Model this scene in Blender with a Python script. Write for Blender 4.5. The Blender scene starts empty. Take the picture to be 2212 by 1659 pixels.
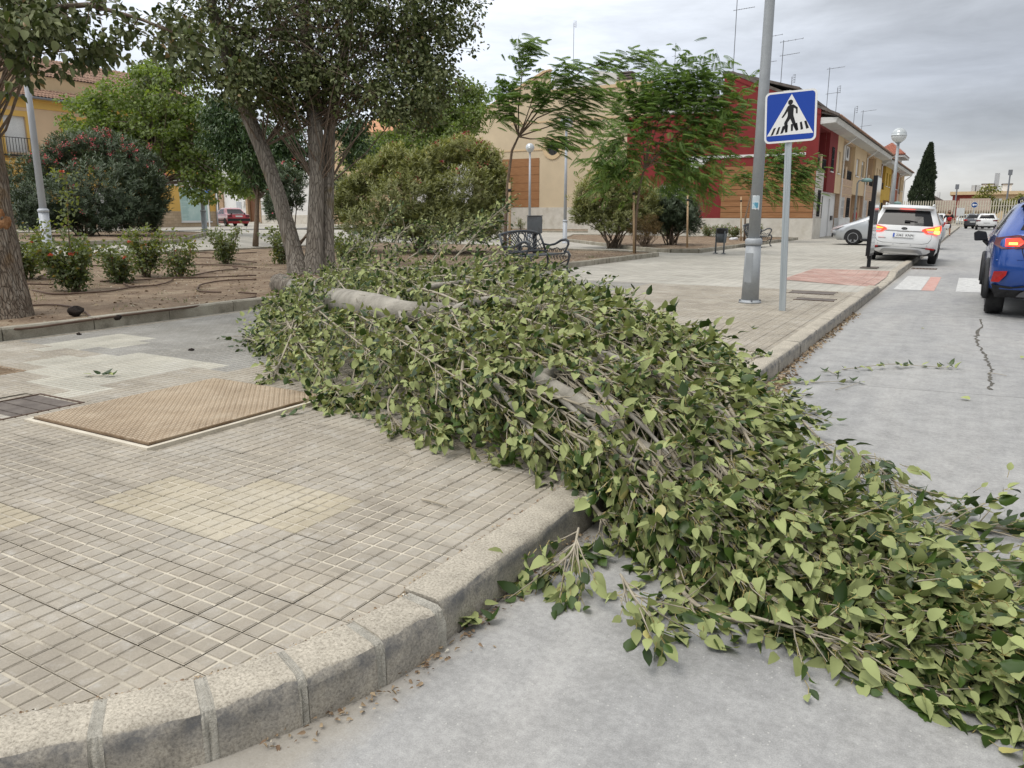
import bpy, bmesh, math, random
import numpy as np
from mathutils import Vector, Matrix, noise as mnoise
R = math.radians
sc = bpy.context.scene
col = sc.collection
rng = np.random.default_rng(7)
random.seed(7)
EYE = 1.38
PITCH = R(12.337)
YAW = R(30.42)
F, CX, CY = 1662.0, 1106.0, 829.5          # survey constants of the photograph
cam_data = bpy.data.cameras.new('camera')
cam = bpy.data.objects.new('camera', cam_data)
col.objects.link(cam)
cam.location = (0, 0, EYE)
cam.rotation_euler = (math.pi / 2 - PITCH, 0, YAW)
cam_data.sensor_width = 36
cam_data.lens = 36 * F / 2212.0
cam_data.clip_start = 0.05
cam_data.clip_end = 3000
sc.camera = cam
sc.view_settings.view_transform = 'Standard'
sc.view_settings.look = 'None'
sc.view_settings.exposure = 0.1
sc.view_settings.gamma = 1.0
sc.view_settings.use_curve_mapping = False
SUN_EL, SUN_AZ = R(62), R(195)
world = bpy.data.worlds.new('World')
sc.world = world
world.use_nodes = True
wn = world.node_tree
wn.nodes.clear()
def N(nt, t, **kw):
    n = nt.nodes.new(t)
    for k, v in kw.items():
        if k.startswith('i_'):
            n.inputs[k[2:].replace('_', ' ')].default_value = v
        elif k.startswith('n_'):
            n.inputs[int(k[2:])].default_value = v
        else:
            setattr(n, k, v)
    return n
def ramp(nt, fac, stops):
    n = nt.nodes.new('ShaderNodeValToRGB')
    el = n.color_ramp.elements
    while len(el) > 1:
        el.remove(el[-1])
    el[0].position = stops[0][0]
    c = stops[0][1]
    el[0].color = (c[0], c[1], c[2], 1) if not isinstance(c, (int, float)) else (c, c, c, 1)
    for p, c in stops[1:]:
        e = el.new(p)
        e.color = (c[0], c[1], c[2], 1) if not isinstance(c, (int, float)) else (c, c, c, 1)
    nt.links.new(fac, n.inputs[0])
    return n.outputs[0]
def mix(nt, fac, a, b, mode='MIX'):
    n = nt.nodes.new('ShaderNodeMix')
    n.data_type = 'RGBA'
    n.blend_type = mode
    for s, v in ((n.inputs['Factor'], fac), (n.inputs['A'], a), (n.inputs['B'], b)):
        if s.name == 'Factor':
            s = n.inputs[0]
        elif s.name == 'A':
            s = n.inputs[6]
        else:
            s = n.inputs[7]
        if hasattr(v, 'is_output'):
            nt.links.new(v, s)
        elif isinstance(v, (int, float)):
            s.default_value = v if s.type == 'VALUE' else (v, v, v, 1)
        else:
            s.default_value = (v[0], v[1], v[2], 1)
    return n.outputs[2]
def mth(nt, op, a, b=0.0, c=None, clamp=False):
    n = nt.nodes.new('ShaderNodeMath')
    n.operation = op
    n.use_clamp = clamp
    for i, v in enumerate((a, b, c)):
        if v is None:
            continue
        if hasattr(v, 'is_output'):
            nt.links.new(v, n.inputs[i])
        else:
            n.inputs[i].default_value = v
    return n.outputs[0]
tc = N(wn, 'ShaderNodeTexCoord')
sep = N(wn, 'ShaderNodeSeparateXYZ')
wn.links.new(tc.outputs['Generated'], sep.inputs[0])
mp = N(wn, 'ShaderNodeMapping')
mp.inputs['Scale'].default_value = (1.0, 1.0, 4.6)
mp.inputs['Rotation'].default_value = (0.05, -0.10, 0.0)
wn.links.new(tc.outputs['Generated'], mp.inputs[0])
n1 = N(wn, 'ShaderNodeTexNoise', i_Scale=2.3, i_Detail=7.0, i_Roughness=0.55, i_Distortion=0.5)
wn.links.new(mp.outputs[0], n1.inputs['Vector'])
n2 = N(wn, 'ShaderNodeTexNoise', i_Scale=7.5, i_Detail=8.0, i_Roughness=0.6, i_Distortion=0.3)
wn.links.new(mp.outputs[0], n2.inputs['Vector'])
elev = ramp(wn, sep.outputs[2], [(0.0, (1.10, 1.09, 1.04)), (0.035, (1.04, 1.04, 1.02)), (0.085, (0.70, 0.74, 0.80)), (0.15, (0.64, 0.685, 0.77)),
                                (0.26, (0.74, 0.78, 0.84)), (0.5, (1.15, 1.18, 1.22)), (1.0, (1.6, 1.6, 1.6))])
west = mth(wn, 'MULTIPLY_ADD', sep.outputs[0], -1.5, 0.64)
west = mth(wn, 'MAXIMUM', mth(wn, 'MINIMUM', west, 1.33), 0.66)
cl = mix(wn, 1.0, elev, mix(wn, 1.0, ramp(wn, n1.outputs[0], [(0.30, 0.86), (0.5, 1.02), (0.68, 1.22)]), ramp(wn, n2.outputs[0], [(0.3, 0.86), (0.7, 1.13)]), 'MULTIPLY'), 'MULTIPLY')
wv = N(wn, 'ShaderNodeCombineColor')
for i in range(3):
    wn.links.new(west, wv.inputs[i])
cl = mix(wn, 1.0, cl, wv.outputs[0], 'MULTIPLY')
sky = N(wn, 'ShaderNodeTexSky', sky_type='NISHITA', sun_disc=False, sun_elevation=SUN_EL, sun_rotation=SUN_AZ)
bg1 = N(wn, 'ShaderNodeBackground', i_Strength=0.08)
wn.links.new(sky.outputs[0], bg1.inputs[0])
bg2 = N(wn, 'ShaderNodeBackground', i_Strength=1.0)
wn.links.new(cl, bg2.inputs[0])
msh = N(wn, 'ShaderNodeMixShader')
msh.inputs[0].default_value = 0.92
wn.links.new(bg1.outputs[0], msh.inputs[1])
wn.links.new(bg2.outputs[0], msh.inputs[2])
wo = N(wn, 'ShaderNodeOutputWorld')
wn.links.new(msh.outputs[0], wo.inputs[0])
sun_d = bpy.data.lights.new('sun', 'SUN')
sun_d.energy = 1.5
sun_d.angle = R(25)
sun_d.color = (1.0, 0.95, 0.88)
sun = bpy.data.objects.new('sun', sun_d)
col.objects.link(sun)
sdir = Vector((math.sin(SUN_AZ) * math.cos(SUN_EL), math.cos(SUN_AZ) * math.cos(SUN_EL), math.sin(SUN_EL)))
sun.rotation_euler = sdir.to_track_quat('Z', 'Y').to_euler()
sun.location = (10, -10, 30)
_fw = np.array([-math.sin(YAW) * math.cos(PITCH), math.cos(YAW) * math.cos(PITCH), -math.sin(PITCH)])
_rt = np.array([math.cos(YAW), math.sin(YAW), 0.0])
_up = np.cross(_rt, _fw)
def at(x, y, depth):
    return np.array([0, 0, EYE]) + depth * (_fw + _rt * (x - CX) / F - _up * (y - CY) / F)
def G(x, y, z=0.14):
    d = _fw + _rt * (x - CX) / F - _up * (y - CY) / F
    return np.array([0, 0, EYE]) + (z - EYE) / d[2] * d
def Gh(x, y, dz=0.0):
    """point of the plaza's surface seen there"""
    z = 0.14
    for _ in range(40):
        p = G(x, y, z + dz)
        z = 0.5 * z + 0.5 * hz(p[0], p[1])
    return np.array([p[0], p[1], z + dz])
def depth_of(p):
    return float((np.array(p, float) - [0, 0, EYE]) @ _fw)
def sstep(t):
    t = max(0.0, min(1.0, t))
    return t * t * (3 - 2 * t)
def hz(x, y):
    """height of the paved plaza; the road is at 0"""
    u = x * math.cos(YAW) + y * math.sin(YAW)
    z = 0.14 + 0.45 * sstep((-u - 5.5) / 8)
    f = sstep((y - 15.3) / 0.9) * sstep((19.7 - y) / 0.9)
    if f > 0:
        z -= 0.09 * f * max(0.0, min(1.0, (x + 3.1) / 1.6))
    return z
def pmat(name):
    m = bpy.data.materials.new(name)
    m.use_nodes = True
    nt = m.node_tree
    return m, nt, nt.nodes['Principled BSDF']
def mat(name, c1, c2=None, scale=4.0, rough=0.8, bump=0.0, bscale=60.0, metal=0.0, spec=0.35, grain=0.0, gscale=180.0, stretch=None, coat=0.0, emit=None, es=0.0, lo=0.35, hi=0.65, stain=None, stscale=1.2, c3=None):
    m, nt, b = pmat(name)
    t = N(nt, 'ShaderNodeTexCoord')
    vec = t.outputs['Object']
    if stretch:
        mpn = N(nt, 'ShaderNodeMapping')
        mpn.inputs['Scale'].default_value = stretch
        nt.links.new(vec, mpn.inputs[0])
        vec = mpn.outputs[0]
    c = None
    if c2 is not None:
        n = N(nt, 'ShaderNodeTexNoise', i_Scale=scale, i_Detail=6.0, i_Roughness=0.6)
        nt.links.new(vec, n.inputs['Vector'])
        st = [(lo, c1), (hi, c2)] if c3 is None else [(lo, c1), ((lo + hi) / 2, c2), (hi, c3)]
        c = ramp(nt, n.outputs[0], st)
    if grain > 0:
        n = N(nt, 'ShaderNodeTexNoise', i_Scale=gscale, i_Detail=3.0, i_Roughness=0.7)
        nt.links.new(vec, n.inputs['Vector'])
        g = ramp(nt, n.outputs[0], [(0.3, 1 - grain), (0.7, 1 + grain)])
        c = mix(nt, 1.0, c if c is not None else c1, g, 'MULTIPLY')
    if stain is not None:
        n = N(nt, 'ShaderNodeTexNoise', i_Scale=stscale, i_Detail=8.0, i_Roughness=0.65)
        nt.links.new(vec, n.inputs['Vector'])
        f = ramp(nt, n.outputs[0], [(0.52, 0.0), (0.68, 0.75)])
        c = mix(nt, f, c if c is not None else c1, stain)
    if c is None:
        b.inputs['Base Color'].default_value = (*c1, 1)
    else:
        nt.links.new(c, b.inputs['Base Color'])
    b.inputs['Roughness'].default_value = rough
    b.inputs['Metallic'].default_value = metal
    b.inputs['Specular IOR Level'].default_value = spec
    b.inputs['Coat Weight'].default_value = coat
    if emit is not None:
        b.inputs['Emission Color'].default_value = (*emit, 1)
        b.inputs['Emission Strength'].default_value = es
    if bump > 0:
        n = N(nt, 'ShaderNodeTexNoise', i_Scale=bscale, i_Detail=5.0, i_Roughness=0.65)
        nt.links.new(vec, n.inputs['Vector'])
        bn = N(nt, 'ShaderNodeBump', i_Strength=bump, i_Distance=0.02)
        nt.links.new(n.outputs[0], bn.inputs['Height'])
        nt.links.new(bn.outputs[0], b.inputs['Normal'])
    return m
def leafmat(name, dark, lightc, back=None, rough=0.5, trans=0.25, backrough=0.7, yellow=None, ylo=0.9):
    """a two-sided leaf: glossy upper face, paler underside; per-leaf colour from the tint attribute"""
    m, nt, b = pmat(name)
    a = N(nt, 'ShaderNodeAttribute', attribute_name='tint')
    st = [(0.0, dark), (0.8 if yellow is not None else 1.0, lightc)]
    if yellow is not None:
        st += [(ylo, lightc), (min(1.0, ylo + 0.06), yellow)]
    c = ramp(nt, a.outputs['Fac'], st)
    if back is not None:
        bk = ramp(nt, a.outputs['Fac'], [(0.0, tuple(v * 0.8 for v in back)), (1.0, tuple(v * 1.15 for v in back))])
        geo = N(nt, 'ShaderNodeNewGeometry')
        c = mix(nt, geo.outputs['Backfacing'], c, bk)
        r = mth(nt, 'MULTIPLY_ADD', geo.outputs['Backfacing'], backrough - rough, rough)
        nt.links.new(r, b.inputs['Roughness'])
    else:
        b.inputs['Roughness'].default_value = rough
    nt.links.new(c, b.inputs['Base Color'])
    b.inputs['Specular IOR Level'].default_value = 0.4
    if trans > 0:
        tr = N(nt, 'ShaderNodeBsdfTranslucent')
        tcol = mix(nt, 1.0, c, (1.3, 1.35, 0.6), 'MULTIPLY')
        nt.links.new(tcol, tr.inputs[0])
        ms = N(nt, 'ShaderNodeMixShader')
        ms.inputs[0].default_value = trans
        nt.links.new(b.outputs[0], ms.inputs[1])
        nt.links.new(tr.outputs[0], ms.inputs[2])
        nt.links.new(ms.outputs[0], nt.nodes['Material Output'].inputs[0])
    return m
def glass(name, tint=(0.03, 0.035, 0.04), rough=0.05):
    m, nt, b = pmat(name)
    b.inputs['Base Color'].default_value = (*tint, 1)
    b.inputs['Roughness'].default_value = rough
    b.inputs['Specular IOR Level'].default_value = 0.6
    return m
def tag(o, label=None, cat=None, group=None, kind=None):
    if label:
        o['label'] = label
    if cat:
        o['category'] = cat
    if group:
        o['group'] = group
    if kind:
        o['kind'] = kind
    return o
def wm(o):
    m = o.matrix_basis.copy()
    if o.parent:
        m = wm(o.parent) @ o.matrix_parent_inverse @ m
    return m
def link(name, data, parent=None, world=True):
    o = bpy.data.objects.new(name, data)
    col.objects.link(o)
    if parent is not None:
        o.parent = parent
        if world:
            o.matrix_parent_inverse = wm(parent).inverted()
    return o
def thing(name, label, cat, loc=(0, 0, 0), rz=0.0, group=None):
    o = bpy.data.objects.new(name, None)
    o.empty_display_size = 0.2
    col.objects.link(o)
    o.location = [float(v) for v in loc]
    o.rotation_euler = (0, 0, rz)
    return tag(o, label, cat, group)
def copy_tree(o, parent=None):
    c = o.copy()
    col.objects.link(c)
    c.parent = parent
    for ch in list(o.children):
        copy_tree(ch, c)
    return c
class MB:
    def __init__(s):
        s.v = []
        s.f = []
        s.m = []
    def add(s, vs, fs, m=0):
        b = len(s.v)
        s.v.extend([(float(p[0]), float(p[1]), float(p[2])) for p in vs])
        for f in fs:
            s.f.append([b + i for i in f])
            s.m.append(m)
        return s
    def box(s, x0, x1, y0, y1, z0, z1, m=0):
        if x0 > x1: x0, x1 = x1, x0
        if y0 > y1: y0, y1 = y1, y0
        if z0 > z1: z0, z1 = z1, z0
        return s.add([(x0, y0, z0), (x1, y0, z0), (x1, y1, z0), (x0, y1, z0), (x0, y0, z1), (x1, y0, z1), (x1, y1, z1), (x0, y1, z1)],
                     [(0, 3, 2, 1), (4, 5, 6, 7), (0, 1, 5, 4), (1, 2, 6, 5), (2, 3, 7, 6), (3, 0, 4, 7)], m)
    def bar(s, a, b, w, h=None, m=0, upv=(0, 0, 1)):
        """a rectangular bar from a to b"""
        a = Vector(a); b = Vector(b)
        h = w if h is None else h
        d = (b - a).normalized()
        u = Vector(upv)
        if abs(d.dot(u)) > 0.98:
            u = Vector((0, 1, 0))
        r = d.cross(u).normalized() * w / 2
        t = r.cross(d).normalized() * h / 2
        vs = [a - r - t, a + r - t, a + r + t, a - r + t, b - r - t, b + r - t, b + r + t, b - r + t]
        return s.add(vs, [(0, 1, 2, 3), (7, 6, 5, 4), (0, 4, 5, 1), (1, 5, 6, 2), (2, 6, 7, 3), (3, 7, 4, 0)], m)
    def tube(s, pts, rad, n=8, m=0, cap=True, jit=None):
        pts = [Vector([float(c) for c in p]) for p in pts]
        if isinstance(rad, (int, float)):
            rad = [rad] * len(pts)
        rings = []
        pr = None
        for i, p in enumerate(pts):
            d = (pts[min(i + 1, len(pts) - 1)] - pts[max(i - 1, 0)])
            d = d.normalized() if d.length > 1e-9 else Vector((0, 0, 1))
            if pr is None:
                u = Vector((0, 0, 1)) if abs(d.z) < 0.9 else Vector((1, 0, 0))
                pr = (u - d * u.dot(d)).normalized()
            else:
                pr = (pr - d * pr.dot(d))
                pr = pr.normalized() if pr.length > 1e-6 else d.orthogonal().normalized()
            q = d.cross(pr)
            ring = []
            for k in range(n):
                a = 2 * math.pi * k / n
                r = rad[i]
                if jit:
                    r *= jit(p, a, i)
                ring.append(p + (pr * math.cos(a) + q * math.sin(a)) * r)
            rings.append(ring)
        vs = [v for r in rings for v in r]
        fs = []
        for i in range(len(pts) - 1):
            for k in range(n):
                k2 = (k + 1) % n
                fs.append((i * n + k, i * n + k2, (i + 1) * n + k2, (i + 1) * n + k))
        if cap:
            fs.append(tuple(range(n - 1, -1, -1)))
            fs.append(tuple((len(pts) - 1) * n + k for k in range(n)))
        return s.add(vs, fs, m)
    def lathe(s, prof, c=(0, 0, 0), n=16, m=0):
        vs = []
        fs = []
        for (r, z) in prof:
            for k in range(n):
                a = 2 * math.pi * k / n
                vs.append((c[0] + r * math.cos(a), c[1] + r * math.sin(a), c[2] + z))
        for i in range(len(prof) - 1):
            for k in range(n):
                k2 = (k + 1) % n
                fs.append((i * n + k, i * n + k2, (i + 1) * n + k2, (i + 1) * n + k))
        if prof[0][0] > 1e-6:
            fs.append(tuple(range(n - 1, -1, -1)))
        if prof[-1][0] > 1e-6:
            fs.append(tuple((len(prof) - 1) * n + k for k in range(n)))
        return s.add(vs, fs, m)
    def prism(s, poly, o, ux, uy, thick, m=0):
        """a polygon in the plane o + a*ux + b*uy, given thickness along the normal ux x uy"""
        o = Vector(o); ux = Vector(ux); uy = Vector(uy)
        nn = ux.cross(uy).normalized() * thick
        k = len(poly)
        vs = [o + ux * a + uy * b for a, b in poly] + [o + ux * a + uy * b + nn for a, b in poly]
        fs = [tuple(range(k - 1, -1, -1)), tuple(range(k, 2 * k))]
        for i in range(k):
            j = (i + 1) % k
            fs.append((i, j, k + j, k + i))
        return s.add(vs, fs, m)
    def sphere(s, c, r, n=10, k=6, m=0, sz=1.0):
        prof = [(r * math.sin(math.pi * i / k), -r * sz * math.cos(math.pi * i / k)) for i in range(k + 1)]
        prof[0] = (0.0005, prof[0][1])
        prof[-1] = (0.0005, prof[-1][1])
        return s.lathe(prof, c, n, m)
    def mesh(s, name, mats, smooth=False):
        me = bpy.data.meshes.new(name)
        me.from_pydata(s.v, [], s.f)
        for x in (mats if isinstance(mats, (list, tuple)) else [mats]):
            me.materials.append(x)
        if any(s.m):
            me.polygons.foreach_set('material_index', s.m)
        if smooth:
            me.polygons.foreach_set('use_smooth', [True] * len(s.f))
        me.update()
        return me
    def build(s, name, mats, parent=None, smooth=False, world=True):
        return link(name, s.mesh(name, mats, smooth), parent, world)
def autosmooth(o, ang=35):
    me = o.data
    me.polygons.foreach_set('use_smooth', [True] * len(me.polygons))
    me.set_sharp_from_angle(angle=R(ang))
    return o
def bevel(o, w=0.01, seg=2, ang=40):
    md = o.modifiers.new('bevel', 'BEVEL')
    md.width = w
    md.segments = seg
    md.limit_method = 'ANGLE'
    md.angle_limit = R(ang)
    return o
def np_mesh(name, V, faces, mats, tint=None, smooth=True, midx=None):
    """V (n,3); faces: list of (k, c) index arrays"""
    me = bpy.data.meshes.new(name)
    me.vertices.add(len(V))
    me.vertices.foreach_set('co', np.ascontiguousarray(V, dtype=np.float32).ravel())
    tot = [np.full(len(f), f.shape[1], np.int32) for f in faces]
    tot = np.concatenate(tot)
    idx = np.concatenate([f.ravel() for f in faces]).astype(np.int32)
    st = np.concatenate([[0], np.cumsum(tot)[:-1]]).astype(np.int32)
    me.loops.add(len(idx))
    me.polygons.add(len(tot))
    me.loops.foreach_set('vertex_index', idx)
    me.polygons.foreach_set('loop_start', st)
    for x in (mats if isinstance(mats, (list, tuple)) else [mats]):
        me.materials.append(x)
    if midx is not None:
        me.polygons.foreach_set('material_index', np.ascontiguousarray(midx, dtype=np.int32))
    me.polygons.foreach_set('use_smooth', np.full(len(tot), smooth, dtype=bool))
    if tint is not None:
        a = me.attributes.new('tint', 'FLOAT', 'POINT')
        a.data.foreach_set('value', np.ascontiguousarray(tint, dtype=np.float32))
    me.update(calc_edges=True)
    return me
def unit(a):
    return a / np.maximum(np.linalg.norm(a, axis=-1, keepdims=True), 1e-9)
_T = {
    'blade': (np.array([[0, 0, 0], [.45, .5, 1], [1, 0, 0], [.45, -.5, 1]]), [np.array([[0, 2, 1]]), np.array([[0, 3, 2]])]),
    'ovate': (np.array([[0, 0, 0], [.22, .46, .8], [.55, .42, .8], [1, 0, 0], [.55, -.42, .8], [.22, -.46, .8]]), [np.array([[0, 3, 2, 1]]), np.array([[0, 5, 4, 3]])]),
    'rich': (np.array([[0, 0, 0], [.25, 0, 0], [.5, 0, 0], [.75, 0, 0], [1.05, 0, 0], [.10, .31, .7], [.35, .5, 1], [.68, .385, .7], [.10, -.31, .7], [.35, -.5, 1], [.68, -.385, .7]]),
             [np.array([[0, 1, 5], [3, 4, 7], [0, 8, 1], [3, 10, 4]]), np.array([[1, 2, 6, 5], [2, 3, 7, 6], [1, 8, 9, 2], [2, 9, 10, 3]])]),
}
def leaf_arrays(P, D, Nn, L, W, fold=0.25, curl=0.2, tmpl='ovate'):
    """leaves with base P, direction D, normal Nn, length L, width W"""
    T, FS = _T[tmpl]
    n = len(P)
    D = unit(D)
    S = unit(np.cross(D, Nn))
    Nn = np.cross(S, D)
    L = np.broadcast_to(np.asarray(L, float), (n,))
    W = np.broadcast_to(np.asarray(W, float), (n,))
    fold = np.broadcast_to(np.asarray(fold, float), (n,))
    curl = np.broadcast_to(np.asarray(curl, float), (n,))
    a = T[:, 0][None, :, None]
    ac = T[:, 1][None, :, None]
    fo = T[:, 2][None, :, None]
    V = P[:, None, :] + D[:, None, :] * a * L[:, None, None] + S[:, None, :] * ac * W[:, None, None] \
        + Nn[:, None, :] * (fo * (fold * W)[:, None, None] * 0.5 - curl[:, None, None] * L[:, None, None] * a * a)
    k = len(T)
    base = (np.arange(n) * k)[:, None, None]
    faces = {}
    for f in FS:
        ff = (f[None] + base).reshape(-1, f.shape[1])
        faces.setdefault(f.shape[1], []).append(ff)
    return V.reshape(-1, 3), {c: np.concatenate(v) for c, v in faces.items()}, k
class Leaves:
    """collects leaf batches into one mesh"""
    def __init__(s):
        s.V = []
        s.F = {}
        s.t = []
        s.n = 0
    def add(s, P, D, Nn, L, W, fold=0.25, curl=0.2, tmpl='ovate', tint=None):
        P = np.asarray(P, float)
        if len(P) == 0:
            return
        V, Fd, k = leaf_arrays(P, np.asarray(D, float), np.asarray(Nn, float), L, W, fold, curl, tmpl)
        for c, f in Fd.items():
            s.F.setdefault(c, []).append(f + s.n)
        s.V.append(V)
        t = rng.random(len(P)) if tint is None else np.broadcast_to(tint, (len(P),))
        s.t.append(np.repeat(t, k))
        s.n += len(V)
    def mesh(s, name, m):
        return np_mesh(name, np.concatenate(s.V), [np.concatenate(f) for f in s.F.values()], m, np.concatenate(s.t))
    def build(s, name, m, parent=None, stuff=True):
        o = link(name, s.mesh(name, m), parent)
        if stuff:
            o['kind'] = 'stuff'
        return o
def rdir(n, zmin=-1.0, zmax=1.0):
    z = rng.uniform(zmin, zmax, n)
    a = rng.uniform(0, 2 * np.pi, n)
    r = np.sqrt(np.maximum(0, 1 - z * z))
    return np.stack([r * np.cos(a), r * np.sin(a), z], 1)
def clump_points(c, r, n, shell=0.35):
    """points in an ellipsoid, denser towards its outside"""
    d = rdir(n)
    q = rng.random(n) ** shell
    return np.asarray(c) + d * q[:, None] * np.asarray(r), d
def text_mesh(name, s, size, m, parent, o, ux, uy, depth=0.002, align='CENTER'):
    cu = bpy.data.curves.new(name, 'FONT')
    cu.body = s
    cu.size = size
    cu.align_x = align
    cu.align_y = 'CENTER'
    cu.extrude = depth
    cu.resolution_u = 2
    tmp = bpy.data.objects.new(name, cu)
    col.objects.link(tmp)
    dg = bpy.context.evaluated_depsgraph_get()
    me = bpy.data.meshes.new_from_object(tmp.evaluated_get(dg))
    bpy.data.objects.remove(tmp)
    ux = Vector(ux).normalized(); uy = Vector(uy).normalized(); uz = ux.cross(uy)
    M = Matrix(((ux.x, uy.x, uz.x, o[0]), (ux.y, uy.y, uz.y, o[1]), (ux.z, uy.z, uz.z, o[2]), (0, 0, 0, 1)))
    me.transform(M)
    me.materials.clear()
    me.materials.append(m)
    return link(name, me, parent)
def stones(name, make, items, parent, cap=300):
    for it in items[:cap]:
        make(it)
M = {}
M['earth_far'] = mat('dry_earth_far', (0.22, 0.19, 0.15), (0.16, 0.15, 0.11), scale=0.05, rough=0.95)
M['asphalt'] = mat('side_street_asphalt', (0.16, 0.155, 0.15), (0.21, 0.205, 0.19), scale=0.7, rough=0.9, grain=0.12)
def concrete_road():
    m, nt, b = pmat('road_concrete')
    t = N(nt, 'ShaderNodeTexCoord')
    n1 = N(nt, 'ShaderNodeTexNoise', i_Scale=0.55, i_Detail=8.0, i_Roughness=0.62, i_Distortion=0.6)
    mp1 = N(nt, 'ShaderNodeMapping')
    mp1.inputs['Scale'].default_value = (1.6, 0.5, 1)
    nt.links.new(t.outputs['Object'], mp1.inputs[0])
    nt.links.new(mp1.outputs[0], n1.inputs['Vector'])
    c = ramp(nt, n1.outputs[0], [(0.3, (0.245, 0.245, 0.245)), (0.5, (0.31, 0.308, 0.30)), (0.7, (0.36, 0.352, 0.335))])
    n2 = N(nt, 'ShaderNodeTexNoise', i_Scale=5.5, i_Detail=7.0, i_Roughness=0.7)
    nt.links.new(t.outputs['Object'], n2.inputs['Vector'])
    c = mix(nt, 1.0, c, ramp(nt, n2.outputs[0], [(0.32, 0.82), (0.6, 1.08)]), 'MULTIPLY')
    n3 = N(nt, 'ShaderNodeTexNoise', i_Scale=230.0, i_Detail=2.0, i_Roughness=0.8)
    nt.links.new(t.outputs['Object'], n3.inputs['Vector'])
    c = mix(nt, 1.0, c, ramp(nt, n3.outputs[0], [(0.28, 0.80), (0.5, 1.0), (0.72, 1.18)]), 'MULTIPLY')
    n6 = N(nt, 'ShaderNodeTexNoise', i_Scale=38.0, i_Detail=6.0, i_Roughness=0.75)
    nt.links.new(t.outputs['Object'], n6.inputs['Vector'])
    c = mix(nt, 1.0, c, ramp(nt, n6.outputs[0], [(0.3, 0.80), (0.5, 1.0), (0.7, 1.2)]), 'MULTIPLY')
    v2 = N(nt, 'ShaderNodeTexVoronoi', i_Scale=34.0, feature='F1')
    nt.links.new(t.outputs['Object'], v2.inputs['Vector'])
    c = mix(nt, ramp(nt, v2.outputs['Distance'], [(0.07, 0.7), (0.12, 0.0)]), c, (0.50, 0.49, 0.46))
    mp2 = N(nt, 'ShaderNodeMapping')
    mp2.inputs['Rotation'].default_value = (0, 0, 0.06)
    mp2.inputs['Scale'].default_value = (7.0, 0.25, 1)
    nt.links.new(t.outputs['Object'], mp2.inputs[0])
    n4 = N(nt, 'ShaderNodeTexNoise', i_Scale=1.0, i_Detail=5.0, i_Roughness=0.7)
    nt.links.new(mp2.outputs[0], n4.inputs['Vector'])
    c = mix(nt, 1.0, c, ramp(nt, n4.outputs[0], [(0.36, 0.95), (0.6, 1.03)]), 'MULTIPLY')
    v = N(nt, 'ShaderNodeTexVoronoi', i_Scale=1.5, feature='F1')
    nt.links.new(t.outputs['Object'], v.inputs['Vector'])
    f = ramp(nt, v.outputs['Distance'], [(0.03, 0.5), (0.055, 0.0)])
    c = mix(nt, f, c, (0.17, 0.17, 0.17))
    sp = N(nt, 'ShaderNodeSeparateXYZ')
    nt.links.new(t.outputs['Object'], sp.inputs[0])
    d = mth(nt, 'MULTIPLY_ADD', n2.outputs[0], 0.45, mth(nt, 'MULTIPLY', mth(nt, 'ADD', sp.outputs[0], 1.37), -1.9))
    f = ramp(nt, d, [(-0.02 + 0.0, 0.0), (0.25, 0.55)])
    c = mix(nt, f, c, (0.34, 0.30, 0.235))
    nt.links.new(c, b.inputs['Base Color'])
    b.inputs['Roughness'].default_value = 0.78
    bn = N(nt, 'ShaderNodeBump', i_Strength=0.25, i_Distance=0.004)
    nt.links.new(n3.outputs[0], bn.inputs['Height'])
    nt.links.new(bn.outputs[0], b.inputs['Normal'])
    return m
M['road'] = concrete_road()
M['joint'] = mat('joint_dirt', (0.075, 0.07, 0.06), (0.13, 0.12, 0.10), scale=9, rough=0.95)
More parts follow.
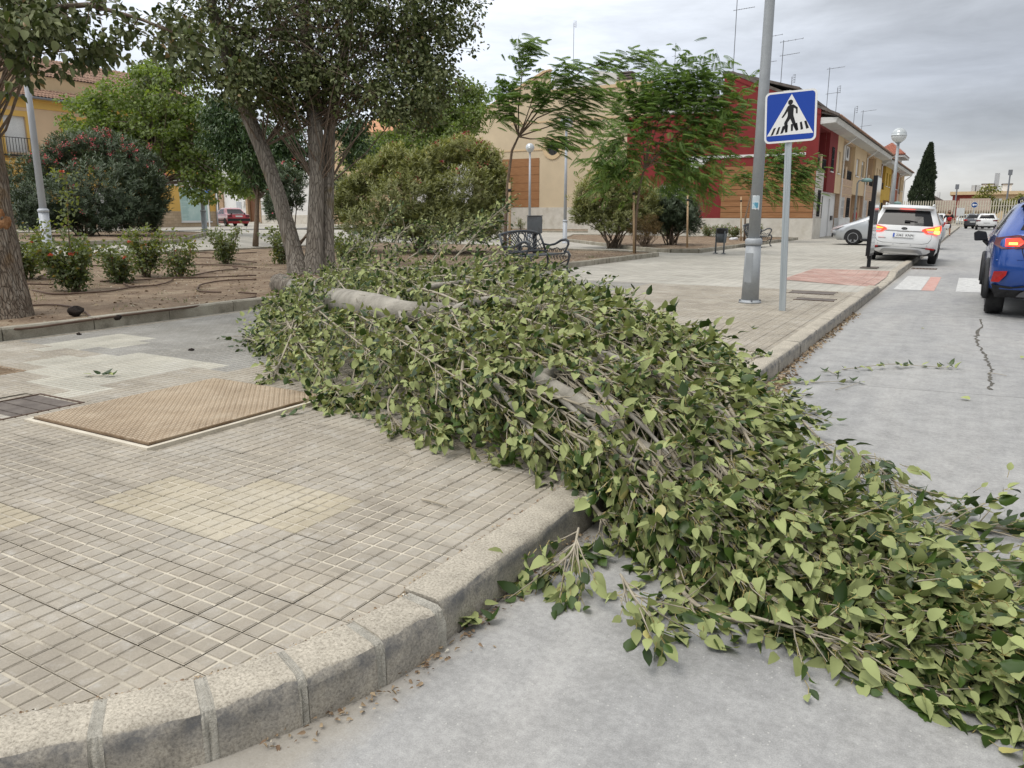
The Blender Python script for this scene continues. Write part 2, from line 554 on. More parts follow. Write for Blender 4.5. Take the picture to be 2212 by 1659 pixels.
def tile_base(name, near):
    """bed under the paving: dark dirt where single tiles lie on it, the tile pattern farther off"""
    m, nt, b = pmat(name)
    t = N(nt, 'ShaderNodeTexCoord')
    n1 = N(nt, 'ShaderNodeTexNoise', i_Scale=0.9, i_Detail=7.0, i_Roughness=0.62)
    nt.links.new(t.outputs['Object'], n1.inputs['Vector'])
    n2 = N(nt, 'ShaderNodeTexNoise', i_Scale=26.0, i_Detail=5.0, i_Roughness=0.7)
    nt.links.new(t.outputs['Object'], n2.inputs['Vector'])
    if near:
        c = ramp(nt, n2.outputs[0], [(0.38, (0.20, 0.175, 0.14)), (0.62, (0.40, 0.36, 0.29))])
    else:
        sp = N(nt, 'ShaderNodeSeparateXYZ')
        nt.links.new(t.outputs['Object'], sp.inputs[0])
        lines = None
        for ax in (0, 1):
            for pitch, w, off in ((0.207, 0.026, 0.0), (0.069, 0.010, 0.0)):
                q = mth(nt, 'PINGPONG', mth(nt, 'ADD', sp.outputs[ax], 200.0 * pitch + off), pitch / 2)
                q = mth(nt, 'LESS_THAN', q, w / 2)
                if lines is None:
                    lines = [q, None]
                elif pitch > 0.1:
                    lines[0] = mth(nt, 'MAXIMUM', lines[0], q)
                else:
                    lines[1] = q if lines[1] is None else mth(nt, 'MAXIMUM', lines[1], q)
        pad = ramp(nt, n1.outputs[0], [(0.34, (0.30, 0.285, 0.245)), (0.5, (0.36, 0.34, 0.295)), (0.66, (0.43, 0.41, 0.36))])
        pad = mix(nt, 1.0, pad, ramp(nt, n2.outputs[0], [(0.3, 0.88), (0.7, 1.1)]), 'MULTIPLY')
        c = mix(nt, mth(nt, 'MULTIPLY', lines[1], 0.55), pad, (0.50, 0.475, 0.41))
        c = mix(nt, mth(nt, 'MULTIPLY', lines[0], 0.6), c, (0.24, 0.225, 0.19))
        wn_ = N(nt, 'ShaderNodeTexWhiteNoise', noise_dimensions='2D')
        sn = N(nt, 'ShaderNodeVectorMath', operation='SNAP')
        sn.inputs[1].default_value = (0.207, 0.207, 10)
        nt.links.new(t.outputs['Object'], sn.inputs[0])
        nt.links.new(sn.outputs[0], wn_.inputs['Vector'])
        c = mix(nt, 1.0, c, ramp(nt, wn_.outputs['Value'], [(0.0, 0.90), (1.0, 1.10)]), 'MULTIPLY')
        mp2 = N(nt, 'ShaderNodeMapping')
        mp2.inputs['Scale'].default_value = (0.16, 2.2, 1)
        nt.links.new(t.outputs['Object'], mp2.inputs[0])
        n4 = N(nt, 'ShaderNodeTexNoise', i_Scale=1.0, i_Detail=6.0, i_Roughness=0.75)
        nt.links.new(mp2.outputs[0], n4.inputs['Vector'])
        c = mix(nt, ramp(nt, n4.outputs[0], [(0.5, 0.0), (0.68, 0.45)]), c, (0.50, 0.485, 0.43))
    nt.links.new(c, b.inputs['Base Color'])
    b.inputs['Roughness'].default_value = 0.88
    bn = N(nt, 'ShaderNodeBump', i_Strength=0.3, i_Distance=0.004)
    nt.links.new(n2.outputs[0], bn.inputs['Height'])
    nt.links.new(bn.outputs[0], b.inputs['Normal'])
    return m
M['bed_near'] = tile_base('paving_bed', True)
M['bed_far'] = tile_base('paving_pattern', False)
def pad_mat(name, tones, dust=0.5):
    """the raised squares of a cement tile; tone per tile from the object's random value or the tint attribute"""
    m, nt, b = pmat(name)
    t = N(nt, 'ShaderNodeNewGeometry')
    pos = t.outputs['Position']
    n1 = N(nt, 'ShaderNodeTexNoise', i_Scale=1.7, i_Detail=8.0, i_Roughness=0.66)
    nt.links.new(pos, n1.inputs['Vector'])
    c = ramp(nt, n1.outputs[0], [(0.36, tones[0]), (0.5, tones[1]), (0.62, tones[2])])
    wn_ = N(nt, 'ShaderNodeTexWhiteNoise', noise_dimensions='2D')
    sn = N(nt, 'ShaderNodeVectorMath', operation='SNAP')
    sn.inputs[1].default_value = (0.207, 0.207, 10)
    nt.links.new(pos, sn.inputs[0])
    nt.links.new(sn.outputs[0], wn_.inputs['Vector'])
    c = mix(nt, 1.0, c, ramp(nt, wn_.outputs['Value'], [(0.0, 0.90), (1.0, 1.09)]), 'MULTIPLY')
    n2 = N(nt, 'ShaderNodeTexNoise', i_Scale=9.0, i_Detail=8.0, i_Roughness=0.7)
    nt.links.new(pos, n2.inputs['Vector'])
    c = mix(nt, ramp(nt, n2.outputs[0], [(0.53, 0.0), (0.70, dust)]), c, (0.50, 0.48, 0.44))
    c = mix(nt, ramp(nt, n2.outputs[0], [(0.30, 0.4), (0.42, 0.0)]), c, (0.22, 0.20, 0.17))
    n3 = N(nt, 'ShaderNodeTexNoise', i_Scale=160.0, i_Detail=3.0, i_Roughness=0.8)
    nt.links.new(pos, n3.inputs['Vector'])
    c = mix(nt, 1.0, c, ramp(nt, n3.outputs[0], [(0.3, 0.88), (0.7, 1.1)]), 'MULTIPLY')
    nt.links.new(c, b.inputs['Base Color'])
    b.inputs['Roughness'].default_value = 0.82
    bn = N(nt, 'ShaderNodeBump', i_Strength=0.35, i_Distance=0.002)
    nt.links.new(n3.outputs[0], bn.inputs['Height'])
    nt.links.new(bn.outputs[0], b.inputs['Normal'])
    return m
M['pad'] = pad_mat('cement_tile', [(0.275, 0.243, 0.195), (0.325, 0.289, 0.232), (0.365, 0.333, 0.278)])
M['pad_yellow'] = pad_mat('cement_tile_yellowish', [(0.33, 0.285, 0.205), (0.385, 0.338, 0.245), (0.43, 0.385, 0.295)], 0.3)
M['pad_pale'] = pad_mat('cement_tile_pale', [(0.39, 0.37, 0.31), (0.44, 0.42, 0.355), (0.48, 0.46, 0.40)], 0.3)
M['pad_grey'] = pad_mat('cement_tile_grey', [(0.23, 0.22, 0.195), (0.265, 0.255, 0.23), (0.30, 0.29, 0.265)], 0.3)
M['pad_red'] = pad_mat('cement_tile_red', [(0.36, 0.22, 0.18), (0.42, 0.27, 0.225), (0.46, 0.34, 0.29)], 0.25)
def groove_mat():
    m, nt, b = pmat('tile_groove_filled')
    g = N(nt, 'ShaderNodeNewGeometry')
    n2 = N(nt, 'ShaderNodeTexNoise', i_Scale=3.0, i_Detail=9.0, i_Roughness=0.78)
    nt.links.new(g.outputs['Position'], n2.inputs['Vector'])
    c = ramp(nt, n2.outputs[0], [(0.38, (0.29, 0.26, 0.21)), (0.48, (0.42, 0.38, 0.305)), (0.64, (0.56, 0.51, 0.415))])
    nt.links.new(c, b.inputs['Base Color'])
    b.inputs['Roughness'].default_value = 0.95
    return m
M['groove'] = groove_mat()
o = MB().box(-900, 900, -300, 1500, -1.2, -0.14).build('ground', M['earth_far'])
tag(o, kind='structure')
o = MB().box(-1.36, 9.5, -12, 109.0, -0.12, -0.012).build('road', M['joint'])
tag(o, kind='structure')
road = o
ROAD_J = [(-12.0, 0.0), (0.2, 0.0), (6.95, 0.13), (12.42, 0.13), (17.9, 0.13), (23.4, 0.13), (29.0, 0.1), (35, 0.1), (42, 0.1), (50, 0.1), (59, 0.1), (70, 0.1), (82, 0.1), (95, 0.1), (109, 0.0)]
for i in range(len(ROAD_J) - 1):
    (ya, ka), (yb, kb) = ROAD_J[i], ROAD_J[i + 1]
    for (xa, xb) in ((-1.35, 3.9), (3.915, 9.5)):
        g = 0.005
        mb = MB()
        pts = [(xa, ya + g + ka * xa), (xb, ya + g + ka * xb), (xb, yb - g + kb * xb), (xa, yb - g + kb * xa)]
        mb.add([(p[0], p[1], 0.0) for p in pts] + [(p[0], p[1], -0.010) for p in pts],
               [(0, 1, 2, 3), (4, 7, 6, 5), (0, 4, 5, 1), (1, 5, 6, 2), (2, 6, 7, 3), (3, 7, 4, 0)])
        mb.build('road_slab', M['road'], road)
mb = MB()
mb.box(-30, -1.352, -12, 1.95, -0.11, -0.002)
tag(mb.build('road_bend', M['road']), kind='structure')
o = MB().box(-70, 60, 109.02, 135, -0.13, -0.004).build('cross_street', M['road'])
tag(o, kind='structure')
ARR = [(-6.0, -0.33), (-4.6, -0.30), (-3.6, -0.20), (-2.9, 0.02), (-2.4, 0.26), (-2.08, 0.50), (-1.88, 0.70), (-1.72, 0.89), (-1.575, 1.08), (-1.475, 1.28), (-1.405, 1.49), (-1.36, 1.70), (-1.345, 1.86)]
KW = 0.155
def arr_normals(P):
    out = []
    for i in range(len(P)):
        a = Vector(P[max(i - 1, 0)]); b = Vector(P[min(i + 1, len(P) - 1)])
        d = (b - a).normalized()
        out.append(Vector((-d.y, d.x)))
    return out
ARRN = arr_normals(ARR)
INN = [(p[0] + n.x * KW, p[1] + n.y * KW) for p, n in zip(ARR, ARRN)]
def xk(y):
    """inner edge of the kerb at y"""
    if y >= 1.86:
        return -1.37 - 0.155
    ys = [p[1] for p in INN]
    xs = [p[0] for p in INN]
    return float(np.interp(y, ys, xs))
ys = [-0.17, -0.1, 0, 0.1, 0.2, 0.3, 0.42, 0.55, 0.7, 0.85, 1.0, 1.15, 1.3, 1.45, 1.6, 1.75, 1.9, 2.5, 3.0] + list(np.arange(4, 14.01, 1.0)) + [14.9] + list(np.arange(15.3, 20.01, 0.3)) + list(np.arange(21, 50, 1.5)) + list(np.arange(52, 112, 5)) + [109.0]
ys = sorted(set(round(float(v), 3) for v in ys if v <= 109))
ss = [0, 0.4, 0.8, 1.2, 1.6, 2.2, 3, 4, 5, 6, 6.83, 8, 9, 10, 11, 12, 13, 14, 15, 16, 17, 18, 20, 22, 24, 27, 31, 36, 42, 50, 60, 75]
vs = []
for y in ys:
    x0 = xk(y)
    for s_ in ss:
        x = x0 - s_
        vs.append((x, y, hz(x, y) - 0.009))
nx = len(ss)
fs = []
ms = []
for i in range(len(ys) - 1):
    for j in range(nx - 1):
        fs.append((i * nx + j, (i + 1) * nx + j, (i + 1) * nx + j + 1, i * nx + j + 1))
        near = ys[i + 1] <= 14.0 and ss[j + 1] <= 6.83
        ms.append(0 if near else 1)
mb = MB()
mb.v = vs; mb.f = fs; mb.m = ms
plaza = mb.build('pavement', [M['bed_near'], M['bed_far']])
tag(plaza, kind='structure')
mb = MB()
mb.add([(-42, -8, hz(-42, 0) + 0.004), (-36, -8, hz(-36, 0) + 0.004), (-36, 48, hz(-36, 30) + 0.004), (-42, 48, hz(-42, 48) + 0.004)], [(0, 1, 2, 3)])
tag(mb.build('side_street', M['asphalt']), kind='structure')
TP = 0.207
COVER = (-4.95, -3.69, 2.41, 3.88)
def in_poly(x, y, poly):
    c = False
    n = len(poly)
    j = n - 1
    for i in range(n):
        xi, yi = poly[i]; xj, yj = poly[j]
        if (yi > y) != (yj > y) and x < (xj - xi) * (y - yi) / (yj - yi) + xi:
            c = not c
        j = i
    return c
PALE = [[(-7.05, 3.6), (-6.5, 4.42), (-5.3, 4.4), (-5.55, 3.55), (-5.3, 2.95), (-5.75, 3.0)], [(-7.9, 4.3), (-7.6, 5.1), (-6.9, 4.6), (-7.4, 3.9)]]
def tile_kind(x, y):
    if (-3.27 < x < -2.42 and 1.74 < y < 2.17) or (-2.86 < x < -2.22 and 1.97 < y < 2.40) or (-3.75 < x < -3.27 and 1.40 < y < 1.62):
        return 'pad_yellow'
    for p in PALE:
        if in_poly(x, y, p):
            return 'pad_pale'
    if y > 4.2 and x < -5.2:
        return 'pad_grey'
    return 'pad'
def tile_geo(cx, cy, lo, clip=None):
    """vertices and faces of one tile about (cx, cy): slab and pads; local z 0 is the top"""
    V = []; Fc = []; Mi = []
    h = TP / 2 - 0.0019
    def quad(x0, x1, y0, y1, z, m):
        b = len(V)
        V.extend([(x0, y0, z), (x1, y0, z), (x1, y1, z), (x0, y1, z)])
        Fc.append((b, b + 1, b + 2, b + 3)); Mi.append(m)
    quad(cx - h, cx + h, cy - h, cy + h, -0.0035, 1)
    pw = 2 * h / 3
    for i in range(3):
        for j in range(3):
            x0 = cx - h + i * pw; y0 = cy - h + j * pw
            gx0 = 0.0048 if i else 0.0016; gx1 = 0.0048 if i < 2 else 0.0016
            gy0 = 0.0048 if j else 0.0016; gy1 = 0.0048 if j < 2 else 0.0016
            a0, a1, b0, b1 = x0 + gx0, x0 + pw - gx1, y0 + gy0, y0 + pw - gy1
            b = len(V)
            e = 0.0025
            V.extend([(a0, b0, -0.0035), (a1, b0, -0.0035), (a1, b1, -0.0035), (a0, b1, -0.0035), (a0 + e, b0 + e, 0), (a1 - e, b0 + e, 0), (a1 - e, b1 - e, 0), (a0 + e, b1 - e, 0)])
            Fc.append((b + 4, b + 5, b + 6, b + 7)); Mi.append(0)
            for k in range(4):
                k2 = (k + 1) % 4
                Fc.append((b + k, b + k2, b + 4 + k2, b + 4 + k)); Mi.append(0)
    return V, Fc, Mi
HOLES = [COVER, (-5.60, -5.08, 2.38, 2.90), (-7.05, -6.55, 3.05, 3.32)]
tile_meshes = {}
cells = []
for iy in range(0, 68):
    y = 0.19 + TP * (iy + 0.5) - 0.01
    for ix in range(0, 33):
        x = -1.583 - TP * (ix - 0.5)
        if y + TP < -0.1 or x < -8.36 or y > 13.9:
            continue
        if any(a - 0.02 < x < b + 0.02 and c - 0.02 < y < d + 0.02 for a, b, c, d in HOLES):
            continue
        lim = min(xk(y - TP / 2), xk(y + TP / 2))
        if x - TP / 2 > max(xk(y - TP / 2), xk(y + TP / 2)):
            continue
        cells.append((math.hypot(x, y), x, y, x + TP / 2 > lim - 0.002))
cells.sort()
single = 0
rest = {}
for d, x, y, cut in cells:
    k = tile_kind(x, y)
    vis = depth_of((x, y, .14)) > 0.9
    if single < 300 and not cut and vis:
        key = (k, single % 3)
        if key not in tile_meshes:
            V, Fc, Mi = tile_geo(0, 0, None)
            mb = MB(); mb.v = V; mb.f = Fc; mb.m = Mi
            tile_meshes[key] = mb.mesh('paving_tile', [M[k], M['groove']])
        o = link('paving_tile', tile_meshes[key], plaza, world=False)
        o.location = (x, y, hz(x, y) + random.uniform(-0.0006, 0.0012))
        o.rotation_euler = (random.uniform(-0.006, 0.006), random.uniform(-0.006, 0.006), random.uniform(-0.006, 0.006))
        single += 1
    else:
        mb = rest.setdefault(k, MB())
        V, Fc, Mi = tile_geo(x, y, None)
        dz = random.uniform(-0.0006, 0.0012)
        b = len(mb.v)
        if cut:
            V2 = [(min(v[0], xk(v[1]) - 0.006), v[1], v[2]) for v in V]
            ok = []
            for f, mi in zip(Fc, Mi):
                xs_ = [V2[i][0] for i in f]
                if max(xs_) - min(xs_) > 1e-4 or len(set(V2[i] for i in f)) > 2:
                    ok.append((f, mi))
            V = V2
        else:
            ok = list(zip(Fc, Mi))
        mb.v.extend([(v[0], v[1], v[2] + hz(v[0], v[1]) + dz) for v in V])
        for f, mi in ok:
            mb.f.append([b + i for i in f]); mb.m.append(mi)
for k, mb in rest.items():
    o = mb.build('paving_tiles_beyond', [M[k], M['groove']], plaza)
    o['kind'] = 'stuff'
V = []; mb = MB()
for iy in range(18):
    for ix in range(8):
        x = -1.53 - TP * (ix + 0.5); y = 16.0 + TP * (iy + 0.5)
        if x < -3.2 + 0.0:
            continue
        Vt, Fc, Mi = tile_geo(x, y, None)
        b = len(mb.v)
        mb.v.extend([(v[0], v[1], v[2] + hz(v[0], v[1]) + 0.004) for v in Vt])
        for f, mi in zip(Fc, Mi):
            mb.f.append([b + i for i in f]); mb.m.append(mi)
o = mb.build('red_warning_tiles', [M['pad_red'], M['pad_red']], plaza)
o['kind'] = 'stuff'
def granite(name):
    m, nt, b = pmat(name)
    g = N(nt, 'ShaderNodeNewGeometry')
    n1 = N(nt, 'ShaderNodeTexNoise', i_Scale=120.0, i_Detail=4.0, i_Roughness=0.75)
    nt.links.new(g.outputs['Position'], n1.inputs['Vector'])
    c = ramp(nt, n1.outputs[0], [(0.32, (0.22, 0.195, 0.155)), (0.48, (0.41, 0.37, 0.30)), (0.66, (0.57, 0.52, 0.43))])
    n2 = N(nt, 'ShaderNodeTexNoise', i_Scale=6.0, i_Detail=7.0, i_Roughness=0.65)
    nt.links.new(g.outputs['Position'], n2.inputs['Vector'])
    c = mix(nt, 1.0, c, ramp(nt, n2.outputs[0], [(0.3, 0.78), (0.7, 1.12)]), 'MULTIPLY')
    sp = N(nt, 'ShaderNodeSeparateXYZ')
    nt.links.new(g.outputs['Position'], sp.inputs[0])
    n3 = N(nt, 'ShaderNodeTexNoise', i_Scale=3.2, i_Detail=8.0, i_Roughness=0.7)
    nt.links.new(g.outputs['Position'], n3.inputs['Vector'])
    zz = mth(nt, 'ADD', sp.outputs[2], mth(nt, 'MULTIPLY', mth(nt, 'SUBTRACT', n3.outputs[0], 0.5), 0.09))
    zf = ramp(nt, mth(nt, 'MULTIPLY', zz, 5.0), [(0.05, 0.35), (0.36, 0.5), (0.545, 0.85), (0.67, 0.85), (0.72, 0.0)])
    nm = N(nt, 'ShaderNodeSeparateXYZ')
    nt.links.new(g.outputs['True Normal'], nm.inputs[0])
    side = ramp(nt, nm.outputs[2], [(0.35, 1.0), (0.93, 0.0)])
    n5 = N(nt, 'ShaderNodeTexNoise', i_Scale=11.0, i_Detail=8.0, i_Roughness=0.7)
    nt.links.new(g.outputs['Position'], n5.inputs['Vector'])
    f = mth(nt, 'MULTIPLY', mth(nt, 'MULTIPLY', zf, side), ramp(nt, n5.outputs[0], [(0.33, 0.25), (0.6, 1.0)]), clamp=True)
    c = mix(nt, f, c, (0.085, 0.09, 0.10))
    nt.links.new(c, b.inputs['Base Color'])
    b.inputs['Roughness'].default_value = 0.85
    bn = N(nt, 'ShaderNodeBump', i_Strength=0.7, i_Distance=0.004)
    nt.links.new(n1.outputs[0], bn.inputs['Height'])
    nt.links.new(bn.outputs[0], b.inputs['Normal'])
    return m
M['granite'] = granite('kerb_granite')
M['mortar'] = mat('kerb_mortar', (0.36, 0.34, 0.29), (0.50, 0.475, 0.41), scale=22, rough=0.95, bump=0.8, bscale=90, grain=0.15)
kerb = MB().box(-1.50, -1.39, 1.95, 108.9, -0.1, 0.015).build('kerb', M['mortar'])
tag(kerb, kind='structure')
def kerb_block(a, b, na, nb, za, zb, name='kerb_stone', m=None, w=KW, bulge=0.0, w0=0.0):
    """a stone between two points of the arris, with a rounded arris and a slightly rough face"""
    prof = [(-0.012, -0.14), (-0.008, -0.05), (-0.004, -0.032), (0.006, -0.010), (0.022, 0.0), (w - 0.004, 0.004), (w, -0.004), (w, -0.14)]
    mb = MB()
    st = 7
    vs = []
    for i in range(st + 1):
        t = i / st
        p = Vector(a).lerp(Vector(b), t); n = Vector(na).lerp(Vector(nb), t).normalized()
        z = za + (zb - za) * t
        for k, (q, dz) in enumerate(prof):
            j = random.uniform(-0.0055, 0.0055) if 0 < k < 5 else 0
            zc = max(z + dz + j * 0.6, -0.05) if dz > -0.13 else -0.06
            vs.append((p.x + n.x * (q + j), p.y + n.y * (q + j), zc))
    k = len(prof)
    fs = []
    for i in range(st):
        for j in range(k - 1):
            fs.append((i * k + j, (i + 1) * k + j, (i + 1) * k + j + 1, i * k + j + 1))
    fs.append(tuple(range(k)))
    fs.append(tuple(st * k + j for j in range(k - 1, -1, -1)))
    mb.add(vs, fs)
    o = mb.build(name, m or M['granite'], kerb)
    o.data.polygons.foreach_set('use_smooth', [True] * len(fs))
    o.data.set_sharp_from_angle(angle=R(38))
    return o
L_ = [0.0]
for i in range(1, len(ARR)):
    L_.append(L_[-1] + (Vector(ARR[i]) - Vector(ARR[i - 1])).length)
def arr_at(s_):
    x = float(np.interp(s_, L_, [p[0] for p in ARR])); y = float(np.interp(s_, L_, [p[1] for p in ARR]))
    nx_ = float(np.interp(s_, L_, [n.x for n in ARRN])); ny_ = float(np.interp(s_, L_, [n.y for n in ARRN]))
    n = Vector((nx_, ny_)).normalized()
    return (x, y), n
s_ = 0.2
end = L_[-1]
while s_ < end - 0.05:
    ln = random.uniform(0.185, 0.225)
    gap = random.uniform(0.022, 0.042)
    e = min(s_ + ln, end - gap)
    (a, na), (b, nb) = arr_at(s_), arr_at(e)
    kerb_block(a, b, na, nb, 0.146 + random.uniform(-.003, .003), 0.146 + random.uniform(-.003, .003))
    (c, nc) = arr_at(e + gap)
    ins = -0.002
    kerb_block((b[0] - nb.x * ins * 1, b[1] - nb.y * ins), (c[0] - nc.x * ins, c[1] - nc.y * ins), nb, nc, 0.1435, 0.1435, 'mortar_joint', M['mortar'], KW - 0.004)
    s_ = e + gap
def kerb_top(y):
    return 0.146 - 0.108 * sstep((y - 15.3) / 0.9) * sstep((19.7 - y) / 0.9)
y = 1.875
n_ = Vector((-1, 0))
while y < 60:
    ln = 1.16 if y < 2 else 0.985
    if y > 15 and y < 20:
        ln = 0.49
    kerb_block((-1.37 + random.uniform(-.004, .004), y), (-1.37 + random.uniform(-.004, .004), y + ln), n_, n_, kerb_top(y) + random.uniform(-.003, .003), kerb_top(y + ln))
    y += ln + 0.013
kerb_block((-1.37, y), (-1.37, 108.8), n_, n_, 0.146, 0.146)
M['soil'] = mat('bed_soil', (0.15, 0.105, 0.07), (0.25, 0.185, 0.125), scale=2.2, rough=1.0, bump=0.9, bscale=26, grain=0.3, gscale=55, stain=(0.33, 0.27, 0.19), stscale=3.0)
M['bedkerb'] = mat('bed_kerb_concrete', (0.27, 0.245, 0.195), (0.39, 0.365, 0.30), scale=3.0, rough=0.95, bump=0.5, bscale=60, grain=0.15, gscale=120, stain=(0.14, 0.125, 0.095), stscale=4.5)
BEDS = [
    ('rose_bed', [(-8.45, 0.2), (-8.45, 23.35), (-8.75, 23.75), (-13.2, 24.6), (-17.0, 26.4), (-22.5, 26.4), (-20.5, 19.5), (-18.0, 12.3), (-16.6, 8.0), (-15.5, 0.2)]),
    ('oleander_bed', [(-20.6, 4.5), (-22.4, 16.1), (-22.9, 16.9), (-28.2, 22.3), (-34.5, 22.5), (-34.0, 4.5)]),
    ('shrub_bed', [(-8.05, 26.3), (-8.0, 43.6), (-14.6, 43.8), (-21.5, 44.2), (-17.9, 35.6), (-10.6, 27.2), (-8.9, 26.0)]),
    ('wall_bed', [(-22.5, 54.5), (-14.0, 54.5), (-14.0, 60.6), (-40.0, 60.6), (-40.0, 52.0)]),
]
bed_roots = {}
for nm, poly in BEDS:
    xs_ = [p[0] for p in poly]; ys_ = [p[1] for p in poly]
    mb = MB()
    bmm = bmesh.new()
    fv = [bmm.verts.new((p[0], p[1], 0)) for p in poly]
    bmm.faces.new(fv)
    bmesh.ops.triangulate(bmm, faces=bmm.faces[:])
    for _ in range(5):
        lng = [e for e in bmm.edges if e.calc_length() > 0.7]
        if not lng:
            break
        bmesh.ops.subdivide_edges(bmm, edges=lng, cuts=1)
        bmesh.ops.triangulate(bmm, faces=bmm.faces[:])
    for v in bmm.verts:
        e = mnoise.noise(Vector((v.co.x * .9, v.co.y * .9, 3.1))) * 0.04 + mnoise.noise(Vector((v.co.x * 3, v.co.y * 3, 1.1))) * 0.015
        v.co.z = hz(v.co.x, v.co.y) + 0.085 + e
    bmesh.ops.recalc_face_normals(bmm, faces=bmm.faces[:])
    me = bpy.data.meshes.new(nm)
    bmm.to_mesh(me); bmm.free()
    if me.polygons[0].normal.z < 0:
        me.flip_normals()
    me.materials.append(M['soil'])
    me.polygons.foreach_set('use_smooth', [True] * len(me.polygons))
    root = link(nm, me)
    tag(root, kind='structure')
    bed_roots[nm] = root
    n = len(poly)
    for i in range(n):
        a = Vector(poly[i]); b = Vector(poly[(i + 1) % n])
        if nm in ('rose_bed',) and (b - a).length > 20 and a.x < -15:
            pass
        d = (b - a)
        ln = d.length
        d.normalize()
        nrm = Vector((d.y, -d.x))
        c = Vector((sum(xs_) / n, sum(ys_) / n))
        if (c - (a + b) / 2).dot(nrm) > 0:
            nrm = -nrm          # outward
        cnt = max(1, int(round(ln / 0.95)))
        for k in range(cnt):
            p = a + d * (ln * k / cnt + 0.006); q = a + d * (ln * (k + 1) / cnt - 0.006)
            mb = MB()
            vs = []
            for pt in (p, q):
                jj = random.uniform(-0.006, 0.006)
                hgt = hz(pt.x, pt.y) + 0.125 + random.uniform(-.006, .006)
                for off, z in ((0.06 + jj, -0.06), (0.06 + jj, None), (0.045 + jj, None), (-0.06, None), (-0.06, -0.06)):
                    zz = hgt if z is None else hz(pt.x, pt.y) + z
                    if z is None and off > 0.055:
                        zz -= 0.018
                    vs.append((pt.x + nrm.x * off, pt.y + nrm.y * off, zz))
            mb.add(vs, [(0, 1, 6, 5), (1, 2, 7, 6), (2, 3, 8, 7), (3, 4, 9, 8), (0, 4, 3, 2, 1), (5, 6, 7, 8, 9)])
            mb.build('bed_kerb_stone', M['bedkerb'], root)
M['paint'] = mat('road_paint_white', (0.42, 0.42, 0.41), (0.58, 0.58, 0.56), scale=7, rough=0.7, grain=0.25, gscale=70, stain=(0.33, 0.33, 0.32), stscale=9)
M['paint_red'] = mat('road_paint_red', (0.48, 0.25, 0.21), (0.52, 0.33, 0.28), scale=7, rough=0.7, grain=0.15, gscale=70, stain=(0.42, 0.33, 0.31), stscale=9)
cr = thing('zebra_crossing', 'worn white and red zebra crossing bars on the concrete road', 'crossing', (0, 18.3, 0))
cr['kind'] = 'structure'
for xa, xb, kk in ((-1.19, -0.72, 'paint'), (-0.715, -0.50, 'paint_red'), (-0.15, 0.35, 'paint'), (0.85, 1.35, 'paint'), (1.36, 1.56, 'paint_red'), (1.85, 2.35, 'paint'), (2.85, 3.35, 'paint'), (3.85, 4.35, 'paint'), (4.85, 5.35, 'paint'), (5.85, 6.35, 'paint')):
    mb = MB()
    y0, y1 = 16.5, 20.3
    mb.add([(xa, y0 + 0.05 * xa, 0.004), (xb, y0 + 0.05 * xb, 0.004), (xb, y1, 0.004), (xa, y1, 0.004)], [(0, 1, 2, 3)])
    mb.build('painted_bar', M[kk], cr)
def ribbon(pts, w, z, name, m, parent=None, jag=0.3):
    mb = MB()
    vs = []
    for i, p in enumerate(pts):
        ww = w * random.uniform(1 - jag, 1 + jag)
        d = Vector(pts[min(i + 1, len(pts) - 1)]) - Vector(pts[max(i - 1, 0)])
        n = Vector((-d.y, d.x)).normalized()
        vs += [(p[0] + n.x * ww, p[1] + n.y * ww, z), (p[0] - n.x * ww, p[1] - n.y * ww, z)]
    fs = [(2 * i, 2 * i + 1, 2 * i + 3, 2 * i + 2) for i in range(len(pts) - 1)]
    mb.add(vs, fs)
    o = mb.build(name, m, parent)
    if o.data.polygons[0].normal.z < 0:
        o.data.flip_normals()
    return o
cp = [G(x, y, 0.0)[:2] for x, y in [(2118, 690), (2122, 705), (2113, 725), (2110, 737), (2120, 758), (2128, 768), (2134, 783), (2140, 795), (2143, 806), (2138, 818), (2141, 830), (2146, 846)]]
cp2 = []
for i in range(len(cp) - 1):
    for t in np.linspace(0, 1, 7)[:-1]:
        cp2.append(tuple(cp[i] * (1 - t) + cp[i + 1] * t + rng.normal(0, 0.014, 2)))
ribbon(cp2, 0.011, 0.003, 'road_crack', M['joint'], road, 0.7)
M['rust'] = mat('rusty_steel', (0.20, 0.137, 0.083), (0.33, 0.246, 0.162), scale=3.5, rough=0.75, metal=0.15, grain=0.25, gscale=90, stain=(0.40, 0.33, 0.24), stscale=5)
M['rustlight'] = mat('worn_steel_studs', (0.37, 0.295, 0.205), (0.47, 0.39, 0.285), scale=4, rough=0.55, metal=0.2, grain=0.2)
M['frame_pale'] = mat('pale_steel_frame', (0.50, 0.45, 0.36), (0.62, 0.57, 0.47), scale=6, rough=0.6, grain=0.15)
M['rustdark'] = mat('dark_rust_edge', (0.05, 0.03, 0.022), (0.11, 0.07, 0.045), scale=9, rough=0.9)
x0, x1, y0, y1 = -4.925, -3.715, 2.435, 3.855
pl = thing('steel_access_cover', 'rusty brown studded steel access cover lying in the tiled pavement', 'access cover', ((x0 + x1) / 2, (y0 + y1) / 2, 0.14))
zc = 0.142
mb = MB()
fwid = 0.03
mb.box(x0, x1, y0, y0 + fwid, zc - 0.02, zc + 0.012).box(x0, x1, y1 - fwid, y1, zc - 0.02, zc + 0.012)
mb.box(x0, x0 + fwid, y0 + fwid, y1 - fwid, zc - 0.02, zc + 0.0115).box(x1 - fwid, x1, y0 + fwid, y1 - fwid, zc - 0.02, zc + 0.0115)
mb.build('frame', M['frame_pale'], pl)
MB().box(x0 + 0.032, x1 - 0.032, y0 + 0.032, y1 - 0.032, zc - 0.02, zc + 0.010).build('seating', M['rustdark'], pl)
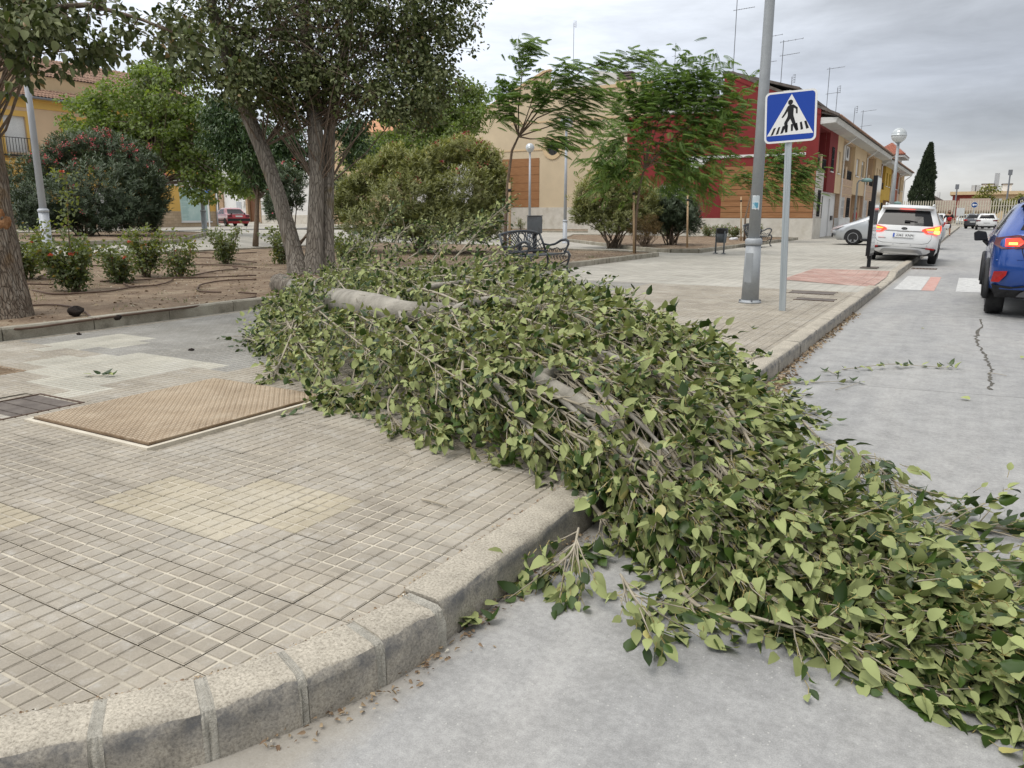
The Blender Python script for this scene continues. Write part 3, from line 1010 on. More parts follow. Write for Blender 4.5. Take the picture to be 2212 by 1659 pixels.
lid = MB().box(x0 + 0.04, x1 - 0.04, y0 + 0.04, y1 - 0.04, zc + 0.012, zc + 0.026).build('lid', M['rust'], pl)
sv = []
nx_, ny_ = 46, 56
ax = np.linspace(x0 + 0.06, x1 - 0.06, nx_); ay = np.linspace(y0 + 0.06, y1 - 0.06, ny_)
P_ = []
for i in range(nx_):
    for j in range(ny_):
        P_.append((ax[i], ay[j], (i + j) % 2))
P_ = np.array(P_)
a = np.where(P_[:, 2] > 0.5, 0.0105, 0.0045); b_ = np.where(P_[:, 2] > 0.5, 0.0045, 0.0105)
zt = zc + 0.026
V = np.stack([np.stack([P_[:, 0] - a, P_[:, 1] - b_, np.full(len(a), zt)], 1), np.stack([P_[:, 0] + a, P_[:, 1] - b_, np.full(len(a), zt)], 1),
              np.stack([P_[:, 0] + a, P_[:, 1] + b_, np.full(len(a), zt)], 1), np.stack([P_[:, 0] - a, P_[:, 1] + b_, np.full(len(a), zt)], 1),
              np.stack([P_[:, 0], P_[:, 1], np.full(len(a), zt + 0.0045)], 1)], 1).reshape(-1, 3)
fb = np.array([[0, 1, 4], [1, 2, 4], [2, 3, 4], [3, 0, 4]])
Fq = (fb[None] + (np.arange(len(P_)) * 5)[:, None, None]).reshape(-1, 3)
o = link('tread_studs', np_mesh('tread_studs', V, [Fq], M['rustlight'], smooth=False), pl)
o['kind'] = 'stuff'
M['castdark'] = mat('cast_iron_cover', (0.10, 0.082, 0.07), (0.17, 0.145, 0.125), scale=8, rough=0.7, metal=0.2, grain=0.2)
dz = hz(-5.34, 2.64)
dc = thing('utility_cover', 'dark square utility cover beside the rusty steel cover', 'utility cover', (-5.34, 2.64, dz))
MB().box(-5.585, -5.095, 2.395, 2.885, dz - 0.02, dz - 0.002).build('lid', M['castdark'], dc)
for k in range(1, 4):
    MB().box(-5.57, -5.11, 2.395 + 0.1225 * k - 0.005, 2.395 + 0.1225 * k + 0.005, dz - 0.01, dz + 0.003).build('rib', M['castdark'], dc)
mb = MB()
mb.box(-5.61, -5.588, 2.37, 2.91, dz - 0.02, dz + 0.003).box(-5.092, -5.07, 2.37, 2.91, dz - 0.02, dz + 0.003).box(-5.588, -5.092, 2.37, 2.392, dz - 0.02, dz + 0.003).box(-5.588, -5.092, 2.888, 2.91, dz - 0.02, dz + 0.003)
mb.build('frame', M['rustdark'], dc)
dz = hz(-6.8, 3.18)
dg_ = thing('drain_grate', 'narrow brown drain grate in the paving at the left edge', 'drain grate', (-6.8, 3.18, dz))
MB().box(-7.03, -6.57, 3.06, 3.30, dz - 0.03, dz - 0.012).build('pit', M['rustdark'], dg_)
for k in range(9):
    MB().box(-7.02 + k * 0.053, -7.0 + k * 0.053, 3.07, 3.29, dz - 0.012, dz + 0.002).build('bar', M['rust'], dg_)
mb = MB()
mb.box(-7.05, -7.03, 3.05, 3.31, dz - 0.02, dz + 0.003).box(-6.57, -6.55, 3.05, 3.31, dz - 0.02, dz + 0.003).box(-7.03, -6.57, 3.045, 3.06, dz - 0.02, dz + 0.003).box(-7.03, -6.57, 3.30, 3.315, dz - 0.02, dz + 0.003)
mb.build('frame', M['rust'], dg_)
for (cx_, cy_, w_, d_, lab) in ((-2.05, 13.45, 0.46, 0.22, 'flat grey cover in the pavement behind the crossing sign post'), (-1.85, 12.35, 0.36, 0.14, 'small sunken grey cover near the kerb beside the sign')):
    t_ = thing('pavement_cover', lab, 'cover', (cx_, cy_, 0.14))
    MB().box(cx_ - w_, cx_ + w_ * 0.5, cy_ - d_, cy_ + d_, 0.12, 0.146).build('lid', M['castdark'], t_)
    mb = MB()
    mb.box(cx_ - w_ - .02, cx_ + w_ * .5 + .02, cy_ - d_ - .02, cy_ - d_ - 0.002, 0.12, 0.1475).box(cx_ - w_ - .02, cx_ + w_ * .5 + .02, cy_ + d_ + 0.002, cy_ + d_ + .02, 0.12, 0.1475)
    mb.build('frame', M['rustdark'], t_)
t_ = thing('road_gully', 'dark rectangular gully grate in the road by the white car', 'gully', (-1.0, 23.4, 0))
MB().box(-1.3, -0.7, 23.1, 23.7, -0.03, 0.003).build('pit', M['rustdark'], t_)
for k in range(8):
    MB().box(-1.29 + k * 0.075, -1.25 + k * 0.075, 23.11, 23.69, 0.0, 0.006).build('bar', M['castdark'], t_)
def PYc(x, y, Y):
    d = _fw + _rt * (x - CX) / F - _up * (y - CY) / F
    return np.array([0, 0, EYE]) + d * (Y / d[1])
def PXc(x, y, X):
    d = _fw + _rt * (x - CX) / F - _up * (y - CY) / F
    return np.array([0, 0, EYE]) + d * (X / d[0])
class Fac:
    """a facade: u along it, d outwards, z up"""
    def __init__(s, o, U, Nn):
        s.o = Vector(o); s.U = Vector(U); s.N = Vector(Nn)
    def p(s, u, d, z):
        return s.o + s.U * u + s.N * d + Vector((0, 0, z))
    def box(s, mb, u0, u1, d0, d1, z0, z1, m=0):
        a = s.p(u0, d0, z0); b = s.p(u1, d1, z1)
        return mb.box(a.x, b.x, a.y, b.y, a.z, b.z, m)
    def wall(s, name, u0, u1, z0, z1, openings, m, parent, d0=-0.22, d1=0.0, kind=None):
        us = sorted(set([u0, u1] + [v for o in openings for v in (o[0], o[1]) if u0 < v < u1]))
        zs = sorted(set([z0, z1] + [v for o in openings for v in (o[2], o[3]) if z0 < v < z1]))
        mb = MB()
        for i in range(len(us) - 1):
            j = 0
            while j < len(zs) - 1:
                cu = (us[i] + us[i + 1]) / 2
                def solid(jj):
                    cz = (zs[jj] + zs[jj + 1]) / 2
                    return not any(o[0] < cu < o[1] and o[2] < cz < o[3] for o in openings)
                if solid(j):
                    k = j
                    while k + 1 < len(zs) - 1 and solid(k + 1):
                        k += 1
                    s.box(mb, us[i], us[i + 1], d0, d1, zs[j], zs[k + 1])
                    j = k + 1
                else:
                    j += 1
        return mb.build(name, m, parent)
    def slab(s, name, u0, u1, d0, d1, z0, z1, m, parent):
        mb = MB()
        s.box(mb, u0, u1, d0, d1, z0, z1)
        return mb.build(name, m, parent)
    def window(s, u0, u1, z0, z1, parent, frame_m, pane_m, sill_m=None, grille=None, shutter=None, mull=1, depth=-0.14, fw_=0.05):
        mb = MB()
        s.box(mb, u0, u0 + fw_, depth - 0.04, depth + 0.02, z0, z1)
        s.box(mb, u1 - fw_, u1, depth - 0.04, depth + 0.02, z0, z1)
        s.box(mb, u0 + fw_, u1 - fw_, depth - 0.04, depth + 0.019, z0, z0 + fw_)
        s.box(mb, u0 + fw_, u1 - fw_, depth - 0.04, depth + 0.019, z1 - fw_, z1)
        for k in range(mull):
            uc = u0 + (u1 - u0) * (k + 1) / (mull + 1)
            s.box(mb, uc - 0.025, uc + 0.025, depth - 0.04, depth + 0.017, z0 + fw_, z1 - fw_)
        w = mb.build('window', frame_m, parent)
        s.slab('pane', u0 + fw_, u1 - fw_, depth - 0.03, depth - 0.015, z0 + fw_, z1 - fw_, pane_m, w)
        if shutter:
            zs_ = z0 + (z1 - z0) * (1 - shutter)
            mb = MB()
            k = max(3, int((z1 - zs_) / 0.06))
            for i in range(k):
                a = zs_ + (z1 - zs_) * i / k
                s.box(mb, u0 + 0.01, u1 - 0.01, depth + 0.024, depth + 0.04, a, a + (z1 - zs_) / k - 0.006)
            mb.build('shutter', M['shutter'], w)
        if sill_m:
            s.slab('sill', u0 - 0.08, u1 + 0.08, -0.1, 0.07, z0 - 0.06, z0, sill_m, w)
        if grille:
            mb = MB()
            nb = max(3, int((u1 - u0) / 0.13))
            for i in range(nb + 1):
                uu = u0 + (u1 - u0) * i / nb
                s.box(mb, uu - 0.010, uu + 0.010, 0.03, 0.05, z0 - 0.02, z1 + 0.02)
            for zz in (z0 + 0.1, (z0 + z1) / 2, z1 - 0.1):
                s.box(mb, u0 - 0.02, u1 + 0.02, 0.032, 0.048, zz - 0.012, zz + 0.012)
            mb.build('grille', grille, w)
        return w
def plaster(name, c, var=0.08, stain=None):
    return mat(name, tuple(v * (1 - var) for v in c), tuple(min(0.9, v * (1 + var)) for v in c), scale=0.8, rough=0.92, bump=0.25, bscale=70, grain=0.05, gscale=60, stain=stain, stscale=0.8)
M['cream'] = plaster('cream_render', (0.58, 0.48, 0.335), 0.05)
M['cream2'] = plaster('pale_cream_render', (0.62, 0.47, 0.29), 0.05)
M['wine'] = plaster('wine_red_render', (0.215, 0.032, 0.032), 0.10)
M['white'] = plaster('white_render', (0.72, 0.72, 0.71), 0.04)
M['whited'] = plaster('weathered_white_render', (0.66, 0.66, 0.64), 0.05, stain=(0.42, 0.42, 0.40))
M['plinth'] = mat('plinth_stone', (0.52, 0.49, 0.43), (0.62, 0.59, 0.53), scale=2.0, rough=0.8, grain=0.06, stain=(0.44, 0.40, 0.33), stscale=1.6)
M['yellow'] = plaster('yellow_render', (0.66, 0.42, 0.12), 0.06)
M['peach'] = plaster('peach_render', (0.60, 0.44, 0.29), 0.05)
M['ochre'] = plaster('ochre_render', (0.56, 0.36, 0.06), 0.06)
M['orange'] = plaster('brick_orange_render', (0.34, 0.10, 0.05), 0.08)
M['glassd'] = glass('dark_window_glass', (0.035, 0.04, 0.045), 0.08)
M['frame_w'] = mat('white_window_frame', (0.70, 0.70, 0.69), rough=0.5)
M['frame_d'] = mat('dark_window_frame', (0.05, 0.045, 0.04), rough=0.5)
M['iron'] = mat('black_iron', (0.02, 0.02, 0.022), (0.035, 0.035, 0.036), scale=8, rough=0.55, metal=0.3)
M['shutter'] = mat('white_roller_shutter', (0.66, 0.67, 0.67), (0.72, 0.73, 0.73), scale=3, rough=0.6)
M['door_d'] = mat('dark_door', (0.03, 0.028, 0.026), (0.05, 0.045, 0.04), scale=6, rough=0.5)
M['wood'] = mat('cladding_wood', (0.27, 0.125, 0.05), (0.36, 0.185, 0.085), scale=1.6, rough=0.7, stretch=(1.0, 1.0, 14.0), grain=0.10, gscale=30)
M['woodgap'] = mat('cladding_gap', (0.07, 0.04, 0.025), rough=0.9)
M['rooftile'] = mat('clay_roof_tile', (0.20, 0.115, 0.078), (0.33, 0.215, 0.155), scale=3.0, rough=0.9, grain=0.22, gscale=12, stain=(0.15, 0.12, 0.095), stscale=2.0)
M['redtile'] = mat('red_roof_tile', (0.25, 0.085, 0.055), (0.36, 0.14, 0.09), scale=3.0, rough=0.85, grain=0.18, gscale=12)
M['roofedge'] = mat('dark_roof_edge', (0.10, 0.085, 0.075), (0.18, 0.155, 0.14), scale=4, rough=0.9)
M['metalpale'] = mat('galvanised_sheet', (0.42, 0.44, 0.46), (0.52, 0.54, 0.56), scale=5, rough=0.5, metal=0.4)
def brickwork(name, base, joint, bw, bh):
    m, nt, b = pmat(name)
    g = N(nt, 'ShaderNodeNewGeometry')
    sp = N(nt, 'ShaderNodeSeparateXYZ')
    nt.links.new(g.outputs['Position'], sp.inputs[0])
    cb = N(nt, 'ShaderNodeCombineXYZ')
    nt.links.new(mth(nt, 'ADD', sp.outputs[0], sp.outputs[1]), cb.inputs[0])
    nt.links.new(sp.outputs[2], cb.inputs[1])
    br = N(nt, 'ShaderNodeTexBrick')
    br.inputs['Color1'].default_value = (*base[0], 1)
    br.inputs['Color2'].default_value = (*base[1], 1)
    br.inputs['Mortar'].default_value = (*joint, 1)
    br.inputs['Scale'].default_value = 1.0
    br.inputs['Brick Width'].default_value = bw
    br.inputs['Row Height'].default_value = bh
    br.inputs['Mortar Size'].default_value = 0.012
    nt.links.new(cb.outputs[0], br.inputs['Vector'])
    n = N(nt, 'ShaderNodeTexNoise', i_Scale=1.2, i_Detail=5.0)
    nt.links.new(g.outputs['Position'], n.inputs['Vector'])
    c = mix(nt, 1.0, br.outputs[0], ramp(nt, n.outputs[0], [(0.3, 0.9), (0.7, 1.08)]), 'MULTIPLY')
    nt.links.new(c, b.inputs['Base Color'])
    b.inputs['Roughness'].default_value = 0.9
    bn = N(nt, 'ShaderNodeBump', i_Strength=0.6, i_Distance=0.01)
    nt.links.new(br.outputs['Fac'], bn.inputs['Height'])
    bn.invert = True
    nt.links.new(bn.outputs[0], b.inputs['Normal'])
    return m
M['brickw'] = brickwork('white_facing_brick', ((0.60, 0.56, 0.52), (0.68, 0.65, 0.61)), (0.36, 0.31, 0.26), 0.26, 0.085)
M['brickp'] = brickwork('pink_facing_brick', ((0.52, 0.36, 0.25), (0.58, 0.42, 0.30)), (0.44, 0.31, 0.22), 0.26, 0.085)
M['brickb'] = brickwork('tan_stone_cladding', ((0.42, 0.32, 0.21), (0.50, 0.39, 0.27)), (0.34, 0.26, 0.17), 0.34, 0.20)
M['bricko'] = brickwork('brown_brick', ((0.40, 0.27, 0.16), (0.48, 0.34, 0.22)), (0.30, 0.22, 0.15), 0.24, 0.09)
def planks(f, u0, u1, z0, z1, n, parent, d=0.0):
    f.slab('cladding_back', u0, u1, d + 0.002, d + 0.012, z0, z1, M['woodgap'], parent)
    h = (z1 - z0) / n
    for i in range(n):
        f.slab('plank', u0, u1, d + 0.013, d + 0.036 + random.uniform(0, .004), z0 + i * h + 0.012, z0 + (i + 1) * h - 0.012, M['wood'], parent)
def antenna(p, h, name_label, kind=0, yaw=0.0):
    """roof antenna: mast, boom(s) with elements"""
    t = thing('tv_antenna', name_label, 'antenna', p, yaw, 'television antennas on the roofs')
    mb = MB()
    mb.tube([(0, 0, 0), (0, 0, h)], 0.022, 6)
    mb.build('mast', M['metalpale_d'], t, world=False)
    def yagi(z, L, nel, el):
        b = MB()
        b.tube([(-0.15 * L, 0, z), (0.85 * L, 0, z + 0.12 * L)], 0.014, 5)
        b.build('boom', M['metalpale_d'], t, world=False)
        e = MB()
        for k in range(nel):
            q = -0.12 + 0.95 * k / max(1, nel - 1)
            zz = z + 0.12 * L * (q + 0.15)
            e.tube([(q * L, -el, zz), (q * L, el, zz)], 0.009, 4)
        e.build('elements', M['metalpale_d'], t, world=False)['kind'] = 'stuff'
    def panel(z):
        e = MB()
        for k in range(4):
            zz = z - 0.22 + 0.15 * k
            e.tube([(0.05, -0.28, zz), (0.22, 0, zz + .03), (0.05, 0.28, zz)], 0.010, 4)
        e.tube([(0.2, 0, z - .25), (0.2, 0, z + .3)], 0.012, 4)
        e.build('panel_aerial', M['metalpale_d'], t, world=False)
    if kind == 0:
        yagi(h - 0.12, 1.4, 4, 0.28)
        yagi(h - 0.95 if h > 2 else h - 0.6, 1.2, 9, 0.12)
    elif kind == 1:
        panel(h - 0.15)
    elif kind == 2:
        yagi(h - 0.12, 1.2, 4, 0.2)
        yagi(h * 0.45, 0.9, 6, 0.12)
    else:
        e = MB()
        e.tube([(-0.3, 0, h * .75), (0.3, 0, h * .75)], 0.012, 4).tube([(0, -0.3, h * .75), (0, 0.3, h * .75)], 0.012, 4)
        e.build('ground_plane', M['metalpale_d'], t, world=False)
    return t
M['metalpale_d'] = mat('antenna_metal', (0.20, 0.21, 0.23), rough=0.5, metal=0.4)
def tile_roof(parent, p0, U, ulen, Dn, slope_len, mcap, name='roof_tile', pitchw=0.22, course=0.36, m=None, mstuff=None):
    """rows of barrel tiles: from the eave p0 along U, climbing along Dn"""
    U = Vector(U); Dn = Vector(Dn).normalized()
    nn = U.cross(Dn).normalized()
    if nn.z < 0:
        nn = -nn
    nu = int(ulen / pitchw); nd = max(1, int(slope_len / course))
    me = MB()
    k = 6
    vs = []
    for q, r in ((0, 0.105), (course * 1.12, 0.085)):
        for i in range(k + 1):
            a = math.pi * i / k
            vs.append((math.cos(a) * r, q, math.sin(a) * r * 0.8))
    fs = [(i, i + 1, k + 2 + i, k + 1 + i) for i in range(k)]
    me.add(vs, fs)
    mesh_ = me.mesh(name, m or M['rooftile'], True)
    Mx = Matrix(((U.x, Dn.x, nn.x), (U.y, Dn.y, nn.y), (U.z, Dn.z, nn.z)))
    items = []
    for i in range(nu):
        for j in range(nd):
            pos = Vector(p0) + U * (pitchw * (i + 0.5)) + Dn * (course * j) + nn * (0.02 + 0.012 * (j % 2))
            items.append((math.hypot(pos.x, pos.y), pos))
    items.sort(key=lambda t: t[0])
    st = MB()
    for n_, (d, pos) in enumerate(items):
        if n_ < mcap:
            o = bpy.data.objects.new(name, mesh_)
            col.objects.link(o)
            o.parent = parent
            o.matrix_parent_inverse = wm(parent).inverted()
            o.matrix_basis = Matrix.Translation(pos) @ Mx.to_4x4()
        else:
            b = [pos + Mx @ Vector(v) for v in vs]
            st.add(b, fs)
    if st.v:
        o = st.build('roof_tiles_beyond', m or M['rooftile'], parent, True)
        o['kind'] = 'stuff'
XF = -7.6
f = Fac((XF, 0, 0), (0, 1, 0), (1, 0, 0))
EAVE = 6.15
PL = 1.24
def eave_and_roof(root, y0, y1, ze=EAVE, zu=8.0, end=False):
    ya_ = 45.52 if end else y0
    mb = MB()
    mb.add([(XF - 0.05, y0, ze), (XF + 0.75, y0, ze + 0.05), (XF + 0.85, y0, ze + 0.30), (XF - 0.05, y0, ze + 0.34),
            (XF - 0.05, y1, ze), (XF + 0.75, y1, ze + 0.05), (XF + 0.85, y1, ze + 0.30), (XF - 0.05, y1, ze + 0.34)],
           [(0, 1, 2, 3), (7, 6, 5, 4), (0, 4, 5, 1), (1, 5, 6, 2), (2, 6, 7, 3), (3, 7, 4, 0)])
    mb.build('eave', M['whited'], root)
    mb = MB()
    mb.add([(XF + 0.95, y0, ze + 0.305), (XF - 1.7, y0, ze + 1.0), (XF - 1.7, y1, ze + 1.0), (XF + 0.95, y1, ze + 0.305),
            (XF + 0.95, y0, ze + 0.37), (XF - 1.7, y0, ze + 1.08), (XF - 1.7, y1, ze + 1.08), (XF + 0.95, y1, ze + 0.37)],
           [(0, 1, 2, 3), (7, 6, 5, 4), (0, 3, 7, 4), (1, 5, 6, 2), (0, 4, 5, 1), (3, 2, 6, 7)])
    mb.build('roof', M['roofedge'], root)
    mb = MB()
    k = int((y1 - y0) / 0.25)
    for i in range(k):
        yy = y0 + (y1 - y0) * (i + 0.5) / k
        mb.tube([(XF + 1.0, yy, ze + 0.37), (XF - 1.6, yy, ze + 1.08)], 0.07, 5, cap=True)
    o = mb.build('roof_tile_rows', M['rooftile'], root)
    o['kind'] = 'stuff'
    MB().box(XF - (5.15 if end else 9.5), XF - 1.65, ya_, y1, ze + 0.5, zu).build('attic_wall', M['whited'], root)
    mb = MB()
    xr_ = XF - 5.16 if end else XF - 9.9
    zr_ = zu + 1.14 if end else zu
    mb.add([(XF - 1.25, ya_, zu + 0.0), (XF - 5.15, ya_, zu + 1.15), (xr_, ya_, zr_), (XF - 1.25, y1, zu), (XF - 5.15, y1, zu + 1.15), (xr_, y1, zr_),
            (XF - 1.25, ya_, zu + 0.14), (XF - 5.15, ya_, zu + 1.3), (xr_, ya_, zr_ + 0.14), (XF - 1.25, y1, zu + 0.14), (XF - 5.15, y1, zu + 1.3), (xr_, y1, zr_ + 0.14)],
           [(6, 7, 10, 9), (7, 8, 11, 10), (0, 3, 4, 1), (1, 4, 5, 2), (0, 6, 9, 3), (2, 5, 11, 8), (0, 1, 7, 6), (1, 2, 8, 7), (3, 9, 10, 4), (4, 10, 11, 5)])
    mb.build('upper_roof', M['roofedge'], root)
def downpipe(root, y, z1=EAVE):
    mb = MB()
    mb.tube([(XF + 0.75, y + 0.25, z1 + 0.1), (XF + 0.3, y + 0.05, z1 - 0.3), (XF + 0.09, y, z1 - 0.45), (XF + 0.09, y, 0.2)], 0.05, 6)
    mb.build('downpipe', M['white'], root)
def balcony(root, y0, y1, zf, colr, name='balcony', back=-1.9, acunit=False, top=EAVE):
    f.slab('loggia_back', y0, y1, back - 0.15, back, zf - 0.2, top, M[colr], root)
    f.slab('loggia_side', y0, y0 + 0.12, back, -0.225, zf, top, M[colr], root)
    f.slab('loggia_side', y1 - 0.12, y1, back, -0.225, zf, top, M[colr], root)
    f.slab('loggia_floor', y0, y1, back, -0.225, zf - 0.18, zf, M['plinth'], root)
    f.slab('loggia_ceiling', y0 + .121, y1 - .121, back, -0.01, top - 0.12, top - 0.002, M[colr], root)
    f.slab('balcony_door', (y0 + y1) / 2 - 0.6, (y0 + y1) / 2 + 0.6, back, back + 0.04, zf, zf + 2.05, M['glassd'], root)
    zr0 = zf + 0.02; zr1 = zf + 0.62
    f.slab('railing_post', y0 + (y1 - y0) * 0.36, y0 + (y1 - y0) * 0.46, -0.2, -0.02, zr0, zr1 + 0.18, M['peach'], root)
    mb = MB()
    for a, b in ((y0 + 0.13, y0 + (y1 - y0) * 0.36), (y0 + (y1 - y0) * 0.46, y1 - 0.13)):
        f.box(mb, a, b, -0.13, -0.09, zr1 - 0.04, zr1)
        k = max(3, int((b - a) / 0.14))
        for i in range(k + 1):
            u = a + (b - a) * i / k
            f.box(mb, u - 0.012, u + 0.012, -0.122, -0.098, zr0, zr1 - 0.041)
    mb.build('railing', M['iron'], root)
    if acunit:
        ac = thing('air_conditioner', 'white air conditioning unit with round dark fan hung high in a balcony', 'air conditioner', f.p(y1 - 1.75, -0.75, top - 1.05))
        f.slab('case', y1 - 1.9, y1 - 0.35, -0.8, -0.32, top - 1.06, top - 0.16, M['frame_w'], ac)
        mb = MB()
        c = f.p(y1 - 1.3, -0.315, top - 0.6)
        ring = [(0.33 * math.cos(a), 0.33 * math.sin(a)) for a in np.linspace(0, 2 * math.pi, 21)[:-1]]
        mb.prism(ring, c, (0, 1, 0), (0, 0, 1), 0.012)
        mb.build('fan_guard', M['frame_d'], ac)
        mb = MB()
        for a in range(5):
            an = a * 2 * math.pi / 5
            c2 = c + Vector((0.014, 0, 0))
            mb.bar(c2, c2 + Vector((0, math.cos(an), math.sin(an))) * 0.3, 0.012, 0.05)
        mb.build('fan_blades', M['metalpale_d'], ac)
H1 = thing('corner_house', 'wine red corner house with timber clad gable end and white brick corner', 'house', (XF, 45.3, 0.14), 0, 'terraced houses along the road')
ye = 45.3
g = Fac((0, ye, 0), (1, 0, 0), (0, -1, 0))
g.slab('plinth', -21.0, XF + 0.035, -0.2, 0.035, 0.0, PL, M['plinth'], H1)
mb = MB()
poly = [(XF - 0.001, PL), (XF - 0.001, 6.9), (-12.43, 9.0), (-12.86, 8.97), (-12.86, 7.0), (-18.55, 7.0), (-18.55, PL)]
mb.prism(poly[::-1], (0, ye, 0), (1, 0, 0), (0, 0, 1), -0.2)
o = mb.build('gable_wall', M['wine'], H1)
mb = MB()
mb.prism([(XF + 0.9, 6.50), (XF + 0.9, 6.64), (-12.38, 9.2), (-12.95, 9.18), (-12.95, 9.02), (-12.42, 9.04)], (0, ye - 0.06, 0), (1, 0, 0), (0, 0, 1), -0.5)
mb.build('verge', M['roofedge'], H1)
mb = MB()
mb.prism([(XF - 0.0, 6.62), (XF - 0.0, 6.92), (-12.40, 9.02), (-12.40, 8.80)], (0, ye - 0.035, 0), (1, 0, 0), (0, 0, 1), -0.03)
mb.build('verge_board', M['wine'], H1)
g.slab('string_course', -14.8, -8.2, 0.001, 0.05, 4.58, 4.72, M['white'], H1)
mb = MB()
mb.prism([(-14.8, 4.57), (-14.8, 3.9), (-14.2, 4.05), (-13.7, 4.3), (-13.4, 4.57)], (0, ye - 0.002, 0), (1, 0, 0), (0, 0, 1), 0.04)
mb.build('curved_trim', M['white'], H1)
planks(g, -12.65, XF - 0.02, PL + 0.01, 4.10, 9, H1)
g.slab('parapet_coping', -18.6, -12.9, -0.25, 0.08, 7.0, 7.1, M['wine'], H1)
MB().box(-17.5, -13.2, ye + 3.0, ye + 9, 6.0, 8.2).build('roof_room', M['white'], H1)
MB().box(-17.8, -12.9, ye + 2.7, ye + 9.3, 8.2, 8.35).build('roof_room_cap', M['roofedge'], H1)
f.slab('plinth', 45.3, 47.9, -0.2, 0.036, 0.0, PL - 0.002, M['plinth'], H1)
f.wall('brick_bay', 45.302, 47.9, PL, 3.85, [(46.3, 47.1, 1.35, 2.75)], M['brickw'], H1, -0.2, 0.0)
f.window(46.3, 47.1, 1.35, 2.75, H1, M['frame_d'], M['glassd'], grille=M['iron'])
balcony(H1, 45.32, 49.0, 3.9, 'wine')
f.wall('red_bay', 49.0, 52.0, 2.75, EAVE, [(49.9, 50.7, 3.95, 5.3)], M['wine'], H1)
f.window(49.9, 50.7, 3.95, 5.3, H1, M['frame_w'], M['glassd'], sill_m=M['white'], grille=M['iron'])
f.wall('cream_bay', 52.0, 54.4, 2.75, EAVE, [(52.6, 53.5, 3.95, 5.25)], M['cream2'], H1)
f.window(52.6, 53.5, 3.95, 5.25, H1, M['frame_w'], M['glassd'], sill_m=M['white'], shutter=0.9)
f.wall('ground_wall', 47.9, 54.4, 0.1, 2.75, [(48.1, 49.5, 0.1, 2.55), (51.6, 52.5, 0.1, 2.4), (53.0, 53.6, 1.1, 1.35)], M['white'], H1, -0.5, -0.25)
f.slab('dark_entrance', 48.12, 49.48, -0.45, -0.30, 0.15, 2.53, M['door_d'], H1)
mb = MB()
for i in range(9):
    u = 48.15 + i * 0.165
    f.box(mb, u - .012, u + .012, -0.24, -0.21, 0.16, 2.5)
for zz in (0.3, 1.2, 2.1):
    f.box(mb, 48.12, 49.48, -0.239, -0.211, zz - .02, zz + .02)
mb.build('iron_gate', M['iron'], H1)
f.slab('white_door', 51.63, 52.47, -0.42, -0.33, 0.15, 2.38, M['frame_w'], H1)
mb = MB()
for zz in (0.35, 0.9, 1.45, 2.0):
    f.box(mb, 51.72, 52.38, -0.329, -0.312, zz, zz + 0.4)
mb.build('door_panel', M['shutter'], H1)
f.slab('mailbox', 52.95, 53.55, -0.249, -0.17, 1.1, 1.38, M['frame_d'], H1)
eave_and_roof(H1, 45.35, 54.38, end=True)
MB().box(-12.75, -12.5, 45.52, 54.38, 6.6, 8.95).build('rear_wall', M['wine'], H1)
downpipe(H1, 54.3)
def cream_house(name, label, y0, yb, y1, bay='brickp', up='cream2', bal='peach', ac=False, ze=EAVE, zu=8.0, win_sh=(0.0, 0.0)):
    h = thing(name, label, 'house', (XF, y0, 0.14), 0, 'terraced houses along the road')
    zf = 3.75
    f.slab('plinth', y0, yb, -0.2, 0.036, 0.0, PL, M['white'], h)
    w = yb - y0
    a, b = y0 + w * 0.12, y0 + w * 0.36
    c, d = y0 + w * 0.60, y0 + w * 0.86
    f.wall('brick_wall', y0, yb, PL, zf, [(a, b, PL + 0.03, 2.55), (c, d, PL + 0.03, 2.55)], M[bay], h)
    f.window(a, b, PL + 0.03, 2.55, h, M['frame_w'], M['glassd'], sill_m=M['white'], grille=M['frame_w'])
    f.window(c, d, PL + 0.03, 2.55, h, M['frame_d'], M['glassd'], sill_m=M['white'], grille=M['iron'])
    for zz in (2.75, 3.3):
        f.slab('raised_band', y0 + .01, yb - .01, 0.001, 0.022, zz - 0.025, zz + 0.025, M[up], h)  # thin raised bands across the lower wall, in the upper wall's colour
    balcony(h, y0, yb, zf, bal, acunit=ac)
    w2 = y1 - yb
    o1 = (yb + w2 * 0.16, yb + w2 * 0.40, 4.15, 5.35)
    o2 = (yb + w2 * 0.62, yb + w2 * 0.86, 4.15, 5.35)
    f.wall('upper_wall', yb, y1, 2.85, ze, [o1, o2], M[up], h)
    f.window(*o1, h, M['frame_w'], M['glassd'], sill_m=M['white'], shutter=win_sh[0])
    f.window(*o2, h, M['frame_w'], M['glassd'], sill_m=M['white'], shutter=win_sh[1])
    f.slab('porch_back', yb, y1, -1.5, -1.3, 0.1, 2.85, M['peach'], h)
    f.slab('porch_side', yb, yb + 0.2, -1.3, -0.2, 0.1, 2.85, M['peach'], h)
    f.slab('porch_pier', y1 - 0.5, y1, -1.3, -0.2, 0.1, 2.85, M['peach'], h)
    f.slab('porch_soffit', yb + .2, y1 - .5, -1.3, -0.22, 2.85, 2.95, M['peach'], h)
    f.slab('front_door', yb + 0.7, yb + 1.6, -1.29, -1.2, 0.15, 2.3, M['door_d'], h)
    f.slab('garage_door', yb + 2.0, y1 - 0.8, -1.29, -1.2, 0.15, 2.45, M['wood'], h)
    eave_and_roof(h, y0 + 0.02, y1 - 0.02, ze, zu)
    downpipe(h, y1 - 0.1, ze)
    return h
cream_house('terraced_house', 'cream terraced house with an air conditioner in its balcony', 54.42, 60.0, 66.7, ac=True, win_sh=(0.9, 0.2))
cream_house('terraced_house', 'cream terraced house next to the ochre yellow house', 66.72, 73.4, 77.9, win_sh=(0.5, 0.9))
EAVE2 = 5.9
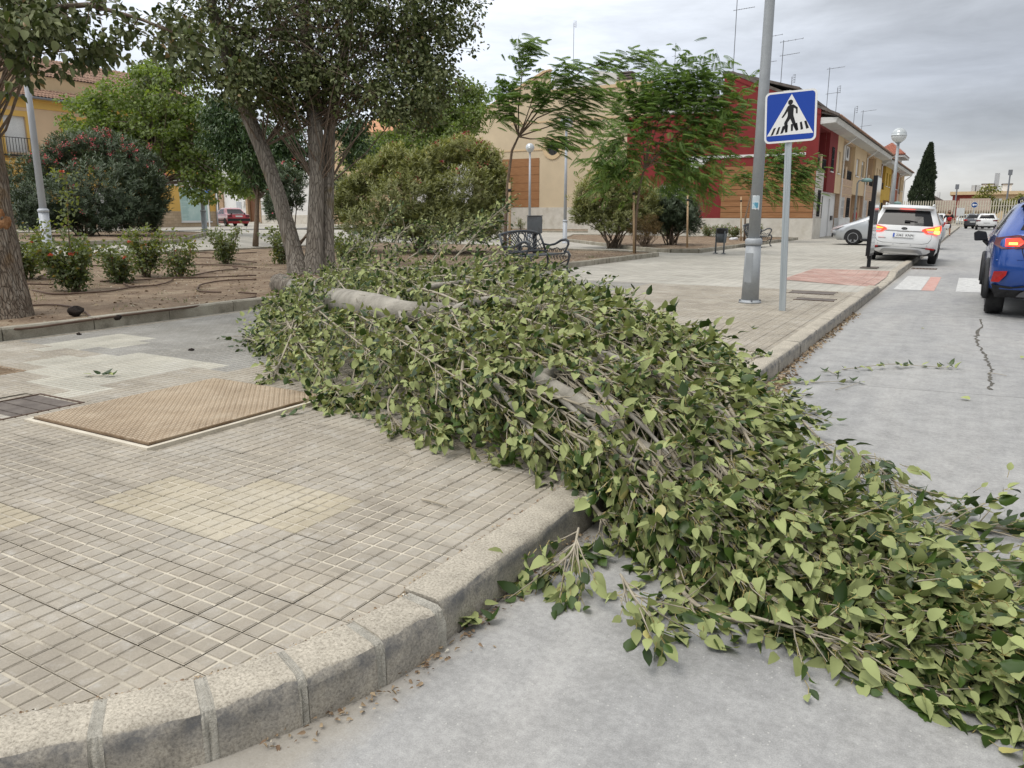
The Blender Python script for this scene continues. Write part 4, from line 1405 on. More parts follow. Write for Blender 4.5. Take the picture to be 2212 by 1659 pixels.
cream_house('terraced_house', 'ochre yellow terraced house with dark red balcony recess behind the street lamp', 77.92, 82.0, 88.0, bay='ochre', up='ochre', bal='orange', ze=EAVE2, zu=7.3)
cream_house('terraced_house', 'pale pink terraced house with orange wall', 88.02, 92.5, 96.4, bay='brickp', up='orange', bal='peach', ze=EAVE2, zu=7.3)
cream_house('terraced_house', 'last cream terraced house in front of the tiled tower', 96.42, 100.5, 104.4, bay='brickp', up='cream2', bal='peach', ze=EAVE2, zu=7.3)
tw = thing('roof_tower', 'white stair tower with a red tiled pyramid roof above the row of houses', 'tower', (-11, 100, 6.0))
a = PYc(1894, 337, 97)[0]; b = PYc(1950, 337, 97)[0]
zt = PYc(1925, 340, 97)[2]
MB().box(a + 0.1, b - 0.5, 97.0, 103.0, 6.0, zt).build('wall', M['white'], tw)
mb = MB()
mb.box(a - 0.5, b + 0.2, 96.5, 103.5, zt, zt + 0.25)
mb.build('eave', M['whited'], tw)
cx_, cy_ = (a + b - 0.4) / 2, 100.0
mb = MB()
mb.add([(a - 0.6, 96.4, zt + 0.25), (b + 0.3, 96.4, zt + 0.25), (b + 0.3, 103.6, zt + 0.25), (a - 0.6, 103.6, zt + 0.25), (cx_, cy_, zt + 1.75)], [(0, 1, 4), (1, 2, 4), (2, 3, 4), (3, 0, 4), (0, 3, 2, 1)])
mb.build('roof', M['redtile'], tw)
mb = MB()
for i in range(22):
    t_ = (i + 0.5) / 22
    x = (a - 0.6) + (b - a + 0.9) * t_
    k = 1 - abs(2 * t_ - 1)
    mb.tube([(x, 96.4, zt + 0.28), (x + (cx_ - x) * 0.0, 96.4 + 3.6 * k, zt + 0.28 + 1.5 * k)], 0.09, 5)
o = mb.build('tile_rows', M['redtile'], tw)
o['kind'] = 'stuff'
def ant_at(px, py_base, depth, h, lab, kind, yaw):
    p = at(px, py_base, depth)
    return antenna(p, h, lab, kind, yaw)
ant_at(1583, 165, 46, 4.6, 'tall twin boom antenna on the ridge of the wine red house', 0, R(20))
ant_at(1684, 215, 50, 3.6, 'twin boom antenna seen just above the crossing sign', 0, R(15))
ant_at(1707, 220, 52, 1.6, 'short panel antenna right behind the crossing sign top', 1, R(15))
ant_at(1784, 250, 56, 3.3, 'antenna with two booms right of the crossing sign', 2, R(20))
ant_at(1803, 268, 58, 2.6, 'lower antenna with a panel head beside the two boom one', 1, R(20))
ant_at(1841, 298, 62, 2.3, 'small comb shaped antenna midway along the row roof', 1, R(20))
ant_at(1859, 302, 66, 2.4, 'antenna with two short booms near the street lamp globe', 2, R(20))
ant_at(1646, 185, 48, 2.9, 'antenna partly hidden behind the tall lamp post', 2, R(15))
B3 = thing('cream_building', 'large cream rendered building with stepped gable and round window', 'building', (-33, 62, 0.2))
yc = 62.0
g3 = Fac((0, yc, 0), (1, 0, 0), (0, -1, 0))
xl, xr = -46.0, -23.5
mb = MB()
pl_ = [(xl, 2.1), (xr, 2.1), (xr, 11.6), (-25.9, 11.65), (-32.68, 11.9), (-32.68, 13.45), (-33.2, 13.3), (-40.5, 10.1), (xl, 7.6)]
rc = (-32.29, 7.13)
rr = 0.62
ring = [(rc[0] + rr * math.cos(a), rc[1] + rr * math.sin(a)) for a in np.linspace(0, 2 * math.pi, 25)[:-1]]
bmm = bmesh.new()
outer = [bmm.verts.new((p[0], yc, p[1])) for p in pl_]
inner = [bmm.verts.new((p[0], yc, p[1])) for p in ring]
eds = [bmm.edges.new((outer[i], outer[(i + 1) % len(outer)])) for i in range(len(outer))] + [bmm.edges.new((inner[i], inner[(i + 1) % len(inner)])) for i in range(len(inner))]
bmesh.ops.triangle_fill(bmm, edges=eds, use_beauty=True)
ex = bmesh.ops.extrude_face_region(bmm, geom=bmm.faces[:])
bmesh.ops.translate(bmm, verts=[v for v in ex['geom'] if isinstance(v, bmesh.types.BMVert)], vec=(0, 0.3, 0))
bmesh.ops.recalc_face_normals(bmm, faces=bmm.faces[:])
me = bpy.data.meshes.new('front_wall'); bmm.to_mesh(me); bmm.free()
me.materials.append(M['cream'])
link('front_wall', me, B3)
MB().box(xr - 0.3, xr, yc + 0.3, yc + 12, 0, 11.5).build('side_wall', M['cream'], B3)
g3.slab('plinth', xl, xr + 0.04, -0.3, 0.05, 0.0, 2.1, M['plinth'], B3)
mb = MB()
n = 24
vs = []
for q, (r_, d_) in enumerate(((rr, -0.02), (rr + 0.32, -0.02), (rr + 0.32, -0.10), (rr, -0.10))):
    for a in np.linspace(0, 2 * math.pi, n + 1)[:-1]:
        vs.append((rc[0] + r_ * math.cos(a), yc + d_ + 0.015, rc[1] + r_ * math.sin(a)))
fs = []
for q in range(4):
    q2 = (q + 1) % 4
    for i in range(n):
        j = (i + 1) % n
        fs.append((q * n + i, q * n + j, q2 * n + j, q2 * n + i))
mb.add(vs, fs)
wr = mb.build('round_window', M['cream2'], B3)
mb = MB()
mb.prism([(rr * math.cos(a), rr * math.sin(a)) for a in np.linspace(0, 2 * math.pi, 25)[:-1]], (rc[0], yc + 0.2, rc[1]), (1, 0, 0), (0, 0, 1), 0.02)
mb.build('pane', M['glassd'], wr)
mb = MB()
mb.box(rc[0] - 0.03, rc[0] + 0.03, yc + 0.12, yc + 0.17, rc[1] - rr, rc[1] + rr).box(rc[0] - rr, rc[0] + rr, yc + 0.121, yc + 0.169, rc[1] - 0.03, rc[1] + 0.03)
mb.build('glazing_bar', M['frame_d'], wr)
for zz, ua, ub in ((7.05, xl + 4, rc[0] - rr - 0.36), (7.05, rc[0] + rr + 0.36, xr), (9.35, -36.5, -24)):
    g3.slab('string_course', ua, ub, 0.001, 0.05, zz - 0.05, zz + 0.05, M['cream2'], B3)
planks(g3, -37.4, -33.6, 2.12, 6.35, 6, B3)
mb = MB()
mb.prism([(-46.3, 7.55), (-40.5, 10.12), (-33.2, 13.36), (-32.6, 13.52), (-32.6, 13.62), (-33.3, 13.52), (-40.6, 10.3), (-46.4, 7.75)], (0, yc - 0.12, 0), (1, 0, 0), (0, 0, 1), -0.5)
mb.build('verge', M['cream2'], B3)
mb = MB()
mb.box(-32.7, -23.3, yc - 0.1, yc + 0.4, 11.66, 11.92)
mb.build('coping', M['cream2'], B3)
x0 = PYc(1190, 160, 66)[0]; x1 = PYc(1341, 160, 66)[0]
zr = PYc(1200, 158, 66)[2]
mb = MB()
mb.prism([(x0, 10), (x1, 10), (x1, zr - 0.6), (x0 + (x1 - x0) * .62, zr - 0.05), (x0 + (x1 - x0) * .60, zr - 0.9), (x0 + 2.6, zr - 0.75), (x0 + 0.4, zr)], (0, 66, 0), (1, 0, 0), (0, 0, 1), -6)
mb.build('roof_room', M['whited'], B3)
g4 = Fac((0, 66, 0), (1, 0, 0), (0, -1, 0))
wd = g4.slab('roof_window', x0 + 0.35, x0 + 1.5, 0.0, 0.05, zr - 3.0, zr - 1.7, M['glassd'], B3)
g4.slab('frame', x0 + 0.25, x0 + 0.349, 0.0, 0.08, zr - 3.1, zr - 1.6, M['frame_w'], wd)
c0 = PYc(1325, 187, 62)[0]; c1 = PYc(1361, 187, 62)[0]
zc0 = 11.9; zc1 = PYc(1340, 152, 62)[2]
ch = MB().box(c0, c1, yc + 0.4, yc + 1.5, 11.0, zc1 - 0.75).build('chimney', M['cream'], B3)
for k in range(4):
    MB().box(c0 + 0.08, c1 - 0.08, yc + 0.45, yc + 1.45, zc1 - 0.74 + 0.2 * k, zc1 - 0.74 + 0.2 * k + 0.11).build('louvre', M['roofedge'], ch)
MB().box(c0 + 0.25, c1 - 0.25, yc + 0.6, yc + 1.3, zc1 - 0.75, zc1).build('flue', M['frame_d'], ch)
ant_at(1238, 165, 68, 4.4, 'panel antenna on a mast above the white roof room', 1, R(10))
ant_at(1455, 205, 70, 4.4, 'slim whip antenna with a small cross above the roofs', 3, 0)
XL = -50.0
YB = thing('yellow_building', 'yellow and peach two storey building with clay tiled roofs behind the oleander', 'building', (XL, 30, 0.5))
h = Fac((XL, 0, 0), (0, 1, 0), (1, 0, 0))
ya, yb = 8.0, 40.6
zg = 0.4
wins = [(10.6, 12.0, 5.3, 7.2), (14.4, 15.8, 5.3, 7.2), (18.2, 19.6, 5.3, 7.2), (22.0, 23.4, 5.3, 7.2), (25.85, 27.15, 5.1, 7.2), (29.6, 30.9, 5.1, 7.2), (33.4, 34.7, 5.1, 7.2), (37.0, 38.3, 5.1, 7.2)]
h.wall('upper_wall', ya, yb, 4.75, 7.75, [(a_, b_, c_, d_) for a_, b_, c_, d_ in wins], M['peach'], YB)
shop = (37.4, 40.0, 0.98, 3.46)
low = [(26.0, 27.6, 0.6, 3.0), (31.0, 33.0, 0.6, 3.2)]
h.wall('lower_wall', ya, yb, zg + 1.3, 4.25, [shop] + low, M['yellow'], YB)
h.wall('stone_plinth', ya, yb, zg - 0.3, zg + 1.3, [(shop[0], shop[1], shop[2], 9)] + low, M['brickb'], YB, -0.22, 0.012)
h.slab('cornice', ya, yb + 0.1, -0.2, 0.18, 4.25, 4.45, M['yellow'], YB)
h.slab('cornice', ya, yb + 0.16, -0.2, 0.28, 4.45, 4.6, M['yellow'], YB)
h.slab('cornice', ya, yb + 0.1, -0.2, 0.14, 4.6, 4.75, M['yellow'], YB)
for u0, u1, z0, z1 in wins:
    w = h.window(u0, u1, z0, z1, YB, M['frame_w'], M['glassd'], shutter=0.97, mull=0, depth=-0.16)
    mb = MB()
    h.box(mb, u0 - 0.32, u0, 0.0, 0.05, z0 - 0.3, z1 + 0.32); h.box(mb, u1, u1 + 0.32, 0.0, 0.05, z0 - 0.3, z1 + 0.32); h.box(mb, u0, u1, 0.0, 0.0495, z1, z1 + 0.32)
    mb.build('surround', M['yellow'], w)
    mb = MB()
    for i in range(12):
        uu = u0 - 0.3 + (u1 - u0 + 0.6) * i / 11
        h.box(mb, uu - .012, uu + .012, 0.38, 0.404, 4.95, 5.9)
    h.box(mb, u0 - 0.31, u1 + 0.31, 0.375, 0.41, 5.9, 5.94)
    h.box(mb, u0 - 0.31, u1 + 0.31, 0.06, 0.42, 4.87, 4.95)
    mb.build('balcony_rail', M['iron'], w)
w = h.window(*shop, YB, M['frame_w'], mat('whitened_shop_glass', (0.42, 0.60, 0.58), (0.52, 0.68, 0.65), scale=2.2, rough=0.25, stain=(0.60, 0.72, 0.70), stscale=2.5), mull=0, depth=-0.1)
M['paper'] = mat('white_paper', (0.72, 0.72, 0.72), rough=0.8)
M['printgrey'] = mat('faded_print', (0.30, 0.36, 0.36), rough=0.8)
h.slab('notice', 38.05, 38.42, -0.112, -0.10, 2.72, 3.08, M['paper'], w)
h.slab('notice', 38.98, 39.42, -0.112, -0.10, 2.3, 2.62, M['paper'], w)
mb = MB()
for k in range(3):
    h.box(mb, 38.1 , 38.36, -0.0995, -0.098, 2.8 + k * 0.08, 2.825 + k * 0.08)
    h.box(mb, 39.02, 39.36, -0.0995, -0.098, 2.36 + k * 0.08, 2.40 + k * 0.08)
mb.build('print_lines', M['printgrey'], w)['kind'] = 'stuff'
mb = MB()
random.seed(3)
for k in range(20):
    if k in (2, 9, 13):
        continue
    h.box(mb, 37.62, 37.62 + random.uniform(.45, .62), -0.112, -0.109, 1.25 + k * 0.085, 1.285 + k * 0.085)
mb.build('price_lines', mat('faint_window_lettering', (0.33, 0.50, 0.49), rough=0.4), w)['kind'] = 'stuff'
h.slab('sill', shop[0] - .05, shop[1] + .05, -0.05, 0.08, shop[2] - 0.1, shop[2], M['white'], w)
h.slab('fascia_sign', 36.3, 39.75, 0.001, 0.06, 3.5, 4.12, M['white'], YB)
for u0, u1, z0, z1 in low:
    h.slab('door', u0, u1, -0.2, -0.12, z0, z1, M['white'], YB)
mb = MB()
mb.tube([(XL + 0.12, yb - 0.12, 4.2), (XL + 0.12, yb - 0.12, 0.5)], 0.05, 6)
mb.build('downpipe', M['metalpale'], YB)
mb = MB()
mb.box(XL - 12, XL - 0.22, yb - 0.22, yb, 0.2, 7.7)
mb.build('end_wall', M['yellow'], YB)
h.slab('yellow_band', ya, yb + 0.05, -0.2, 0.06, 7.75, 8.2, M['yellow'], YB)
h.slab('yellow_band', ya, yb + 0.08, -0.2, 0.16, 8.2, 8.28, M['yellow'], YB)
mb = MB()
mb.tube([(XL + 0.48, ya, 8.33), (XL + 0.48, yb + 0.1, 8.33)], 0.075, 8)
mb.build('gutter', M['metalpale_d'], YB)
mb = MB()
mb.add([(XL + 0.5, ya, 8.30), (XL - 1.8, ya, 9.1), (XL - 1.8, yb, 9.1), (XL + 0.5, yb, 8.30)], [(0, 3, 2, 1)])
mb.add([(XL - 2.0, ya, 10.0), (XL - 6.5, ya, 11.9), (XL - 6.5, yb, 11.9), (XL - 2.0, yb, 10.0)], [(0, 3, 2, 1)])
mb.build('roof_deck', M['roofedge'], YB)
MB().box(XL - 11, XL - 1.8, ya, yb, 8.9, 10.0).build('attic_wall', M['cream2'], YB)
MB().box(XL - 11, XL - 6.5, ya, yb, 10.0, 11.8).build('rear_attic', M['whited'], YB)
tile_roof(YB, (XL + 0.52, 20, 8.36), (0, 1, 0), 20.5, (-2.3, 0, 0.8), 2.3, 260)
tile_roof(YB, (XL - 1.7, 20, 9.98), (0, 1, 0), 20.5, (-4.5, 0, 1.9), 4.8, 0)
MB().box(XL - 6.2, XL - 5.4, 29.0, 30.0, 11.0, 12.6).build('chimney', M['white'], YB)
M['signblue'] = mat('sign_blue', (0.003, 0.05, 0.36), rough=0.4, spec=0.5)
M['signwhite'] = mat('sign_white', (0.80, 0.80, 0.79), rough=0.4)
M['signred'] = mat('sign_red', (0.45, 0.05, 0.04), rough=0.4)
M['signblue2'] = mat('sign_blue_faded', (0.09, 0.20, 0.52), rough=0.4)
M['signblack'] = mat('sign_black', (0.012, 0.012, 0.014), rough=0.45)
M['signred2'] = mat('sign_red_faded', (0.40, 0.14, 0.12), rough=0.5)
def disc(mb, c, r, ux, uy, th, n=28, m=0):
    mb.prism([(r * math.cos(a), r * math.sin(a)) for a in np.linspace(0, 2 * math.pi, n + 1)[:-1]], c, ux, uy, th, m)
p = at(453, 488, 51)
p[2] = hz(p[0], p[1])
ns = thing('no_parking_sign', 'round faded red and blue no parking sign on a white post by the yellow shop', 'road sign', p)
MB().tube([(0, 0, 0), (0, 0, 2.45)], 0.045, 8).build('post', M['signwhite'], ns, world=False)
ux = Vector((0.75, 0.66, 0)).normalized(); uy = Vector((0, 0, 1)); nn = ux.cross(uy)
c = Vector((0, 0, 2.45)) + nn * 0.06
mb = MB(); disc(mb, c, 0.30, ux, uy, 0.015); mb.build('rim', M['signred2'], ns, world=False)
mb = MB(); disc(mb, c + nn * 0.012, 0.235, ux, uy, 0.008); mb.build('face', M['signblue2'], ns, world=False)
mb = MB(); mb.bar(c + nn * 0.022 + (-ux + uy).normalized() * 0.23, c + nn * 0.022 - (-ux + uy).normalized() * 0.23, 0.05, 0.004, upv=nn); mb.build('slash', M['signred2'], ns, world=False)
mb = MB(); mb.prism([(-0.17, -0.05), (-0.02, -0.05), (-0.02, 0.02), (-0.17, 0.02)], c + nn * 0.021, ux, uy, 0.003); mb.build('sticker', M['signwhite'], ns, world=False)
yw = 58.0
WH = thing('white_house', 'white house with a brown brick doorway behind the red car', 'house', (-52, yw, 0.6))
k4 = lambda zx, zy: ((600 + zx * .22604) / 1.8228, (650 + zy * .22604) / 1.8228)
gw = Fac((0, yw, 0), (1, 0, 0), (0, -1, 0))
q0 = PYc(*k4(1225, 330), yw); q1 = PYc(*k4(2400, 300), yw)
dL = PYc(*k4(1655, 480), yw); dR = PYc(*k4(1880, 990), yw)
fL = PYc(*k4(1615, 430), yw); fR = PYc(*k4(1910, 1000), yw)
zbase = dR[2]
pz = PYc(*k4(2000, 872), yw)[2]
gw.wall('wall', q0[0] - 3, q1[0] + 22, pz, 6.0, [(fL[0], fR[0], 0, fL[2])], M['white'], WH)
gw.wall('plinth', q0[0] - 3, q1[0] + 22, 0.2, pz, [(fL[0], fR[0], 0, fL[2])], M['plinth'], WH, -0.22, 0.03)
dw = gw.wall('doorway', fL[0], fR[0], 0.2, fL[2], [(dL[0], dR[0], 0, dL[2])], M['bricko'], WH, -0.3, 0.08)
gw.slab('lintel', fL[0] - .1, fR[0] + .1, -0.1, 0.2, fL[2], fL[2] + 0.16, M['plinth'], dw)
gw.slab('door', dL[0], dR[0], -0.28, -0.2, zbase, dL[2], mat('brown_door', (0.10, 0.045, 0.022), (0.16, 0.075, 0.035), scale=2, rough=0.5, stretch=(8, 1, 1)), dw)
mb = MB()
mb.prism([(fL[0] - 0.2, fL[2] + .17), (fR[0] + 0.2, fL[2] + .17), ((fL[0] + fR[0]) / 2, fL[2] + 1.25)], (0, yw - 0.2, 0), (1, 0, 0), (0, 0, 1), -0.2)
mb.build('pediment', M['rooftile'], dw)
gw.slab('step', dL[0] - .2, dR[0] + .2, 0.03, 0.4, zbase - 0.4, zbase, M['plinth'], WH)
m0 = PYc(*k4(1465, 640), yw); m1 = PYc(*k4(1558, 768), yw)
gw.slab('meter_cabinet', m0[0], m1[0], 0.001, 0.05, m1[2], m0[2], M['metalpale'], WH)
m0 = PYc(*k4(1570, 625), yw); m1 = PYc(*k4(1615, 715), yw)
gw.slab('letter_box', m0[0], m1[0], 0.001, 0.16, m1[2], m0[2], M['frame_w'], WH)
e0 = PYc(*k4(1125, 420), yw); e1 = PYc(*k4(1190, 740), yw)
gw.slab('gate', e0[0], e1[0], 0.001, 0.05, 0.6, e0[2], M['door_d'], WH)
e2 = PYc(*k4(1260, 740), yw)
gw.slab('gate_pier', e1[0] + .02, e2[0], 0.001, 0.2, 0.4, e0[2] + 1.0, M['bricko'], WH)
mb = MB()
mb.box(q0[0] - 3, q1[0] + 22, yw + 0.22, yw + 8, 6.0, 6.25)
mb.build('flat_roof', M['whited'], WH)
p = at(790, 275, 70)
TR = thing('tiled_house', 'house with an orange tiled roof glimpsed between the trunks', 'house', (p[0], p[1], 0))
MB().box(p[0] - 5, p[0] + 4, p[1], p[1] + 9, 0, p[2] - 0.5).build('wall', M['peach'], TR)
mb = MB()
mb.add([(p[0] - 5.4, p[1] - .4, p[2] - 0.5), (p[0] + 4.4, p[1] - .4, p[2] - 0.5), (p[0] + 4.4, p[1] + 9.4, p[2] - .5), (p[0] - 5.4, p[1] + 9.4, p[2] - .5), (p[0] - 0.5, p[1] + 4.5, p[2] + 1.6)], [(0, 1, 4), (1, 2, 4), (2, 3, 4), (3, 0, 4), (3, 2, 1, 0)])
mb.build('roof', mat('orange_roof_tile', (0.42, 0.20, 0.10), (0.52, 0.28, 0.16), scale=3, rough=0.9, grain=0.2, gscale=9), TR)
yF = 112.0
M['fencepale'] = mat('cream_fence_paint', (0.50, 0.465, 0.37), (0.57, 0.535, 0.43), scale=3, rough=0.7)
x0 = PYc(1992, 470, yF)[0]
FE = thing('pale_fence', 'cream picket fence of tall metal pales at the end of the road', 'fence', (2, yF, 0))
o = MB().box(x0 - 3, 22, yF - 0.12, yF + 0.12, -0.05, 0.35).build('base_wall', M['plinth'], FE)
for zz in (0.75, 2.55):
    MB().box(x0 - 3, 22, yF + 0.03, yF + 0.07, zz - 0.04, zz + 0.04).build('rail', M['fencepale'], FE)
pm = MB().add([(-.055, -.02, 0), (.055, -.02, 0), (.055, .02, 0), (-.055, .02, 0), (-.055, -.02, 2.75), (.055, -.02, 2.75), (.055, .02, 2.75), (-.055, .02, 2.75), (0, -.02, 2.9), (0, .02, 2.9)],
              [(0, 1, 5, 4), (1, 2, 6, 5), (2, 3, 7, 6), (3, 0, 4, 7), (4, 5, 8), (6, 7, 9), (5, 6, 9, 8), (7, 4, 8, 9)]).mesh('pale', M['fencepale'])
xx = x0 - 3
while xx < 16:
    o = link('pale', pm, FE, world=False)
    o.location = (xx - 2, 0, 0.36)
    xx += 0.27
p = PYc(2075, 443, yF - 0.3)
rs = thing('arrow_sign', 'round blue sign with a white left arrow at the end of the road', 'road sign', (p[0] + 0.55, yF - 1.0, 0))
rs.location.x = PYc(2105, 443, yF - 1.0)[0]
zsg = PYc(2105, 442.5, yF - 1.0)[2]
MB().tube([(0, 0.05, 0), (0, 0.05, zsg + .2)], 0.05, 8).build('post', M['metalpale'], rs, world=False)
mb = MB(); disc(mb, (0, 0, zsg), 0.36, (1, 0, 0), (0, 0, 1), 0.02); mb.build('rim', M['signwhite'], rs, world=False)
mb = MB(); disc(mb, (0, -0.021, zsg), 0.33, (1, 0, 0), (0, 0, 1), 0.006); mb.build('face', mat('sign_blue_dark', (0.01, 0.06, 0.22), rough=0.4), rs, world=False)
mb = MB()
mb.prism([(-.26, 0), (-.06, -.17), (-.06, -.06), (.25, -.06), (.25, .06), (-.06, .06), (-.06, .17)], (0, -0.028, zsg), (1, 0, 0), (0, 0, 1), 0.006)
mb.build('arrow', M['signwhite'], rs, world=False)
p0 = PYc(2062, 452, yF - 0.2); p1 = PYc(2080, 470, yF - 0.2)
nb = thing('notice_board', 'blank pale notice board fixed to the cream fence', 'notice board', (p0[0], yF - 0.2, 1.4))
MB().box(PYc(2065.5, 460, yF)[0] - 2.9 + 2.9, PYc(2083, 460, yF)[0], yF - 0.08, yF - 0.03, PYc(2070, 466, yF)[2], PYc(2070, 449, yF)[2]).build('board', mat('board_grey', (0.55, 0.57, 0.57), (0.62, 0.64, 0.64), scale=2, rough=0.5), nb)
yL = 140.0
LB = thing('brown_roof_building', 'long low building with a brown tiled roof behind the fence', 'building', (0, yL, 0))
xa = PYc(1985, 440, yL)[0]; xb = PYc(2140, 440, yL)[0]; xm = PYc(2066, 440, yL)[0]
ztop = PYc(2030, 436, yL)[2]; zev = PYc(2030, 455, yL)[2]
for u0, u1, dz_ in ((xa, xm - .3, 0.0), (xm + .3, xb, 0.25)):
    mb = MB()
    mb.add([(u0, yL, zev), (u1, yL, zev), (u1, yL + 5, ztop + 0.3 + dz_), (u0, yL + 5, ztop + 0.3 + dz_), (u1, yL + 10, zev), (u0, yL + 10, zev), (u0, yL, zev - .2), (u1, yL, zev - .2)], [(0, 1, 2, 3), (3, 2, 4, 5), (0, 3, 5), (1, 4, 2), (0, 6, 7, 1)])
    mb.build('roof', mat('brown_roof', (0.22, 0.165, 0.13), (0.29, 0.225, 0.18), scale=1.2, rough=0.9, stretch=(1, 6, 1), grain=0.15, gscale=4), LB)
    MB().box(u0 + .4, u1 - .4, yL + .5, yL + 9.5, 0, zev - .02).build('wall', M['cream2'], LB)
    k = u0 + 1.5
    while k < u1 - 3:
        MB().box(k, k + 2.2, yL + .42, yL + .49, 0.4, zev - 0.9).build('shutter_door', M['roofedge'], LB)
        k += 4.1
yR = 210.0
FB = thing('far_flats', 'cream and dark red apartment block with white roof rooms in the distance', 'building', (10, yR, 0))
xa = PYc(2058, 425, yR)[0]; xb = PYc(2215, 425, yR)[0] + 25
xm = PYc(2118, 425, yR)[0]
z3 = PYc(2080, 421, yR)[2]; z4 = PYc(2080, 414, yR)[2]; z5 = PYc(2100, 411, yR)[2]
MB().box(xa, xm, yR, yR + 15, 0, z3).build('red_wing', plaster('dark_red_render', (0.27, 0.06, 0.045), .08), FB)
MB().box(xm, xb, yR - 0.05, yR + 15, 0, z3).build('cream_wing', M['cream2'], FB)
MB().box(xa - .6, xb, yR - 0.8, yR + 15, z3, z4).build('cornice', M['cream2'], FB)
gf = Fac((0, yR, 0), (1, 0, 0), (0, -1, 0))
u = xa + 1.2
i = 0
while u < xb - 4:
    w = gf.slab('window', u + 1.5, u + 3.2, 0.05, 0.12, z3 - 3.0, z3 - 0.9, M['frame_w'], FB)
    gf.slab('pane', u + 1.75, u + 2.95, 0.121, 0.14, z3 - 2.8, z3 - 1.4, M['glassd'] if i > 1 else M['shutter'], w)
    u += 5.4
    i += 1
for a_, b_ in ((2122, 2147), (2166, 2186)):
    u0 = PYc(a_, 400, yR + 4)[0]; u1 = PYc(b_, 400, yR + 4)[0]
    rmm = MB().box(u0, u1, yR + 4, yR + 10, z4 - .1, PYc(a_, 398.5, yR + 4)[2]).build('roof_room', M['white'], FB)
    MB().box(u0 - .2, u1 + .2, yR + 3.8, yR + 10.2, PYc(a_, 398.5, yR + 4)[2], PYc(a_, 398.5, yR + 4)[2] + .2).build('cap', M['roofedge'], rmm)
for a_ in (2104, 2113, 2152):
    u0 = PYc(a_, 400, yR + 5)[0]
    MB().box(u0 - .5, u0 + .5, yR + 5, yR + 6, z4 - .1, z4 + (1.6 if a_ < 2150 else 4.2)).build('chimney', M['metalpale'], FB)
WG = thing('far_white_house', 'distant white house with a stepped roof just right of the cypress', 'house', (-8, 160, 0))
u0 = PYc(2000, 440, 160)[0]; u1 = PYc(2032, 440, 160)[0]; um = PYc(2014, 440, 160)[0]
zz0 = PYc(2000, 437, 160)[2]; zz1 = PYc(2022, 426, 160)[2]
MB().box(u0, u1, 160, 168, 0, zz0).build('wall', M['white'], WG)
mb = MB(); mb.prism([(u0 - .5, zz0), (u1 + 1, zz0), (um, zz1 + .4)], (0, 160, 0), (1, 0, 0), (0, 0, 1), -8); mb.build('roof', M['roofedge'], WG)
MB().box(um + .5, u1 - .4, 162, 165, zz0, zz1 + .9).build('roof_room', M['white'], WG)
def mast(px, depth, ztop_px, label, heads):
    b = at(px, 460, depth)
    t_ = thing('floodlight_mast', label, 'floodlight', (b[0], b[1], 0), 0, 'floodlight masts beyond the fence')
    zt_ = at(px, ztop_px, depth)[2]
    MB().tube([(0, 0, 0), (0, 0, zt_)], [0.22, 0.12], 8).build('pole', M['metalpale_d'], t_, world=False)
    for k in range(heads):
        s_ = (k - (heads - 1) / 2) * 1.6
        MB().box(s_ - 0.35, s_ + 0.35, -0.3, 0.15, zt_ - 0.7 if heads > 1 else zt_ - 0.1, zt_ - 0.1 if heads > 1 else zt_ + 0.9).build('lamp_head', M['frame_d'] if heads > 1 else M['metalpale_d'], t_, world=False)
mast(2061, 165, 408, 'floodlight mast with a single tall head near the cypress', 1)
mast(2134, 175, 402, 'floodlight mast with twin dark lamp heads', 2)
mast(2171, 150, 378, 'tallest slim floodlight mast above the yellow green tree', 1)
M['lampgrey'] = mat('lamp_post_grey', (0.30, 0.32, 0.335), (0.37, 0.39, 0.405), scale=2.5, rough=0.5, metal=0.15, grain=0.04, gscale=40)
M['lamppale'] = mat('lamp_post_pale_grey', (0.40, 0.425, 0.46), (0.46, 0.485, 0.52), scale=2.5, rough=0.5, metal=0.1, grain=0.03, gscale=40)
M['globe'] = mat('lamp_globe_opal', (0.58, 0.60, 0.60), (0.64, 0.66, 0.66), scale=4, rough=0.18, spec=0.6)
M['globecap'] = mat('lamp_globe_cap', (0.40, 0.43, 0.44), (0.52, 0.55, 0.56), scale=3, rough=0.2, spec=0.6, metal=0.3)
M['teal'] = mat('lamp_head_teal', (0.14, 0.25, 0.24), (0.20, 0.31, 0.30), scale=3, rough=0.4)
